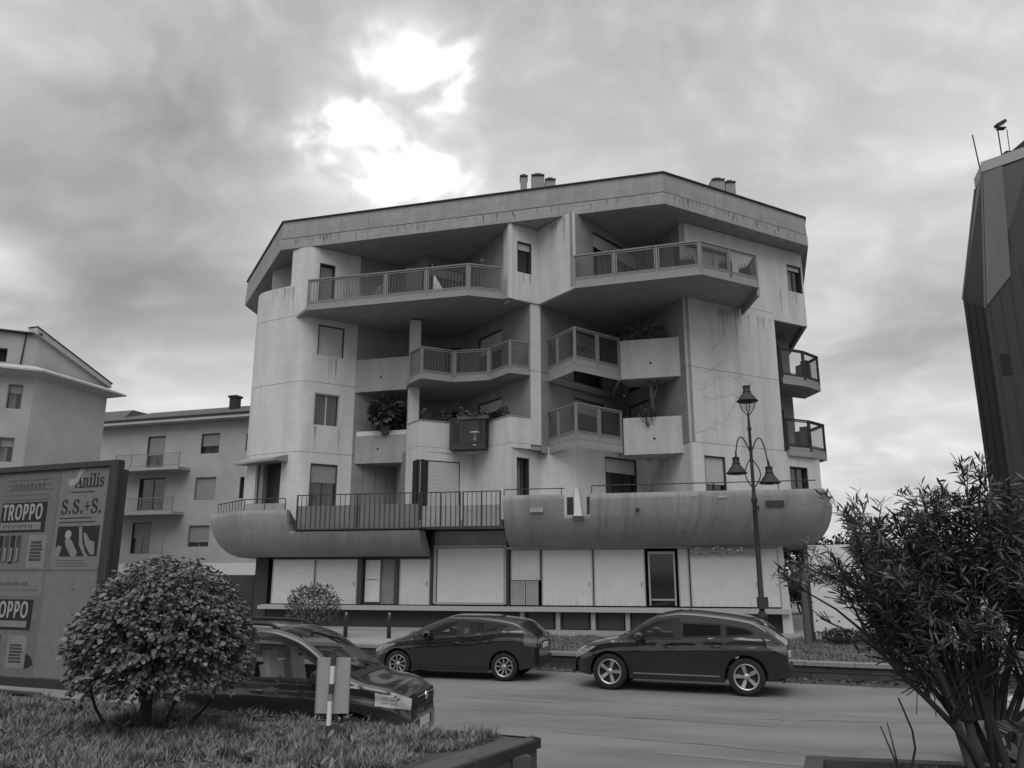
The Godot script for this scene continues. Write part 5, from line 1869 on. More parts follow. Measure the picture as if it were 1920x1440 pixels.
func oleander() -> void:
	var c := Vector3(3.95, 0.72, -7.15)
	var o := thing("oleander_bush", c, "tall many-stemmed oleander bush with narrow leaves in the right planter", "bush")
	var r := RandomNumberGenerator.new()
	r.seed = 12
	var tips := []
	var twigs := ST()
	# the main stems: base offset, lean at the top, height, radius
	var stems := [[-0.12, 0.05, -0.62, 0.1, 1.55, 0.05], [-0.06, 0.0, -0.36, -0.2, 1.7, 0.055], [-0.05, 0.12, -0.9, 0.0, 1.3, 0.04], [0.02, -0.08, -0.1, 0.2, 1.8, 0.035], [0.06, 0.1, 0.06, -0.1, 1.75, 0.045],
		[0.22, 0.0, 0.62, 0.15, 1.6, 0.06], [0.28, 0.08, 0.3, 0.3, 1.5, 0.04], [0.5, 0.0, 0.75, -0.1, 1.7, 0.04], [0.62, -0.1, 1.0, 0.1, 1.6, 0.05], [0.2, -0.1, -0.45, -0.3, 1.35, 0.04], [0.75, 0.1, 1.25, 0.2, 1.4, 0.04]]
	for s in stems:
		var pts := []
		var rad := []
		for k in 8:
			var t := k / 7.0
			pts.append(c + Vector3(lerpf(s[0], s[2], pow(t, 1.25)) + 0.03 * sin(t * 7.0 + s[0] * 20.0), s[4] * 0.95 * t - 0.05, lerpf(s[1], s[3], t) + 0.03 * cos(t * 6.0 + s[2] * 9.0)))
			rad.append(s[5] * 0.85 * (1.0 - 0.55 * t))
		var st := ST()
		tube(st, pts, rad, 8)
		part("stem", st, M.bark_pale if s[5] > 0.045 else M.bark, o)
		# branches
		for b in 7:
			var t := 0.45 + 0.55 * b / 6.0
			var p: Vector3 = pts[int(t * 7.0)]
			var out := Vector3(p.x - c.x - 0.2, 0.0, p.z - c.z)
			for e in 2:
				var dir := (out * 0.7 + Vector3(r.randfn() * 0.6, 0.75 + r.randf() * 0.5, r.randfn() * 0.6)).normalized()
				var l := r.randf_range(0.4, 0.8)
				var q := p + dir * l * 0.5 + Vector3(0, 0.02, 0)
				var q2 := p + dir * l + Vector3(r.randfn(), r.randfn() + 0.4, r.randfn()) * 0.08
				tube(twigs, [p, q, q2], [0.014, 0.01, 0.006], 5, false)
				for f in 4:
					var d2 := (dir + Vector3(r.randfn(), r.randfn() * 0.6 + 0.35, r.randfn()) * 0.6).normalized()
					var q3 := q.lerp(q2, r.randf_range(0.3, 1.0)) + d2 * r.randf_range(0.15, 0.42)
					rod(twigs, q.lerp(q2, 0.7), q3, 0.005, 4)
					tips.append([q3, d2])
	# long low boughs reaching left and a lower outer ring
	for s in [[-0.88, 1.2, 0.1], [-0.86, 1.4, -0.2], [-0.85, 1.7, 0.25], [-0.7, 1.0, 0.0], [-0.45, 1.6, 0.2], [0.1, 1.6, 0.3], [0.5, 1.5, 0.3], [0.0, 1.9, -0.2], [0.9, 1.5, 0.2], [-0.5, 1.9, -0.2], [1.3, 1.3, 0.1], [1.2, 1.8, -0.1], [-0.75, 1.95, 0.0], [0.3, 2.1, 0.1], [-0.3, 2.25, 0.0], [0.05, 2.4, 0.1], [0.5, 2.35, 0.0], [-0.6, 2.15, 0.1], [0.2, 1.9, 0.2], [0.75, 2.05, -0.1], [-0.2, 2.1, 0.1]]:
		var tip := c + Vector3(s[0], s[1], s[2])
		var b0 := c + Vector3(s[0] * 0.4, s[1] * 0.55, 0)
		tube(twigs, [c + Vector3(s[0] * 0.2, 0.5, 0), b0, b0.lerp(tip, 0.5) + Vector3(0, 0.1, 0), tip], [0.022, 0.018, 0.012, 0.006], 5, false)
		for k in 22:
			var d2 := Vector3(s[0] * 0.5 + r.randfn() * 0.6, 0.4 + r.randfn() * 0.5, r.randfn() * 0.6).normalized()
			var q := b0.lerp(tip, r.randf_range(0.25, 1.0))
			var q3 := q + d2 * r.randf_range(0.12, 0.4)
			rod(twigs, q, q3, 0.005, 4)
			tips.append([q3, d2])
	var tw := part("twigs", twigs, M.bark, o)
	tw.set_meta("kind", "stuff")
	var xfs := []
	var cols := []
	for t in tips:
		var low: float = t[0].y - 2.02 - 0.25 * sin(t[0].x * 5.0)
		if low < 0.0 and r.randf() < 0.97: continue
		var n := r.randi_range(15, 30)
		for k in n:
			var d: Vector3 = t[1]
			var dir := (d * 0.9 + Vector3(r.randfn(), r.randfn() * 0.8, r.randfn()) * 0.75).normalized()
			var p: Vector3 = t[0] - d * r.randf() * 0.22 + Vector3(r.randfn(), r.randfn(), r.randfn()) * 0.02
			xfs.append(leaf_xf(p, dir, r.randf_range(0.7, 1.25), r.randf_range(-1.2, 1.2)))
			var l := r.randf_range(0.035, 0.10)
			if r.randf() < 0.07: l = 0.15
			cols.append(Color(l, l, l))
	multi("foliage", leaf_mesh(0.115, 0.017, 0.35), M.leaf, xfs, cols, o)

func shrub(called: String, c: Vector3, rx: float, h: float, n_leaf: int, label: String, cat: String, size := 0.07, tone := 0.08, sd := 3) -> void:
	var o := thing(called, c, label, cat)
	var r := RandomNumberGenerator.new()
	r.seed = sd
	var st := ST()
	for k in 6:
		var a := TAU * k / 6.0
		tube(st, [c, c + Vector3(cos(a) * rx * 0.3, h * 0.4, sin(a) * rx * 0.3), c + Vector3(cos(a) * rx * 0.7, h * 0.8, sin(a) * rx * 0.6)], [0.03, 0.02, 0.008], 5)
	part("stem", st, M.bark, o)
	var xfs := []
	var cols := []
	var n := FastNoiseLite.new()
	n.seed = sd
	n.frequency = 1.0
	while xfs.size() < n_leaf:
		var u := Vector3(r.randfn(), r.randfn(), r.randfn()).normalized()
		var rad := (1.0 - absf(r.randfn()) * 0.22) * (1.0 + 0.35 * n.get_noise_3d(u.x * 2.5, u.y * 2.5, u.z * 2.5))
		var p := c + Vector3(u.x * rx * rad, h * 0.62 + u.y * h * 0.42 * rad, u.z * rx * rad)
		xfs.append(leaf_xf(p, Vector3(u.x, u.y + r.randfn() * 0.4, u.z) + Vector3(r.randfn(), r.randfn(), r.randfn()) * 0.5, r.randf_range(0.7, 1.4), r.randf_range(-0.8, 0.8)))
		var l := tone * r.randf_range(0.6, 1.5)
		cols.append(Color(l, l, l))
	multi("foliage", leaf_mesh(size, size * 0.6), M.leaf, xfs, cols, o)

func pot_plant(c: Vector3, rx: float, h: float, n_leaf: int, label: String, size := 0.16, sd := 1, pot := 0.18) -> void:
	var o := thing("potted_plant", c, label, "potted plant", "pot plants on the balconies")
	var ps := ST()
	lathe(ps, c, [Vector2(0, 0.0), Vector2(pot * 0.65, 0.0), Vector2(pot * 0.9, pot * 1.3), Vector2(pot, pot * 1.3), Vector2(pot, pot * 1.6), Vector2(pot * 0.85, pot * 1.6), Vector2(0, pot * 1.45)], 14)
	part("pot", ps, M.terracotta, o)
	var r := RandomNumberGenerator.new()
	r.seed = sd
	var st := ST()
	for k in 4:
		var a := TAU * k / 4.0 + sd
		tube(st, [c + Vector3(0, pot, 0), c + Vector3(cos(a) * rx * 0.3, h * 0.5, sin(a) * rx * 0.3), c + Vector3(cos(a) * rx * 0.6, h * 0.85, sin(a) * rx * 0.6)], [0.015, 0.012, 0.006], 5)
	part("stem", st, M.bark, o)
	var xfs := []
	var cols := []
	while xfs.size() < n_leaf:
		var u := Vector3(r.randfn(), r.randfn(), r.randfn()).normalized() * pow(r.randf(), 0.4)
		var p := c + Vector3(u.x * rx, h * 0.65 + u.y * h * 0.4, u.z * rx)
		xfs.append(leaf_xf(p, Vector3(u.x, u.y - 0.1, u.z) + Vector3(r.randfn(), r.randfn(), r.randfn()) * 0.5, r.randf_range(0.6, 1.4), r.randf_range(-0.8, 0.8)))
		var l := r.randf_range(0.03, 0.12)
		cols.append(Color(l, l, l))
	multi("foliage", leaf_mesh(size, size * 0.5), M.leaf, xfs, cols, o)

func planter_h(p: Vector2) -> float:
	return 0.75 + 0.05 * sin(p.x * 1.3) * cos(p.y * 1.1)

func grass_field(called: String, poly: PackedVector2Array, n: int, y: Callable, h0: float, h1: float, l0: float, l1: float, label: String, sd: int, bare := -0.3) -> void:
	var r := RandomNumberGenerator.new()
	r.seed = sd
	var nz := FastNoiseLite.new()
	nz.seed = sd
	nz.frequency = 0.55
	var lo := poly[0]
	var hi := poly[0]
	for p in poly:
		lo = lo.min(p)
		hi = hi.max(p)
	var xfs := []
	var cols := []
	var tries := 0
	while xfs.size() < n and tries < n * 6:
		tries += 1
		var p := Vector2(r.randf_range(lo.x, hi.x), r.randf_range(lo.y, hi.y))
		if not Geometry2D.is_point_in_polygon(p, poly): continue
		var v := nz.get_noise_2d(p.x * 2.0, p.y * 2.0)
		if v < bare: continue
		var h := lerpf(h0, h1, clampf(0.5 + v, 0.0, 1.0)) * r.randf_range(0.5, 1.4)
		var b := Basis(Vector3.UP, r.randf() * TAU).scaled(Vector3(1.1, h, 1.1))
		xfs.append(Transform3D(b, Vector3(p.x, y.call(p) - 0.01, p.y)))
		var l := lerpf(l0, l1, clampf(0.5 + 0.9 * nz.get_noise_2d(p.x * 5.0 + 50.0, p.y * 5.0), 0.0, 1.0)) * r.randf_range(0.7, 1.3)
		cols.append(Color(l, l, l))
	var o := multi(called, blade_mesh(9, sd), M.grass, xfs, cols)
	meta(o, label, "grass", "", "stuff")

# ------------------------------------------------------------------ street things
func street_lamp() -> void:
	var c := Vector3(6.62, 0.4, -22.0)
	var o := thing("street_lamp", c, "old-style iron street lamp with one lantern on top and two hanging from swan-neck arms", "street lamp")
	var st := ST()
	lathe(st, c, [Vector2(0.0, 0.0), Vector2(0.16, 0.0), Vector2(0.16, 0.18), Vector2(0.11, 0.25), Vector2(0.10, 0.8), Vector2(0.13, 0.84), Vector2(0.13, 0.98), Vector2(0.075, 1.05), Vector2(0.06, 3.9), Vector2(0.085, 3.95), Vector2(0.085, 4.02), Vector2(0.05, 4.1), Vector2(0.04, 5.9), Vector2(0.065, 5.95), Vector2(0.04, 6.05), Vector2(0.03, 6.35)], 14)
	part("pole", st, M.iron, o)
	var bx := ST()
	box(bx, c + Vector3(0.02, 1.28, 0.04), Vector3(0.24, 0.3, 0.22))
	part("junction_box", bx, M.dark_metal, o)
	lantern(o, c + Vector3(0, 6.33, 0), true)
	for s in [[-1.0, -0.43, 4.72, 0.0], [1.0, 0.36, 4.42, 0.32]]:
		var arm := ST()
		var pts := []
		var rad := []
		for k in 11:
			var t := k / 10.0
			var x: float = s[1] * (t if t < 1.0 else 1.0)
			var y: float = lerpf(5.35, s[2] + 0.45, t * t) + 0.62 * sin(PI * minf(1.0, t * 1.05)) * (1.0 - 0.35 * t)
			pts.append(c + Vector3(s[1] * sin(t * PI / 2), y - 0.1, s[3] * t))
			rad.append(0.02)
		tube(arm, pts, rad, 6)
		part("arm", arm, M.iron, o)
		var sc := ST()
		var sp := []
		var sr := []
		for k in 13:
			var a := k / 12.0 * PI * 1.5
			sp.append(c + Vector3(s[0] * (0.05 + 0.15 * sin(a * 0.66)), 4.35 + 0.75 * k / 12.0, 0.02 + s[3] * 0.2 * sin(a)))
			sr.append(0.016)
		tube(sc, sp, sr, 5)
		part("scroll", sc, M.iron, o)
		lantern(o, c + Vector3(s[1], s[2], s[3]), false)

func lantern(o: Node, p: Vector3, upright: bool) -> void:
	var st := ST()
	var k := 1.0 if upright else 0.95
	var b := p + Vector3(0, 0.42, 0) if upright else p
	# bell hood with a wide brim and a vented cap
	lathe(st, b, [Vector2(0.26 * k, -0.02), Vector2(0.31 * k, 0.0), Vector2(0.27 * k, 0.035), Vector2(0.18 * k, 0.16), Vector2(0.12 * k, 0.23), Vector2(0.115 * k, 0.26), Vector2(0.125 * k, 0.27), Vector2(0.10 * k, 0.29), Vector2(0.10 * k, 0.42), Vector2(0.115 * k, 0.44), Vector2(0.0, 0.46)], 18)
	lathe(st, b, [Vector2(0.0, 0.1), Vector2(0.2, 0.02), Vector2(0.26, -0.02)], 18)
	var h := part("lantern_hood", st, M.iron, o)
	if upright:
		var g := ST()
		lathe(g, b, [Vector2(0.0, -0.30), Vector2(0.08, -0.28), Vector2(0.16, -0.2), Vector2(0.2, -0.08), Vector2(0.2, 0.0)], 18)
		part("lantern_glass", g, M.rail_glass, h)
		var cr := ST()
		for i in 4:
			var a := TAU * i / 4.0 + 0.5
			tube(cr, [b + Vector3(0, -0.42, 0), b + Vector3(cos(a) * 0.16, -0.24, sin(a) * 0.16), b + Vector3(cos(a) * 0.22, -0.06, sin(a) * 0.22), b + Vector3(cos(a) * 0.22, 0.0, sin(a) * 0.22)], [0.016, 0.012, 0.012, 0.012], 5)
		part("cradle", cr, M.iron, h)
	else:
		var g := ST()
		lathe(g, b, [Vector2(0.0, -0.05), Vector2(0.12, -0.04), Vector2(0.2, 0.01)], 18)
		part("lantern_glass", g, M.rail_glass, h)
		var cr := ST()
		tube(cr, [b + Vector3(0, 0.42, 0), b + Vector3(0.01, 0.5, 0), b + Vector3(0.0, 0.62, 0)], [0.05, 0.03, 0.015], 8)
		part("hanger", cr, M.iron, h)

func blank_sign() -> void:
	var c := Vector3(-1.92, 0.76, -9.0)
	var o := thing("temporary_sign", c, "portable traffic sign seen from behind, blank plate on a striped pole", "sign")
	var st := ST()
	lathe(st, c, [Vector2(0.0, 0.0), Vector2(0.18, 0.0), Vector2(0.185, 0.05), Vector2(0.12, 0.09), Vector2(0.05, 0.11), Vector2(0.0, 0.11)], 20)
	part("base", st, M.rubber, o)
	var y := 0.08
	var k := 0
	for h in [0.27, 0.07, 0.10, 0.18, 0.18]:
		var p := ST()
		rod(p, c + Vector3(0.004 * k, y, 0.03), c + Vector3(0.004 * (k + 1), y + h, 0.03), 0.026, 12)
		part("pole_band", p, [M.white, M.rail_metal, M.stone_dark, M.white, M.stone_dark][k], o)
		y += h
		k += 1
	var pl := ST()
	box(pl, c + Vector3(0.02, 0.50, -0.01), Vector3(0.36, 0.56, 0.012), Basis(Vector3.UP, -0.05))
	var pp := part("plate", pl, M.sign_back, o)
	var hem := ST()
	for s in [-1.0, 1.0]:
		box(hem, c + Vector3(0.02 + s * 0.178, 0.50, -0.002 + s * 0.009), Vector3(0.006, 0.56, 0.018), Basis(Vector3.UP, -0.05))
	part("plate_edge", hem, M.rail_metal, pp)

func billboard() -> void:
	var f := fr(Vector2(-9.3, -12.99), Vector2(-5.49, -11.42))
	var FL: float = 3.93
	var L := 3.98
	var o := thing("billboard", Vector3(-7.5, 0.75, -12.3), "dark steel poster hoarding covered with overlapping grey posters", "billboard")
	var st := ST()
	lbox(st, f, 0.0, FL, 0.95, 3.98, -0.08, -0.03)
	part("board", st, M.paper_c, o)
	var frm := ST()
	lbox(frm, f, -0.05, FL, 3.94, 4.02, -0.10, 0.02)
	lbox(frm, f, FL - 0.16, FL, 0.7, 3.94, -0.10, 0.015)
	lbox(frm, f, -0.05, FL - 0.16, 0.86, 0.98, -0.10, 0.02)
	part("frame", frm, M.dark_metal, o)
	var pipe := ST()
	tube(pipe, [at(f, -0.5, 0.80, 0.12), at(f, L - 0.9, 0.79, 0.12)], [0.035, 0.035], 10)
	part("bottom_rail", pipe, M.iron, o)
	var post := ST()
	lbox(post, f, 1.1, 1.2, 0.5, 3.9, -0.22, -0.12)
	lbox(post, f, FL - 0.16, FL - 0.04, 0.4, 3.9, -0.22, -0.11)
	part("post", post, M.dark_metal, o)
	# posters: sheets pasted on the board, printed matter laid on them
	var q := func(called: String, s0: float, s1: float, y0: float, y1: float, k: float, m: Material, parent: Node) -> Node:
		var t := ST()
		lbox(t, f, s0, s1, y0, y1, -0.029 + (k - 1) * 0.003, -0.029 + k * 0.003)
		return part(called, t, m, parent)
	var tx := func(t: String, s: float, y: float, size: float, k: float, m: Material, parent: Node, serif: bool, width: float) -> void:
		var b := Basis(V(f.d, 0), Vector3.UP, V(f.n, 0))
		text_part(t, size, m, parent, Transform3D(b, at(f, s, y, -0.029 + k * 0.003 + 0.001)), "lettering", serif, width)
	# old layers between the columns
	q.call("torn_poster", L - 1.62, L - 0.95, 2.55, 3.86, 0.6, M.ink_mid, o)
	q.call("torn_poster", L - 1.58, L - 1.2, 3.0, 3.75, 0.9, M.ink_soft, o)
	q.call("torn_poster", L - 1.6, L - 1.05, 2.52, 3.05, 1.0, M.paper, o)
	for k in 7:
		q.call("torn_strip", L - 1.55 + k * 0.075, L - 1.535 + k * 0.075 + 0.02 * (k % 3), 3.2 + 0.05 * (k % 2), 3.84, 1.3, M.ink_soft if k % 2 == 0 else M.paper, o)
	# right column, upper
	var r: Node = q.call("poster", L - 1.22, L - 0.25, 2.47, 3.93, 2.0, M.paper, o)
	tx.call("Anilis", L - 0.62, 3.74, 0.27, 2.0, M.ink, r, true, 0.58)
	q.call("print", L - 0.98, L - 0.5, 3.575, 3.59, 2.5, M.ink, r)
	tx.call("S.S.+S.", L - 0.72, 3.37, 0.30, 2.0, M.ink, r, true, 0.80)
	q.call("print", L - 1.14, L - 0.5, 3.20, 3.215, 2.5, M.ink, r)
	q.call("print", L - 1.14, L - 0.42, 3.14, 3.155, 2.5, M.ink, r)
	q.call("picture", L - 1.15, L - 0.31, 2.66, 3.09, 2.5, M.ink, r)
	var fig := ST()
	poly_print(fig, f, L - 0.92, 2.97, 16, 0.065, 0.065)
	part("print", fig, M.print_pale, r)
	var fg2 := ST()
	for t in [[[-0.98, 2.90], [-0.86, 2.91], [-0.70, 2.72], [-0.72, 2.66], [-0.82, 2.66], [-0.94, 2.80]], [[-0.72, 3.08], [-0.66, 3.08], [-0.62, 2.86], [-0.54, 2.72], [-0.47, 2.66], [-0.56, 2.66], [-0.68, 2.82]], [[-0.62, 2.99], [-0.57, 2.99], [-0.47, 2.88], [-0.38, 2.86], [-0.36, 2.68], [-0.44, 2.68], [-0.56, 2.82]], [[-1.15, 2.66], [-1.06, 2.66], [-1.02, 2.80], [-1.10, 2.82], [-1.15, 2.76]]]:
		flat_poly(fg2, f, t, L, -0.029 + 2.9 * 0.003)
	part("print", fg2, M.paper_b, r)
	for k in 3:
		q.call("print", L - 1.1, L - 0.45 - 0.05 * k, 2.52 + k * 0.038, 2.53 + k * 0.038, 2.5, M.ink_soft, r)
	var torn := ST()
	flat_poly(torn, f, [[-1.05, 3.70], [-0.98, 3.67], [-0.86, 3.72], [-0.80, 3.84], [-0.72, 3.93], [-0.84, 3.93], [-0.90, 3.79], [-1.04, 3.78]], L, -0.029 + 3.2 * 0.003)
	part("torn_paper", torn, M.print_pale, r)
	var X := func(k: float) -> float: return 1.5 + (2.62 - k) * 1.25
	# left column, upper
	var l: Node = q.call("poster", X.call(2.62), X.call(1.62), 2.47, 3.90, 2.0, M.paper_c, o)
	for k in 5:
		q.call("print", X.call(2.55), X.call(1.72) - 0.07 * (k % 2), 3.50 + k * 0.075, 3.512 + k * 0.075, 2.5, M.ink_soft, l)
	for k in 9:
		q.call("print", X.call(2.45) + k * 0.085, X.call(2.41) + k * 0.085, 3.66, 3.72 + 0.02 * (k % 3), 2.5, M.ink_soft, l)
	q.call("print", X.call(2.56), X.call(1.78), 3.02, 3.47, 2.5, M.ink, l)
	tx.call("TROPPO", X.call(2.19), 3.32, 0.33, 2.5, M.print_pale, l, false, 0.86)
	q.call("print", X.call(2.55), X.call(1.85), 3.06, 3.17, 2.8, M.paper_b, l)
	for k in 11:
		q.call("print", X.call(2.50) + k * 0.06, X.call(2.48) + k * 0.06, 3.08 + 0.02 * (k % 2), 3.14, 3.1, M.ink_mid, l)
	for k in 4:
		q.call("print", X.call(2.54) + k * 0.13, X.call(2.46) + k * 0.13, 2.56 + 0.02 * (k % 2), 2.98, 2.5, M.ink if k % 2 == 0 else M.ink_mid, l)
		q.call("print", X.call(2.53) + k * 0.13, X.call(2.49) + k * 0.13, 2.60, 2.80, 2.8, M.paper_b, l)
	q.call("print", X.call(2.02), X.call(1.72), 2.50, 2.98, 2.5, M.paper_b, l)
	for k in 6:
		q.call("print", X.call(1.98) + 0.01 * (k % 2), X.call(1.77) - 0.015 * (k % 3), 2.60 + k * 0.05, 2.638 + k * 0.05, 2.8, M.ink_mid, l)
	# right column, lower: a bare sheet with a small mark and a torn corner
	var r2: Node = q.call("poster", L - 1.62, L - 0.25, 0.99, 2.45, 1.6, M.paper, o)
	q.call("print", L - 0.72, L - 0.66, 2.19, 2.20, 2.2, M.ink, r2)
	for k in 3:
		q.call("print", L - 1.54, L - 1.36 - 0.03 * k, 1.60 + k * 0.12, 1.61 + k * 0.12, 2.2, M.ink_soft, r2)
	var tr := ST()
	flat_poly(tr, f, [[-1.58, 1.22], [-1.46, 1.30], [-1.36, 1.26], [-1.30, 1.16], [-1.42, 1.10], [-1.56, 1.10]], L, -0.029 + 2.4 * 0.003)
	part("print", tr, M.ink, r2)
	# left column, lower
	var l2: Node = q.call("poster", X.call(2.64), X.call(1.66), 0.98, 2.46, 2.0, M.paper_c, o)
	var l3: Node = q.call("poster", X.call(2.64), X.call(1.70), 2.10, 2.44, 2.4, M.paper, o)
	for k in 12:
		q.call("print", X.call(2.56) + k * 0.066, X.call(2.52) + k * 0.066, 2.25, 2.285 + 0.01 * (k % 3), 2.9, M.ink_soft, l3)
	q.call("print", X.call(2.56), X.call(1.76), 2.18, 2.19, 2.9, M.ink_soft, l3)
	q.call("print", X.call(2.62), X.call(1.80), 1.62, 2.05, 2.5, M.ink, l2)
	tx.call("TROPPO", X.call(2.23), 1.90, 0.33, 2.5, M.print_pale, l2, false, 0.90)
	q.call("print", X.call(2.60), X.call(1.87), 1.66, 1.75, 2.8, M.paper_b, l2)
	q.call("print", X.call(2.14), X.call(1.82), 1.10, 1.55, 2.5, M.paper_b, l2)
	for k in 6:
		q.call("print", X.call(2.09), X.call(1.88) - 0.012 * (k % 3), 1.17 + k * 0.045, 1.20 + k * 0.045, 2.8, M.ink_mid, l2)
	for k in 4:
		q.call("print", X.call(2.60) + k * 0.11, X.call(2.53) + k * 0.11, 1.12, 1.55, 2.5, M.ink if k % 2 == 0 else M.ink_mid, l2)
	# a third column running out of the picture
	q.call("poster", L - 3.62, L - 2.66, 2.47, 3.88, 1.8, M.paper, o)
	q.call("poster", L - 3.62, L - 2.68, 1.0, 2.44, 1.8, M.paper_c, o)

func poly_print(st: SurfaceTool, f: Dictionary, s: float, y: float, n: int, rx: float, ry: float) -> void:
	for i in n:
		var a := TAU * i / n
		var b := TAU * (i + 1) / n
		tri(st, at(f, s, y, -0.019), at(f, s + cos(b) * rx, y + sin(b) * ry, -0.019), at(f, s + cos(a) * rx, y + sin(a) * ry, -0.019))

func flat_poly(st: SurfaceTool, f: Dictionary, pts: Array, L: float, o: float) -> void:
	var poly := PackedVector2Array()
	for p in pts:
		poly.append(Vector2(L + p[0], p[1]))
	var idx := Geometry2D.triangulate_polygon(poly)
	for i in range(0, idx.size(), 3):
		var a := poly[idx[i]]
		var b := poly[idx[i + 1]]
		var c := poly[idx[i + 2]]
		if (b - a).cross(c - a) > 0.0:
			var t := b
			b = c
			c = t
		tri(st, at(f, a.x, a.y, o), at(f, b.x, b.y, o), at(f, c.x, c.y, o))

func small_street_things() -> void:
	# bollards with a rail in front of the block
	var k := 0
	for p in [Vector2(-5.5, -27.6), Vector2(-4.02, -27.3)]:
		var c := Vector3(p.x, 0.4, p.y)
		var o := thing("bollard", c, ["dark round-topped bollard right above the sign, left of its twin", "dark round-topped bollard nearest the small hatchback's bonnet"][k], "bollard", "bollards before the shops")
		var st := ST()
		lathe(st, c, [Vector2(0.0, 0.0), Vector2(0.07, 0.0), Vector2(0.065, 0.62), Vector2(0.07, 0.66), Vector2(0.05, 0.71), Vector2(0.0, 0.73)], 12)
		part("post", st, M.dark_metal, o)
		var cap := ST()
		lathe(cap, c + Vector3(0, 0.72, 0), [Vector2(0.04, 0.0), Vector2(0.05, 0.03), Vector2(0.03, 0.07), Vector2(0, 0.08)], 10)
		part("knob", cap, M.rail_metal, o)
		k += 1
	var st := ST()
	var f := fr(Vector2(-5.43, -27.6), Vector2(-2.2, -26.9))
	lbox(st, f, 0.0, f.len, 0.62, 0.66, -0.02, 0.02)
	lbox(st, f, f.len - 0.04, f.len, 0.4, 0.62, -0.02, 0.02)
	meta(part("low_rail", st, M.rail_metal), "thin low rail strung between the two dark bollards", "rail")
	# wooden post, dark pole, pale post on the right
	var wp := ST()
	hexa(wp, [Vector3(8.45, 0.38, -24.05), Vector3(8.62, 0.38, -24.05), Vector3(8.62, 0.38, -24.2), Vector3(8.45, 0.38, -24.2), Vector3(8.45, 2.5, -24.05), Vector3(8.58, 2.5, -24.05), Vector3(8.58, 2.5, -24.2), Vector3(8.45, 2.5, -24.2)])
	meta(part("wooden_post", wp, M.wood), "weathered square wooden post standing on the grass left of the white hoarding", "post")
	var pp := ST()
	box(pp, Vector3(10.6, 0.95, -32.2), Vector3(0.2, 1.15, 0.2))
	box(pp, Vector3(10.6, 1.54, -32.2), Vector3(0.26, 0.05, 0.26))
	meta(part("pale_post", pp, M.stone_sill), "pale square gate post at the right corner of the block", "post")
	var pr := ST()
	rod(pr, Vector3(9.6, 1.35, -31.6), Vector3(10.5, 1.38, -32.15), 0.018)
	rod(pr, Vector3(10.7, 1.38, -32.25), Vector3(11.4, 1.38, -32.7), 0.018)
	meta(part("hand_rail", pr, M.rail_metal), "thin pale handrail running to the pale gate post", "rail")
	# the white hoarding panel on two dark posts
	var h := thing("white_hoarding", Vector3(9.9, 0.4, -25.0), "white board hoarding on two dark posts behind the oleander", "hoarding")
	var hf := fr(Vector2(9.1, -25.5), Vector2(10.75, -24.3))
	var b := ST()
	lbox(b, hf, 0.12, hf.len - 0.05, 0.72, 3.3, -0.08, -0.02)
	part("board", b, M.white, h)
	for s in [0.0, hf.len - 0.05]:
		var ps := ST()
		lbox(ps, hf, s, s + 0.12, 0.3, 3.35, -0.12, 0.02)
		part("post", ps, M.dark_metal, h)
	var mk := ST()
	lbox(mk, hf, 0.32, 0.75, 1.16, 1.175, -0.019, -0.016)
	lbox(mk, hf, 1.5, 1.8, 1.02, 1.03, -0.019, -0.016)
	for s in [0.2, 0.85]:
		lbox(mk, hf, s, s + 0.05, 1.02, 1.07, -0.019, -0.012)
	part("print", mk, M.ink, h)
	shrub("low_hedge", Vector3(9.95, 0.4, -24.75), 0.8, 0.42, 1500, "dark low hedge under the white hoarding", "hedge", 0.07, 0.03, 8)
	# a grey boulder on the road edge behind the oleander stems
	var bo := ST()
	var nz := FastNoiseLite.new()
	nz.seed = 3
	nz.frequency = 1.2
	var rings := []
	for i in 13:
		var th := PI * i / 12.0
		var row := []
		for j in 24:
			var ph := TAU * j / 24.0
			var u := Vector3(sin(th) * cos(ph), cos(th), sin(th) * sin(ph))
			row.append(Vector3(6.35, 0.33, -11.3) + Vector3(u.x * 0.45, u.y * 0.38, u.z * 0.42) * (1.0 + 0.15 * nz.get_noise_3dv(u)))
		rings.append(row)
	for i in 12:
		for j in 24:
			quad(bo, rings[i][j], rings[i][(j + 1) % 24], rings[i + 1][(j + 1) % 24], rings[i + 1][j], 1)
	meta(part("boulder", bo, M.boulder), "rounded grey boulder behind the oleander stems", "boulder")

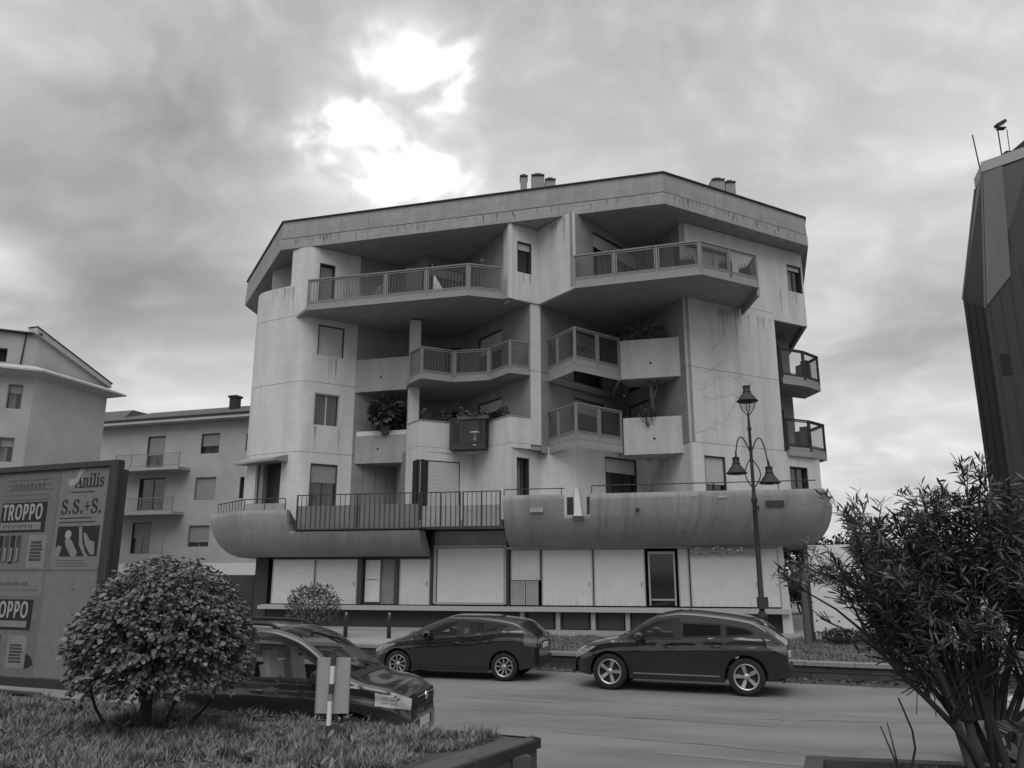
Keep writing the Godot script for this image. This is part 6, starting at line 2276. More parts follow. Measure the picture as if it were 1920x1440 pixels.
# ------------------------------------------------------------------ the far buildings
func far_apartments() -> void:
	var p0 := Vector2(-31.6, -60.3)
	var f := fr(p0, p0 + Vector2(0.95, 0.31) * 24.0)
	var o := thing("plain_apartment_house", Vector3(-24, 0, -58), "plain three-storey rendered apartment house with railed balconies, behind the poster hoarding", "building")
	var S := func(x: float) -> float: return (x - p0.x) / f.d.x
	# windows [x0, x1, y0, y1, shut, door]
	var rows := [[-27.05, -25.55, 10.1, 12.4, 0.6, true], [-22.5, -21.0, 10.9, 12.35, 0.6, false], [-18.9, -17.6, 10.9, 12.2, 0.9, false],
		[-27.4, -25.2, 6.95, 9.3, 0.0, true], [-22.7, -21.0, 7.6, 9.2, 0.95, false], [-19.1, -17.9, 7.6, 9.1, 0.0, false],
		[-27.6, -26.0, 3.9, 6.1, 0.5, true], [-22.9, -21.2, 4.3, 5.8, 0.75, false], [-19.2, -18.0, 4.3, 5.6, 0.5, false]]
	var holes := []
	for w in rows:
		holes.append([S.call(w[0]), S.call(w[1]), w[2], w[3]])
	var st := ST()
	wall(st, f, 3.2, 13.25, holes, 0.7)
	part("wall", st, M.far_wall_b, o)
	var st1 := ST()
	wall(st1, f, 0.0, 3.2, [[S.call(-19.6), S.call(-17.6), 0.0, 2.4]], 0.7)
	part("ground_floor_wall", st1, M.white, o)
	var gd := ST()
	lbox(gd, f, S.call(-19.6), S.call(-17.6), 0.0, 2.4, -0.5, -0.4)
	part("garage_door", gd, M.frame, o)
	var cor := ST()
	prism(cor, PackedVector2Array([at2(f, 0.1, -0.75), at2(f, 23.9, -0.75), at2(f, 23.9, -12), at2(f, 0.1, -12)]), 0.0, 13.2)
	part("house_core", cor, M.far_wall_b, o)
	for w in rows:
		window(o, f, S.call(w[0]), S.call(w[1]), w[2], w[3], {"shut": w[4], "shutter": M.shutter_grey, "depth": 0.18, "curtain": M.curtain_dark, "called": "balcony_door" if w[5] else "window", "frame": M.rail_metal if w[4] > 0.7 else M.frame})
	var ev := ST()
	lbox(ev, f, -0.5, 24.4, 13.26, 13.45, -0.5, 0.85)
	part("eave", ev, M.far_wall, o)
	var gu := ST()
	lbox(gu, f, -0.5, 24.4, 13.46, 13.62, 0.7, 0.9)
	part("gutter", gu, M.iron, o)
	var rf := ST()
	quad(rf, at(f, -0.5, 13.55, 0.75), at(f, -0.5, 15.6, -6.0), at(f, 24.4, 15.6, -6.0), at(f, 24.4, 13.55, 0.75))
	quad(rf, at(f, 24.4, 13.55, -12.7), at(f, 24.4, 15.6, -6.0), at(f, -0.5, 15.6, -6.0), at(f, -0.5, 13.55, -12.7))
	tri(rf, at(f, 24.4, 13.5, 0.75), at(f, 24.4, 15.6, -6.0), at(f, 24.4, 13.5, -12.7))
	tri(rf, at(f, -0.5, 13.5, -12.7), at(f, -0.5, 15.6, -6.0), at(f, -0.5, 13.5, 0.75))
	var rp := part("roof", rf, M.roof_tile, o)
	var rl := ST()
	for k in 82:
		var s := -0.4 + k * 0.3
		tube(rl, [at(f, s, 13.60, 0.72), at(f, s, 15.65, -6.0)], [0.06, 0.06], 4, false)
	var rlp := part("roof_tiles", rl, M.roof_tile, rp)
	rlp.set_meta("kind", "stuff")
	for x in [-22.4, -16.6]:
		var ch := ST()
		lbox(ch, f, S.call(x), S.call(x) + 0.6, 14.2, 15.6 if x < -20.0 else 16.2, -3.2, -2.6)
		lbox(ch, f, S.call(x) - 0.1, S.call(x) + 0.7, 15.6 if x < -20.0 else 16.2, 15.75 if x < -20.0 else 16.35, -3.3, -2.5)
		part("chimney", ch, M.iron, rp)
	for b in [[-28.6, -23.2, 9.9], [-28.8, -23.4, 6.75], [-25.9, -23.9, 3.75]]:
		var bs := ST()
		var a: float = S.call(b[0])
		var e: float = S.call(b[1])
		lbox(bs, f, a, e, b[2] - 0.2, b[2], -0.1, 1.25)
		var bp := part("balcony", bs, M.far_wall_b, o)
		var rg := ST()
		for y in [1.0, 0.12]:
			lbox(rg, f, a, e, b[2] + y - 0.04, b[2] + y, 1.18, 1.22)
		var n := int((e - a) / 1.3)
		for k in n + 1:
			lbox(rg, f, a + (e - a - 0.05) * k / n, a + (e - a - 0.05) * k / n + 0.05, b[2], b[2] + 1.0, 1.175, 1.225)
		var m := int((e - a) / 0.16)
		for k in m:
			lbox(rg, f, a + (e - a) * k / m, a + (e - a) * k / m + 0.015, b[2] + 0.1, b[2] + 0.97, 1.19, 1.205)
		part("railing", rg, M.rail_metal, bp)
	# the side wing seen between the two houses
	var w2 := ST()
	lbox(w2, f, -3.4, -0.02, 0.0, 13.0, -8.0, -1.2)
	part("side_wing", w2, M.far_wall, o)
	var w3 := ST()
	lbox(w3, f, -3.6, 0.2, 13.01, 13.3, -8.0, -0.8)
	hexa(w3, [at(f, -3.6, 13.31, -0.8), at(f, 0.2, 13.31, -0.8), at(f, 0.2, 13.31, -8), at(f, -3.6, 13.31, -8), at(f, -2.6, 15.3, -3.0), at(f, 0.2, 15.3, -3.0), at(f, 0.2, 15.3, -6), at(f, -2.6, 15.3, -6)])
	part("wing_roof", w3, M.roof_tile, o)

func gable_house() -> void:
	var c := Vector2(-27.0, -44.0)
	var o := thing("gable_house", Vector3(-28, 0, -46), "tall rendered house with a blank side wall, broad eaves and a sloping parapet", "building")
	var fl := fr(c + Vector2(-0.894, 0.447) * 9.0, c)
	var rgt := fr(c, c + Vector2(0.248, -0.969) * 5.6)
	var holes := [[7.76, 8.5, 11.4, 12.8], [7.7, 8.45, 8.43, 9.78], [5.0, 5.8, 11.4, 12.8]]
	var st := ST()
	wall(st, fl, 0.0, 13.4, holes, 0.7)
	part("wall", st, M.far_wall_b, o)
	var s2 := ST()
	wall(s2, rgt, 0.0, 13.4, [], 0.7)
	part("wall", s2, M.far_wall, o)
	for h in holes:
		window(o, fl, h[0], h[1], h[2], h[3], {"shut": 0.35, "shutter": M.shutter_grey, "depth": 0.2, "curtain": M.curtain, "frame": M.rail_metal, "curtain_span": [0.1, 0.6]})
	var core := ST()
	prism(core, PackedVector2Array([at2(fl, 0.0, -0.75), at2(rgt, 0.6, -0.75), at2(rgt, 5.5, -0.75), at2(rgt, 5.5, -9.0), at2(fl, 0.0, -6.0)]), 0.0, 13.3)
	part("house_core", core, M.far_wall_b, o)
	# eaves: a thin projecting slab with a sloped soffit
	var ev := ST()
	var line := [fl.a, c, rgt.b, rgt.b + Vector2(-0.969, -0.248) * 3.0]
	for k in 3:
		sweep(ev, line, [Vector2(0.0, 13.25), Vector2(-0.75, 13.5), Vector2(-0.78, 13.5), Vector2(-0.78, 13.6), Vector2(0.1, 13.95)], k, 0.0, 1.0)
	part("eave", ev, M.far_wall, o)
	# attic: left wall with a dark opening and the mono-pitch side wall
	var al := ST()
	var afl := fr(fl.a - fl.n * 0.5, c - fl.n * 0.5 - rgt.n * 0.25)
	wall(al, afl, 13.6, 15.9, [[6.4, 7.4, 14.15, 14.95]], 0.4)
	part("attic_wall", al, M.far_wall_b, o)
	var ab := ST()
	lbox(ab, afl, 6.3, 7.5, 14.1, 15.0, -0.45, -0.38)
	part("attic_opening", ab, M.dark_room, o)
	var ar := ST()
	var arf := fr(c - rgt.n * 0.25 - fl.n * 0.5, rgt.b - rgt.n * 0.25)
	hexa(ar, [at(arf, 0, 13.6, 0), at(arf, arf.len, 13.6, 0), at(arf, arf.len, 13.6, -0.35), at(arf, 0, 13.6, -0.35), at(arf, 0, 15.9, 0), at(arf, arf.len, 14.1, 0), at(arf, arf.len, 14.1, -0.35), at(arf, 0, 15.9, -0.35)])
	part("gable_wall", ar, M.far_wall, o)
	var cp := ST()
	hexa(cp, [at(arf, -0.3, 15.92, 0.2), at(arf, arf.len + 0.3, 14.0, 0.2), at(arf, arf.len + 0.3, 14.0, -0.45), at(arf, -0.3, 15.92, -0.45), at(arf, -0.3, 16.3, 0.2), at(arf, arf.len + 0.3, 14.25, 0.2), at(arf, arf.len + 0.3, 14.25, -0.45), at(arf, -0.3, 16.3, -0.45)])
	part("gable_coping", cp, M.far_wall, o)
	var fla := ST()
	hexa(fla, [at(arf, -0.33, 16.31, 0.24), at(arf, arf.len + 0.34, 14.26, 0.24), at(arf, arf.len + 0.34, 14.26, -0.5), at(arf, -0.33, 16.31, -0.5), at(arf, -0.33, 16.37, 0.24), at(arf, arf.len + 0.34, 14.32, 0.24), at(arf, arf.len + 0.34, 14.32, -0.5), at(arf, -0.33, 16.37, -0.5)])
	lbox(fla, afl, 0, afl.len + 0.2, 15.91, 16.0, -0.5, 0.25)
	part("roof_flashing", fla, M.iron, o)
	var pipe := ST()
	rod(pipe, at(afl, 8.1, 13.7, 0.06), at(afl, 8.2, 15.9, 0.06), 0.04)
	part("down_pipe", pipe, M.iron, o)

func tower() -> void:
	var o := thing("clad_tower", Vector3(26, 0, -36), "dark metal-clad tower block with a chamfered top, cut off by the right edge", "building")
	var p := [Vector2(26.0, -41.5), Vector2(21.05, -35.4), Vector2(21.15, -34.0), Vector2(24.3, -32.2), Vector2(32.0, -31.0)]
	# mid height where the walls start leaning in, per corner
	var ym := [14.9, 14.9, 14.0, 18.2, 18.2]
	var yt := [20.4, 20.4, 20.8, 21.2, 21.2]
	var q := [Vector2(27.0, -41.0), Vector2(22.25, -35.2), Vector2(22.1, -34.3), Vector2(23.9, -33.4), Vector2(32.0, -32.2)]
	var lo := ST()
	var up := ST()
	for i in 4:
		quad(lo, V(p[i], 0), V(p[i], ym[i]), V(p[i + 1], ym[i + 1]), V(p[i + 1], 0))
		quad(up, V(p[i], ym[i]), V(q[i], yt[i]), V(q[i + 1], yt[i + 1]), V(p[i + 1], ym[i + 1]))
	part("cladding_wall", lo, M.tower_clad, o)
	var upn := part("upper_wall", up, M.tower_panel, o)
	# standing seams on the cladding
	for i in [1, 2, 3]:
		var f := fr(p[i], p[i + 1])
		var n := int(f.len / 0.42)
		for k in n:
			var s: float = f.len * (k + 0.5) / n
			var y: float = lerpf(ym[i], ym[i + 1], (k + 0.5) / n)
			var rb := ST()
			lbox(rb, f, s - 0.02, s + 0.02, 0.0, y, 0.0, 0.035)
			part("seam", rb, M.tower_clad, o)
	# pale vertical strip of wall between the dark panels
	var sp := ST()
	for t in [[2, 0.02, 0.42]]:
		var i: int = t[0]
		var a0: Vector3 = V(p[i], ym[i]).lerp(V(p[i + 1], ym[i + 1]), t[1])
		var a1: Vector3 = V(p[i], ym[i]).lerp(V(p[i + 1], ym[i + 1]), t[2] * 0.75)
		var b0: Vector3 = V(q[i], yt[i]).lerp(V(q[i + 1], yt[i + 1]), t[1])
		var b1: Vector3 = V(q[i], yt[i]).lerp(V(q[i + 1], yt[i + 1]), t[2])
		var off := Vector3(-0.02, 0.01, 0.05)
		quad(sp, a0 + off, b0 + off, b1 + off, a1 + off)
	part("wall_strip", sp, M.tower_strip, upn)
	for j in [1, 2, 3]:
		var tr := ST()
		rod(tr, V(p[j], ym[j]) + Vector3(-0.02, 0, 0.02), V(q[j], yt[j]) + Vector3(-0.02, 0, 0.02), 0.05, 5)
		part("corner_trim", tr, M.tower_trim if j == 3 else M.tower_strip, o)
	var par := ST()
	for i in 4:
		hexa(par, [V(q[i], yt[i]) + Vector3(-0.05, 0, 0.08), V(q[i + 1], yt[i + 1]) + Vector3(0.02, 0, 0.08), V(q[i + 1], yt[i + 1]) + Vector3(0.3, 0, -0.4), V(q[i], yt[i]) + Vector3(0.3, 0, -0.4),
			V(q[i], yt[i]) + Vector3(-0.05, 0.5, 0.08), V(q[i + 1], yt[i + 1]) + Vector3(0.02, 0.5, 0.08), V(q[i + 1], yt[i + 1]) + Vector3(0.3, 0.5, -0.4), V(q[i], yt[i]) + Vector3(0.3, 0.5, -0.4)])
	part("parapet", par, M.tower_trim, o)
	var rf := ST()
	prism(rf, PackedVector2Array([q[0], q[1], q[2], q[3], q[4], Vector2(32, -41)]), 20.3, 20.42)
	part("roof", rf, M.iron, o)
	var plant := ST()
	box(plant, Vector3(27.0, 21.9, -34.5), Vector3(5.2, 1.3, 3.0))
	part("roof_plant_room", plant, M.iron, o)
	for w in [[3, 1.0, 8.6], [2, 1.3, 3.6], [2, 0.3, 10.9]]:
		var f := fr(p[w[0]], p[w[0] + 1])
		var ws := ST()
		lbox(ws, f, w[1], w[1] + 0.35, w[2], w[2] + 0.9, -0.02, 0.04)
		part("slot_window", ws, M.dark_room, o)
	# aerials on the roof edge
	var a1 := ST()
	rod(a1, Vector3(22.2, 20.7, -34.5), Vector3(22.05, 22.9, -34.5), 0.03, 5)
	part("aerial", a1, M.iron, o)
	var a2 := ST()
	rod(a2, Vector3(23.1, 20.9, -34.2), Vector3(23.1, 23.2, -34.2), 0.03, 5)
	rod(a2, Vector3(23.35, 21.0, -34.0), Vector3(23.4, 22.9, -34.0), 0.02, 5)
	box(a2, Vector3(23.2, 23.25, -34.1), Vector3(0.5, 0.14, 0.3), Basis(Vector3.BACK, 0.5))
	box(a2, Vector3(23.2, 23.0, -34.1), Vector3(0.36, 0.06, 0.25))
	box(a2, Vector3(23.4, 21.55, -34.0), Vector3(0.6, 0.3, 0.3))
	part("aerial", a2, M.iron, o)
	var a3 := ST()
	for l in [[Vector3(24.2, 21.6, -33.6), Vector3(24.15, 23.4, -33.6)], [Vector3(24.15, 23.4, -33.6), Vector3(25.6, 23.4, -33.4)], [Vector3(25.6, 23.4, -33.4), Vector3(25.6, 21.6, -33.4)]]:
		rod(a3, l[0], l[1], 0.022, 5)
	part("aerial_frame", a3, M.iron, o)

# ------------------------------------------------------------------ things on the balconies
func balcony_things() -> void:
	# plants
	pot_plant(Vector3(-5.5, 8.3, -34.2), 0.62, 1.5, 620, "big leafy pot plant standing on the lower left solid balcony front", 0.3, 5, 0.24)
	pot_plant(Vector3(-5.1, 7.5, -34.75), 0.6, 2.2, 420, "thin pot plant close behind the big leafy one", 0.22, 6, 0.2)
	for q in [[-3.55, 8.57, -32.2, "flower pot at the left end of the pale parapet"], [-2.75, 8.57, -32.55, "flower pot at the right end of the left pale parapet"], [-0.35, 8.57, -31.55, "straggly pot plant on the right pale parapet"]]:
		pot_plant(Vector3(q[0], q[1], q[2]), 0.22, 0.42, 120, q[3], 0.10, int(absf(q[0]) * 10), 0.09)
	trough(Vector3(-2.2, 8.55, -32.1), Vector3(-0.95, 8.55, -31.75), "flower trough overflowing with small blossoms on the dark projecting bay")
	pot_plant(Vector3(5.5, 8.05, -31.9), 0.42, 0.9, 260, "twiggy dark pot plant behind the lower solid balcony front on the right", 0.12, 9, 0.16)
	# cut palm trunk rising from the lower right balcony
	var pt := thing("dry_palm_stem", Vector3(5.75, 7.5, -31.7), "bare dry palm stem rising between the two solid balcony fronts on the right", "plant")
	var ps := ST()
	tube(ps, [Vector3(5.75, 7.5, -32.2), Vector3(5.78, 9.2, -32.15), Vector3(5.72, 10.0, -32.1), Vector3(5.4, 10.6, -32.15)], [0.12, 0.1, 0.09, 0.05], 8)
	tube(ps, [Vector3(5.78, 9.3, -32.15), Vector3(6.0, 10.0, -32.1), Vector3(6.05, 10.5, -32.05)], [0.06, 0.05, 0.02], 6)
	part("stem", ps, M.wood, pt)
	# furled dark parasol lying over the upper right balcony front
	var u := thing("folded_parasol", Vector3(5.4, 11.8, -31.9), "dark folded parasol lying over the upper solid balcony front on the right", "parasol")
	var us := ST()
	for k in 7:
		var a := PI * (0.05 + 0.9 * k / 6.0)
		var pts := []
		var rad := []
		for j in 7:
			var t := j / 6.0
			pts.append(Vector3(5.5 + cos(a) * 1.0 * t, 11.84 + sin(a) * 0.85 * sin(t * PI * 0.6) + 0.12 * t, -32.0 + 0.12 * sin(k * 1.7)))
			rad.append(0.05 + 0.09 * t * (1.0 - 0.5 * t))
		tube(us, pts, rad, 6)
	part("cloth", us, M.cloth_dark, u)
	var ur := ST()
	rod(ur, Vector3(4.7, 11.95, -32.05), Vector3(6.2, 12.75, -31.95), 0.02)
	part("pole", ur, M.rail_metal, u)
	# white plastic chairs on the upper left balcony
	var labels := ["white plastic chair at the left of the top left balcony", "white plastic chair in the middle of the top left balcony"]
	for k in 2:
		var cpos := Vector3(-6.75 + k * 1.15, Y5, -32.7 + k * 0.3)
		chair(cpos, PI + 0.3 * k, labels[k])
	# white parasol cloth hanging beside them
	var cl := thing("furled_sunshade", Vector3(-3.05, Y5, -31.9), "white furled sunshade leaning by the top left balcony rail", "parasol")
	var cs := ST()
	lathe(cs, Vector3(-3.05, Y5 + 0.25, -31.9), [Vector2(0.42, 0.0), Vector2(0.30, 0.15), Vector2(0.18, 0.5), Vector2(0.06, 0.95), Vector2(0.0, 1.0)], 9, Basis(Vector3.BACK, 0.25), false)
	part("cloth", cs, M.white, cl)
	var cr := ST()
	rod(cr, Vector3(-3.05, Y5, -31.9), Vector3(-3.4, Y5 + 1.75, -31.9), 0.02)
	part("pole", cr, M.rail_metal, cl)
	# washing line and a tall cupboard on the same balcony
	var cb := thing("balcony_cupboard", Vector3(-4.35, Y5, -32.4), "tall dark cupboard standing behind the top left balcony rail", "cupboard")
	var c1 := ST()
	box(c1, Vector3(-4.2, Y5 + 0.9, -32.6), Vector3(0.7, 1.8, 0.4))
	part("carcass", c1, M.cloth_dark, cb)
	var c2 := ST()
	for s in [-0.18, 0.18]:
		box(c2, Vector3(-4.2 + s, Y5 + 0.9, -32.39), Vector3(0.32, 1.7, 0.02))
	part("door", c2, M.frame, cb)
	# boxes and pots on the top right balcony
	var i := 0
	for q in [[6.75, -28.9, "dark flower pot left of the front corner of the top right balcony"], [8.3, -29.2, "dark planter box on the right wing of the top right balcony"], [9.2, -29.75, "dark low box at the right end of the top right balcony"]]:
		var b := thing("planter_box", Vector3(q[0], Y5, q[1]), q[2], "planter box")
		var bs := ST()
		box(bs, Vector3(q[0], Y5 + 0.35, q[1]), Vector3(0.55 - 0.08 * i, 0.66, 0.25), Basis(Vector3.UP, -0.5 * i))
		part("box", bs, M.cloth_dark, b)
		var bs2 := ST()
		for k in 9:
			tube(bs2, [Vector3(q[0] - 0.2 + k * 0.05, Y5 + 0.66, q[1]), Vector3(q[0] - 0.24 + k * 0.06, Y5 + 0.8 + 0.06 * (k % 3), q[1] + 0.05)], [0.02, 0.006], 4)
		part("sprout", bs2, M.bark, b)
		i += 1
	# little table in the dark bay
	var t := thing("small_table", Vector3(-1.55, Y3, -32.0), "small pale pedestal table inside the dark projecting bay", "table")
	var ts := ST()
	lathe(ts, Vector3(-1.5, Y3 + 0.02, -31.95), [Vector2(0.0, 0.0), Vector2(0.14, 0.0), Vector2(0.03, 0.05), Vector2(0.03, 0.5), Vector2(0.2, 0.52), Vector2(0.2, 0.55), Vector2(0.0, 0.55)], 14)
	part("table", ts, M.white, t)
	# the washing box on the side balcony
	for q in [[12.5, Y3 + 0.05, -34.0, "dark bundle of things on the lower side balcony at the right"], [13.0, Y4 + 0.1, -34.6, "dark bundle of things on the upper side balcony at the right"]]:
		var b := thing("stored_box", Vector3(q[0], q[1], q[2]), q[3], "box")
		var bs := ST()
		box(bs, Vector3(q[0], q[1] + 0.45, q[2]), Vector3(0.5, 0.9, 0.4), Basis(Vector3.UP, 0.3))
		box(bs, Vector3(q[0] + 0.1, q[1] + 1.0, q[2]), Vector3(0.3, 0.2, 0.3), Basis(Vector3.UP, 0.8))
		part("crate", bs, M.frame, b)

func trough(a: Vector3, b: Vector3, label: String) -> void:
	var o := thing("flower_trough", a, label, "flower trough")
	var st := ST()
	var d := b - a
	box(st, (a + b) * 0.5 + Vector3(0, 0.08, 0), Vector3(d.length(), 0.16, 0.18), Basis(Vector3.UP, -atan2(d.z, d.x)))
	part("trough", st, M.terracotta, o)
	var r := RandomNumberGenerator.new()
	r.seed = 61
	var xfs := []
	var cols := []
	for k in 520:
		var t := r.randf()
		var p := a.lerp(b, t) + Vector3(0, 0.16 + absf(r.randfn()) * 0.12 * (0.6 + 0.6 * sin(t * 9.0)), r.randfn() * 0.12)
		xfs.append(leaf_xf(p, Vector3(r.randfn(), r.randfn() * 0.6, r.randfn() + 0.4), r.randf_range(0.7, 1.3), r.randf()))
		var l := 0.4 if r.randf() < 0.16 else r.randf_range(0.03, 0.12)
		cols.append(Color(l, l, l))
	multi("foliage", leaf_mesh(0.10, 0.06), M.leaf, xfs, cols, o)

func chair(p: Vector3, turn: float, label: String) -> void:
	var o := thing("plastic_chair", p, label, "chair", "white chairs on the top left balcony", turn)
	var s := ST()
	box(s, Vector3(0, 0.43, 0), Vector3(0.46, 0.03, 0.44))
	lpart("seat", s, M.white_plastic, o)
	var b := ST()
	var pts := []
	var rad := []
	for k in 11:
		var a := PI * k / 10.0
		pts.append(Vector3(cos(a) * 0.23, 0.45 + sin(a) * 0.42, -0.2 - sin(a) * 0.08))
		rad.append(0.022)
	tube(b, pts, rad, 6)
	for k in 4:
		rod(b, Vector3(-0.12 + k * 0.08, 0.45, -0.2), Vector3(-0.12 + k * 0.08, 0.80, -0.27), 0.016)
	lpart("backrest", b, M.white_plastic, o)
	for x in [-0.2, 0.2]:
		for z in [-0.19, 0.19]:
			var l := ST()
			rod(l, Vector3(x, 0.42, z), Vector3(x * 1.15, 0.0, z * 1.15), 0.02)
			lpart("leg", l, M.white_plastic, o)
		var ar := ST()
		tube(ar, [Vector3(x * 1.1, 0.43, 0.2), Vector3(x * 1.15, 0.64, 0.16), Vector3(x * 1.1, 0.66, -0.18)], [0.02, 0.02, 0.02], 6)
		lpart("arm", ar, M.white_plastic, o)

# ------------------------------------------------------------------ the ground
func wall_z(x: float) -> float:
	return -22.35 + 0.426 * (x - 1.28)

func ground() -> void:
	var st := ST()
	quad(st, Vector3(-400, 0, 60), Vector3(-400, 0, -500), Vector3(400, 0, -500), Vector3(400, 0, 60))
	struct("road", st, M.asphalt)
	# worn paint and a mended trench along the road
	var dv := Vector2(1.0, 0.426).normalized()
	var ln_ := ST()
	for q in [[Vector2(2.0, -12.0), 6.0, 0.09], [Vector2(-0.6, -10.9), 2.4, 0.06]]:
		var f := fr(q[0], q[0] + dv * q[1])
		quad(ln_, at(f, 0, 0.004, -q[2]), at(f, f.len, 0.004, -q[2]), at(f, f.len, 0.004, q[2]), at(f, 0, 0.004, q[2]))
	struct("road_marking", ln_, M.paint_line)
	# mended patches and sealed cracks
	var rp := RandomNumberGenerator.new()
	rp.seed = 71
	for q in [[Vector2(1.2, -15.2), 3.4, 0.7], [Vector2(4.6, -11.4), 1.6, 0.9], [Vector2(-1.0, -17.2), 2.2, 0.35]]:
		var f := fr(q[0], q[0] + dv * q[1])
		var ps := ST()
		quad(ps, at(f, 0, 0.004, 0), at(f, 0.05, 0.004, -q[2]), at(f, f.len, 0.004, -q[2] * 0.95), at(f, f.len - 0.08, 0.004, 0))
		struct("road_patch", ps, M.asphalt_patch)
	var cs_ := ST()
	for q in [[Vector2(0.6, -13.6), Vector2(6.4, -10.6)], [Vector2(-0.8, -15.6), Vector2(2.6, -14.6)], [Vector2(4.2, -14.6), Vector2(7.6, -14.2)]]:
		var p: Vector2 = q[0]
		var nv := Vector2.ZERO
		for k in 22:
			var w: Vector2 = q[0].lerp(q[1], (k + 1) / 22.0) + Vector2(rp.randf_range(-0.07, 0.07), rp.randf_range(-0.07, 0.07))
			var dw: Vector2 = (w - p).normalized()
			var m := Vector2(-dw.y, dw.x) * rp.randf_range(0.006, 0.016)
			if k == 0: nv = m
			quad(cs_, V(p - nv, 0.006), V(p + nv, 0.006), V(w + m, 0.006), V(w - m, 0.006))
			p = w
			nv = m
	struct("road_crack", cs_, M.tar)
	var tw_ := ST()
	for q in [[-12.6, 0.45], [-14.1, 0.5], [-15.9, 0.5], [-17.4, 0.4]]:
		var f := fr(Vector2(-6.0, q[0] - 6.0 * 0.426), Vector2(12.0, q[0] + 12.0 * 0.426))
		for k in 18:
			var wv: float = q[1] * (0.5 + 0.35 * sin(k * 1.9 + q[0]))
			var wn: float = q[1] * (0.5 + 0.35 * sin((k + 1) * 1.9 + q[0]))
			quad(tw_, at(f, f.len * k / 18.0, 0.008, -wv), at(f, f.len * (k + 1) / 18.0, 0.008, -wn), at(f, f.len * (k + 1) / 18.0, 0.008, wn), at(f, f.len * k / 18.0, 0.008, wv))
	struct("road_wear", tw_, M.tyre_wear)
	# raised ground behind the low wall
	var gp := PackedVector2Array([Vector2(-60, wall_z(-60) - 0.3), Vector2(40, wall_z(40) - 0.3), Vector2(60, -60), Vector2(-60, -70)])
	gp = PackedVector2Array([Vector2(-16, wall_z(-16) - 0.3), Vector2(16, wall_z(16) - 0.3), Vector2(22, -46), Vector2(-16, -46)])
	var pv := ST()
	prism(pv, gp, 0.004, 0.386)
	struct("forecourt_paving", pv, M.paving)
	var tf := ST()
	var tpoly := PackedVector2Array([Vector2(-0.9, wall_z(-0.9) - 0.32), Vector2(15.9, wall_z(15.9) - 0.32), Vector2(17, -22), Vector2(9.2, -26.6), Vector2(7.6, -26.9), Vector2(-0.6, -28.6)])
	prism(tf, tpoly, 0.387, 0.395)
	struct("garden_turf", tf, M.turf)
	grass_field("garden_grass", tpoly, 16000, func(_p): return 0.392, 0.04, 0.16, 0.09, 0.2, "rough grass strip between the low stone wall and the block", 23)
	var cu := ST()
	lbox(cu, fr(Vector2(-1.0, wall_z(-1.0) - 0.4), Vector2(-0.75, -28.6)), 0.0, 6.0, 0.387, 0.46, -0.06, 0.06)
	struct("garden_kerb", cu, M.coping)
	# the low stone wall: two courses of dark blocks under a pale coping
	var o := thing("low_stone_wall", Vector3(1.3, 0, -22.35), "low wall of dark stone blocks with a pale coping, behind the parked cars", "wall")
	var f := fr(Vector2(-15.0, wall_z(-15.0)), Vector2(17.0, wall_z(17.0)))
	var r := RandomNumberGenerator.new()
	r.seed = 9
	for c in 2:
		var s := -0.3 * c
		while s < f.len:
			var l := r.randf_range(0.55, 1.0)
			var b := ST()
			var d := r.randf_range(0.0, 0.03)
			lbox(b, f, maxf(s, 0.0) + 0.008, minf(s + l, f.len) - 0.008, 0.02 + c * 0.15, 0.155 + c * 0.15, -0.3, -0.03 + d)
			part("stone_block", b, M.stone_dark if r.randf() < 0.6 else M.stone_dark_b, o)
			s += l
	var s2 := 0.0
	while s2 < f.len:
		var l := r.randf_range(1.1, 1.5)
		var b := ST()
		lbox(b, f, s2 + 0.006, minf(s2 + l, f.len) - 0.006, 0.318, 0.405 + r.randf_range(-0.006, 0.006), -0.34, 0.04)
		part("coping_stone", b, M.coping, o)
		s2 += l
	var core := ST()
	lbox(core, f, 0.0, f.len, 0.0, 0.315, -0.29, -0.06)
	part("wall_core", core, M.joint, o)
	# the strip of earth and litter at the foot of the wall
	var es := ST()
	quad(es, at(f, 0, 0.006, 0.75), at(f, 0, 0.02, -0.05), at(f, f.len, 0.02, -0.05), at(f, f.len, 0.006, 0.75))
	struct("gutter_earth", es, M.earth)
	var lt := []
	var lc := []
	for k in 2600:
		var s := r.randf_range(0.0, f.len)
		lt.append(leaf_xf(at(f, s, 0.03, r.randf() * r.randf() * 1.1), Vector3(r.randfn(), r.randfn() * 0.2, r.randfn()), r.randf_range(0.7, 1.6), r.randf() * 3.0))
		var l := r.randf_range(0.03, 0.14)
		lc.append(Color(l, l, l))
	meta(multi("dead_leaves", leaf_mesh(0.07, 0.045), M.leaf, lt, lc), "dead leaves drifted along the foot of the low stone wall", "leaves", "", "stuff")
	# left planter
	var L := thing("left_planter", Vector3(-4, 0, -8), "long raised concrete planter full of rough grass at the lower left", "planter")
	var corner := Vector2(0.30, -8.91)
	var bl := Vector2(-14.0, -8.91 - 14.3 * 0.426)
	var fc := Vector2(-0.95, -6.9)
	var fr2 := Vector2(-1.6, -5.4)
	var poly := PackedVector2Array([bl, corner, fc, fr2, Vector2(-2.2, -3.2), Vector2(-14, -3.2)])
	var soil := ST()
	prism(soil, PackedVector2Array(inset_line([Vector2(-2.2, -3.2), fr2, fc, corner, bl], 0.2) + [Vector2(-14, -3.2)]), 0.0, 0.74)
	part("soil", soil, M.earth, L)
	var edge := [fr2, fc, corner, bl]
	var w0 := inset_line(edge, 0.03)
	var w1 := inset_line(edge, 0.16)
	var wl := ST()
	for k in 3:
		prism(wl, PackedVector2Array([w0[k], w0[k + 1], w1[k + 1], w1[k]]), 0.0, 0.66)
	part("planter_wall", wl, M.coping_dark, L)
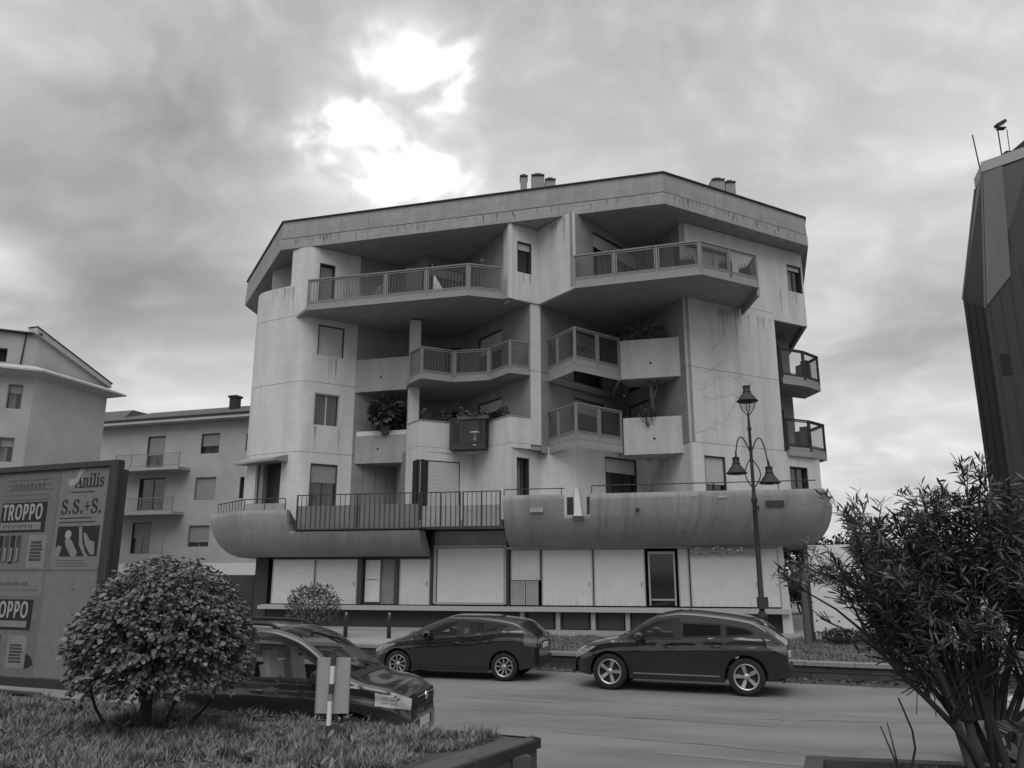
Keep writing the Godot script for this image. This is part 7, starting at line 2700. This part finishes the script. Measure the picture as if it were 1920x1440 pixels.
	var i1 := inset_line(edge, 0.30)
	for k in 3:
		var a: Vector2 = edge[k]
		var b: Vector2 = edge[k + 1]
		var ia: Vector2 = i1[k]
		var ib: Vector2 = i1[k + 1]
		var m := maxi(1, int(a.distance_to(b) / 1.1))
		for j in m:
			var t0 := float(j) / m + (0.003 if j > 0 else 0.0)
			var t1 := float(j + 1) / m - (0.003 if j < m - 1 else 0.0)
			var cs := ST()
			sweep(cs, [a.lerp(b, t0), a.lerp(b, t1)], [Vector2(0.0, 0.665), Vector2(-0.0, 0.74), Vector2(0.03, 0.765), Vector2(0.1, 0.775)], 0, 0.0, 1.0)
			prism(cs, PackedVector2Array([a.lerp(b, t0), a.lerp(b, t1), ib.lerp(ia, 1.0 - t1), ib.lerp(ia, 1.0 - t0)]), 0.664, 0.762)
			part("coping_stone", cs, M.coping_dark, L)
	var pst := ST()
	box(pst, Vector3(corner.x - 0.24, 0.33, corner.y + 0.32), Vector3(0.2, 0.66, 0.2), Basis(Vector3.UP, 0.4))
	part("corner_post", pst, M.coping_dark, L)
	var gpoly := PackedVector2Array([bl + Vector2(0, 0.15), Vector2(-0.1, -8.97), Vector2(-1.15, -7.6), Vector2(-1.75, -6.0), Vector2(-2.4, -3.2), Vector2(-14, -3.2)])
	grass_field("planter_grass", gpoly, 52000, func(_p): return 0.74, 0.02, 0.17, 0.06, 0.25, "rough uncut grass filling the left planter", 17, -0.2)
	var wx := []
	var wc := []
	var wr := RandomNumberGenerator.new()
	wr.seed = 88
	for k in 70:
		var p := Vector2(wr.randf_range(-9.0, -1.4), wr.randf_range(-10.5, -7.0))
		if not Geometry2D.is_point_in_polygon(p, gpoly): continue
		var n := wr.randi_range(6, 16)
		for j in n:
			var a := wr.randf() * TAU
			wx.append(leaf_xf(Vector3(p.x, 0.74 + wr.randf() * 0.10, p.y), Vector3(cos(a), wr.randf_range(0.2, 1.3), sin(a)), wr.randf_range(0.6, 1.6), wr.randf()))
			var l := wr.randf_range(0.05, 0.17)
			wc.append(Color(l, l, l))
	meta(multi("broadleaf_weeds", leaf_mesh(0.085, 0.024), M.leaf, wx, wc), "scattered broad-leaved weeds among the planter grass", "weeds", "", "stuff")
	# right planter with the oleander
	var R := thing("right_planter", Vector3(4, 0, -6), "low concrete planter at the lower right where the oleander grows", "planter")
	var rc := Vector2(2.76, -8.12)
	var re := Vector2(8.6, -8.12 + 5.84 * 0.19)
	var rs := Vector2(2.35, -7.1)
	var redge := [re, rc, rs, Vector2(2.1, -5.8)]
	var s_ := ST()
	var ri := inset_line(redge, 0.14)
	prism(s_, PackedVector2Array(ri + [Vector2(2.4, -4.0), Vector2(8.4, -4.0)]), 0.0, 0.68)
	part("soil", s_, M.earth, R)
	var ro := inset_line(redge, 0.0)
	var ri2 := inset_line(redge, 0.16)
	for k in 3:
		var cs := ST()
		prism(cs, PackedVector2Array([ro[k], ro[k + 1], ri2[k + 1], ri2[k]]), 0.0, 0.75)
		part("planter_wall", cs, M.coping_dark, R)
	grass_field("planter_weeds", PackedVector2Array([Vector2(3.35, -7.78), Vector2(8.2, -6.9), Vector2(8.2, -4.6), Vector2(3.3, -5.0)]), 7000, func(_p): return 0.68, 0.04, 0.13, 0.05, 0.14, "short weeds under the oleander in the right planter", 19)
	# a bare twig by its corner
	var tw := thing("bare_twig", Vector3(3.1, 0.68, -7.0), "bare forked twig sticking up from the corner of the right planter", "plant")
	var ts := ST()
	tube(ts, [Vector3(3.36, 0.65, -7.4), Vector3(3.46, 0.95, -7.4), Vector3(3.45, 1.1, -7.4), Vector3(3.36, 1.36, -7.4)], [0.012, 0.01, 0.009, 0.007], 5)
	tube(ts, [Vector3(3.34, 0.65, -7.4), Vector3(3.28, 0.85, -7.4), Vector3(3.18, 1.13, -7.4)], [0.012, 0.009, 0.005], 5)
	tube(ts, [Vector3(3.30, 0.8, -7.4), Vector3(3.27, 1.0, -7.4), Vector3(3.24, 1.16, -7.4)], [0.008, 0.006, 0.004], 5)
	part("twig", ts, M.bark, tw)
	# boundary wall in the dark to the left of the block
	var bw := ST()
	lbox(bw, fr(Vector2(-18.5, -44.5), Vector2(-12.6, -40.5)), 0.0, 7.0, 0.0, 2.4, -0.25, 0.0)
	meta(part("boundary_wall", bw, M.stone_dark), "dark boundary wall between the block and the plain apartment house", "wall")

func _ready() -> void:
	# --- camera
	var cam := Camera3D.new()
	cam.name = "camera"
	add_child(cam)
	cam.position = Vector3(0, 2.4, 0)
	cam.rotation = Vector3(atan(358.0 / 1500.0), 0, 0)
	cam.fov = rad_to_deg(2.0 * atan(720.0 / 1500.0))
	cam.near = 0.1
	cam.far = 1500.0
	cam.current = true
	# --- sky, exposure
	var env := Environment.new()
	env.background_mode = Environment.BG_SKY
	var sm := PanoramaSkyMaterial.new()
	sm.panorama = ImageTexture.create_from_image(sky_image())
	var sky := Sky.new()
	sky.sky_material = sm
	env.sky = sky
	env.ambient_light_source = Environment.AMBIENT_SOURCE_SKY
	env.tonemap_mode = Environment.TONE_MAPPER_LINEAR
	env.tonemap_exposure = 1.0
	env.sdfgi_enabled = true
	env.ssao_enabled = true
	env.ssil_enabled = true
	var we := WorldEnvironment.new()
	we.name = "world_environment"
	we.environment = env
	add_child(we)
	# --- the veiled sun, high over the viewer's left shoulder
	var sun := DirectionalLight3D.new()
	sun.name = "sun"
	add_child(sun)
	sun.light_energy = 0.5
	sun.light_angular_distance = 50.0
	sun.light_color = Color(1, 1, 1)
	sun.shadow_enabled = true
	var az := deg_to_rad(-172.0)
	var el := deg_to_rad(52.0)
	var to_sun := Vector3(sin(az) * cos(el), sin(el), -cos(az) * cos(el))
	sun.look_at_from_position(to_sun * 60.0, Vector3.ZERO, Vector3.UP)
	make_materials()
	ground()
	build_block()
	far_apartments()
	gable_house()
	tower()
	cars()
	street_lamp()
	blank_sign()
	billboard()
	small_street_things()
	dome_tree()
	oleander()
	shrub("shopfront_shrub", Vector3(-6.75, 0.4, -28.2), 0.9, 1.6, 2600, "round leafy shrub in front of the left shop panels", "shrub", 0.08, 0.09, 14)
	balcony_things()
	shrub("background_tree", Vector3(15.4, 0, -44.0), 1.9, 4.2, 3500, "dark tree close to the right flank of the block, far behind the white hoarding", "tree", 0.2, 0.05, 51)
	shrub("background_tree", Vector3(19.6, 0, -49.0), 2.6, 4.4, 4000, "dark round tree behind the middle of the oleander, beyond the street", "tree", 0.2, 0.055, 52)
	shrub("background_tree", Vector3(25.5, 0, -52.0), 3.0, 4.0, 4000, "dark wide tree at the foot of the clad tower", "tree", 0.2, 0.05, 53)
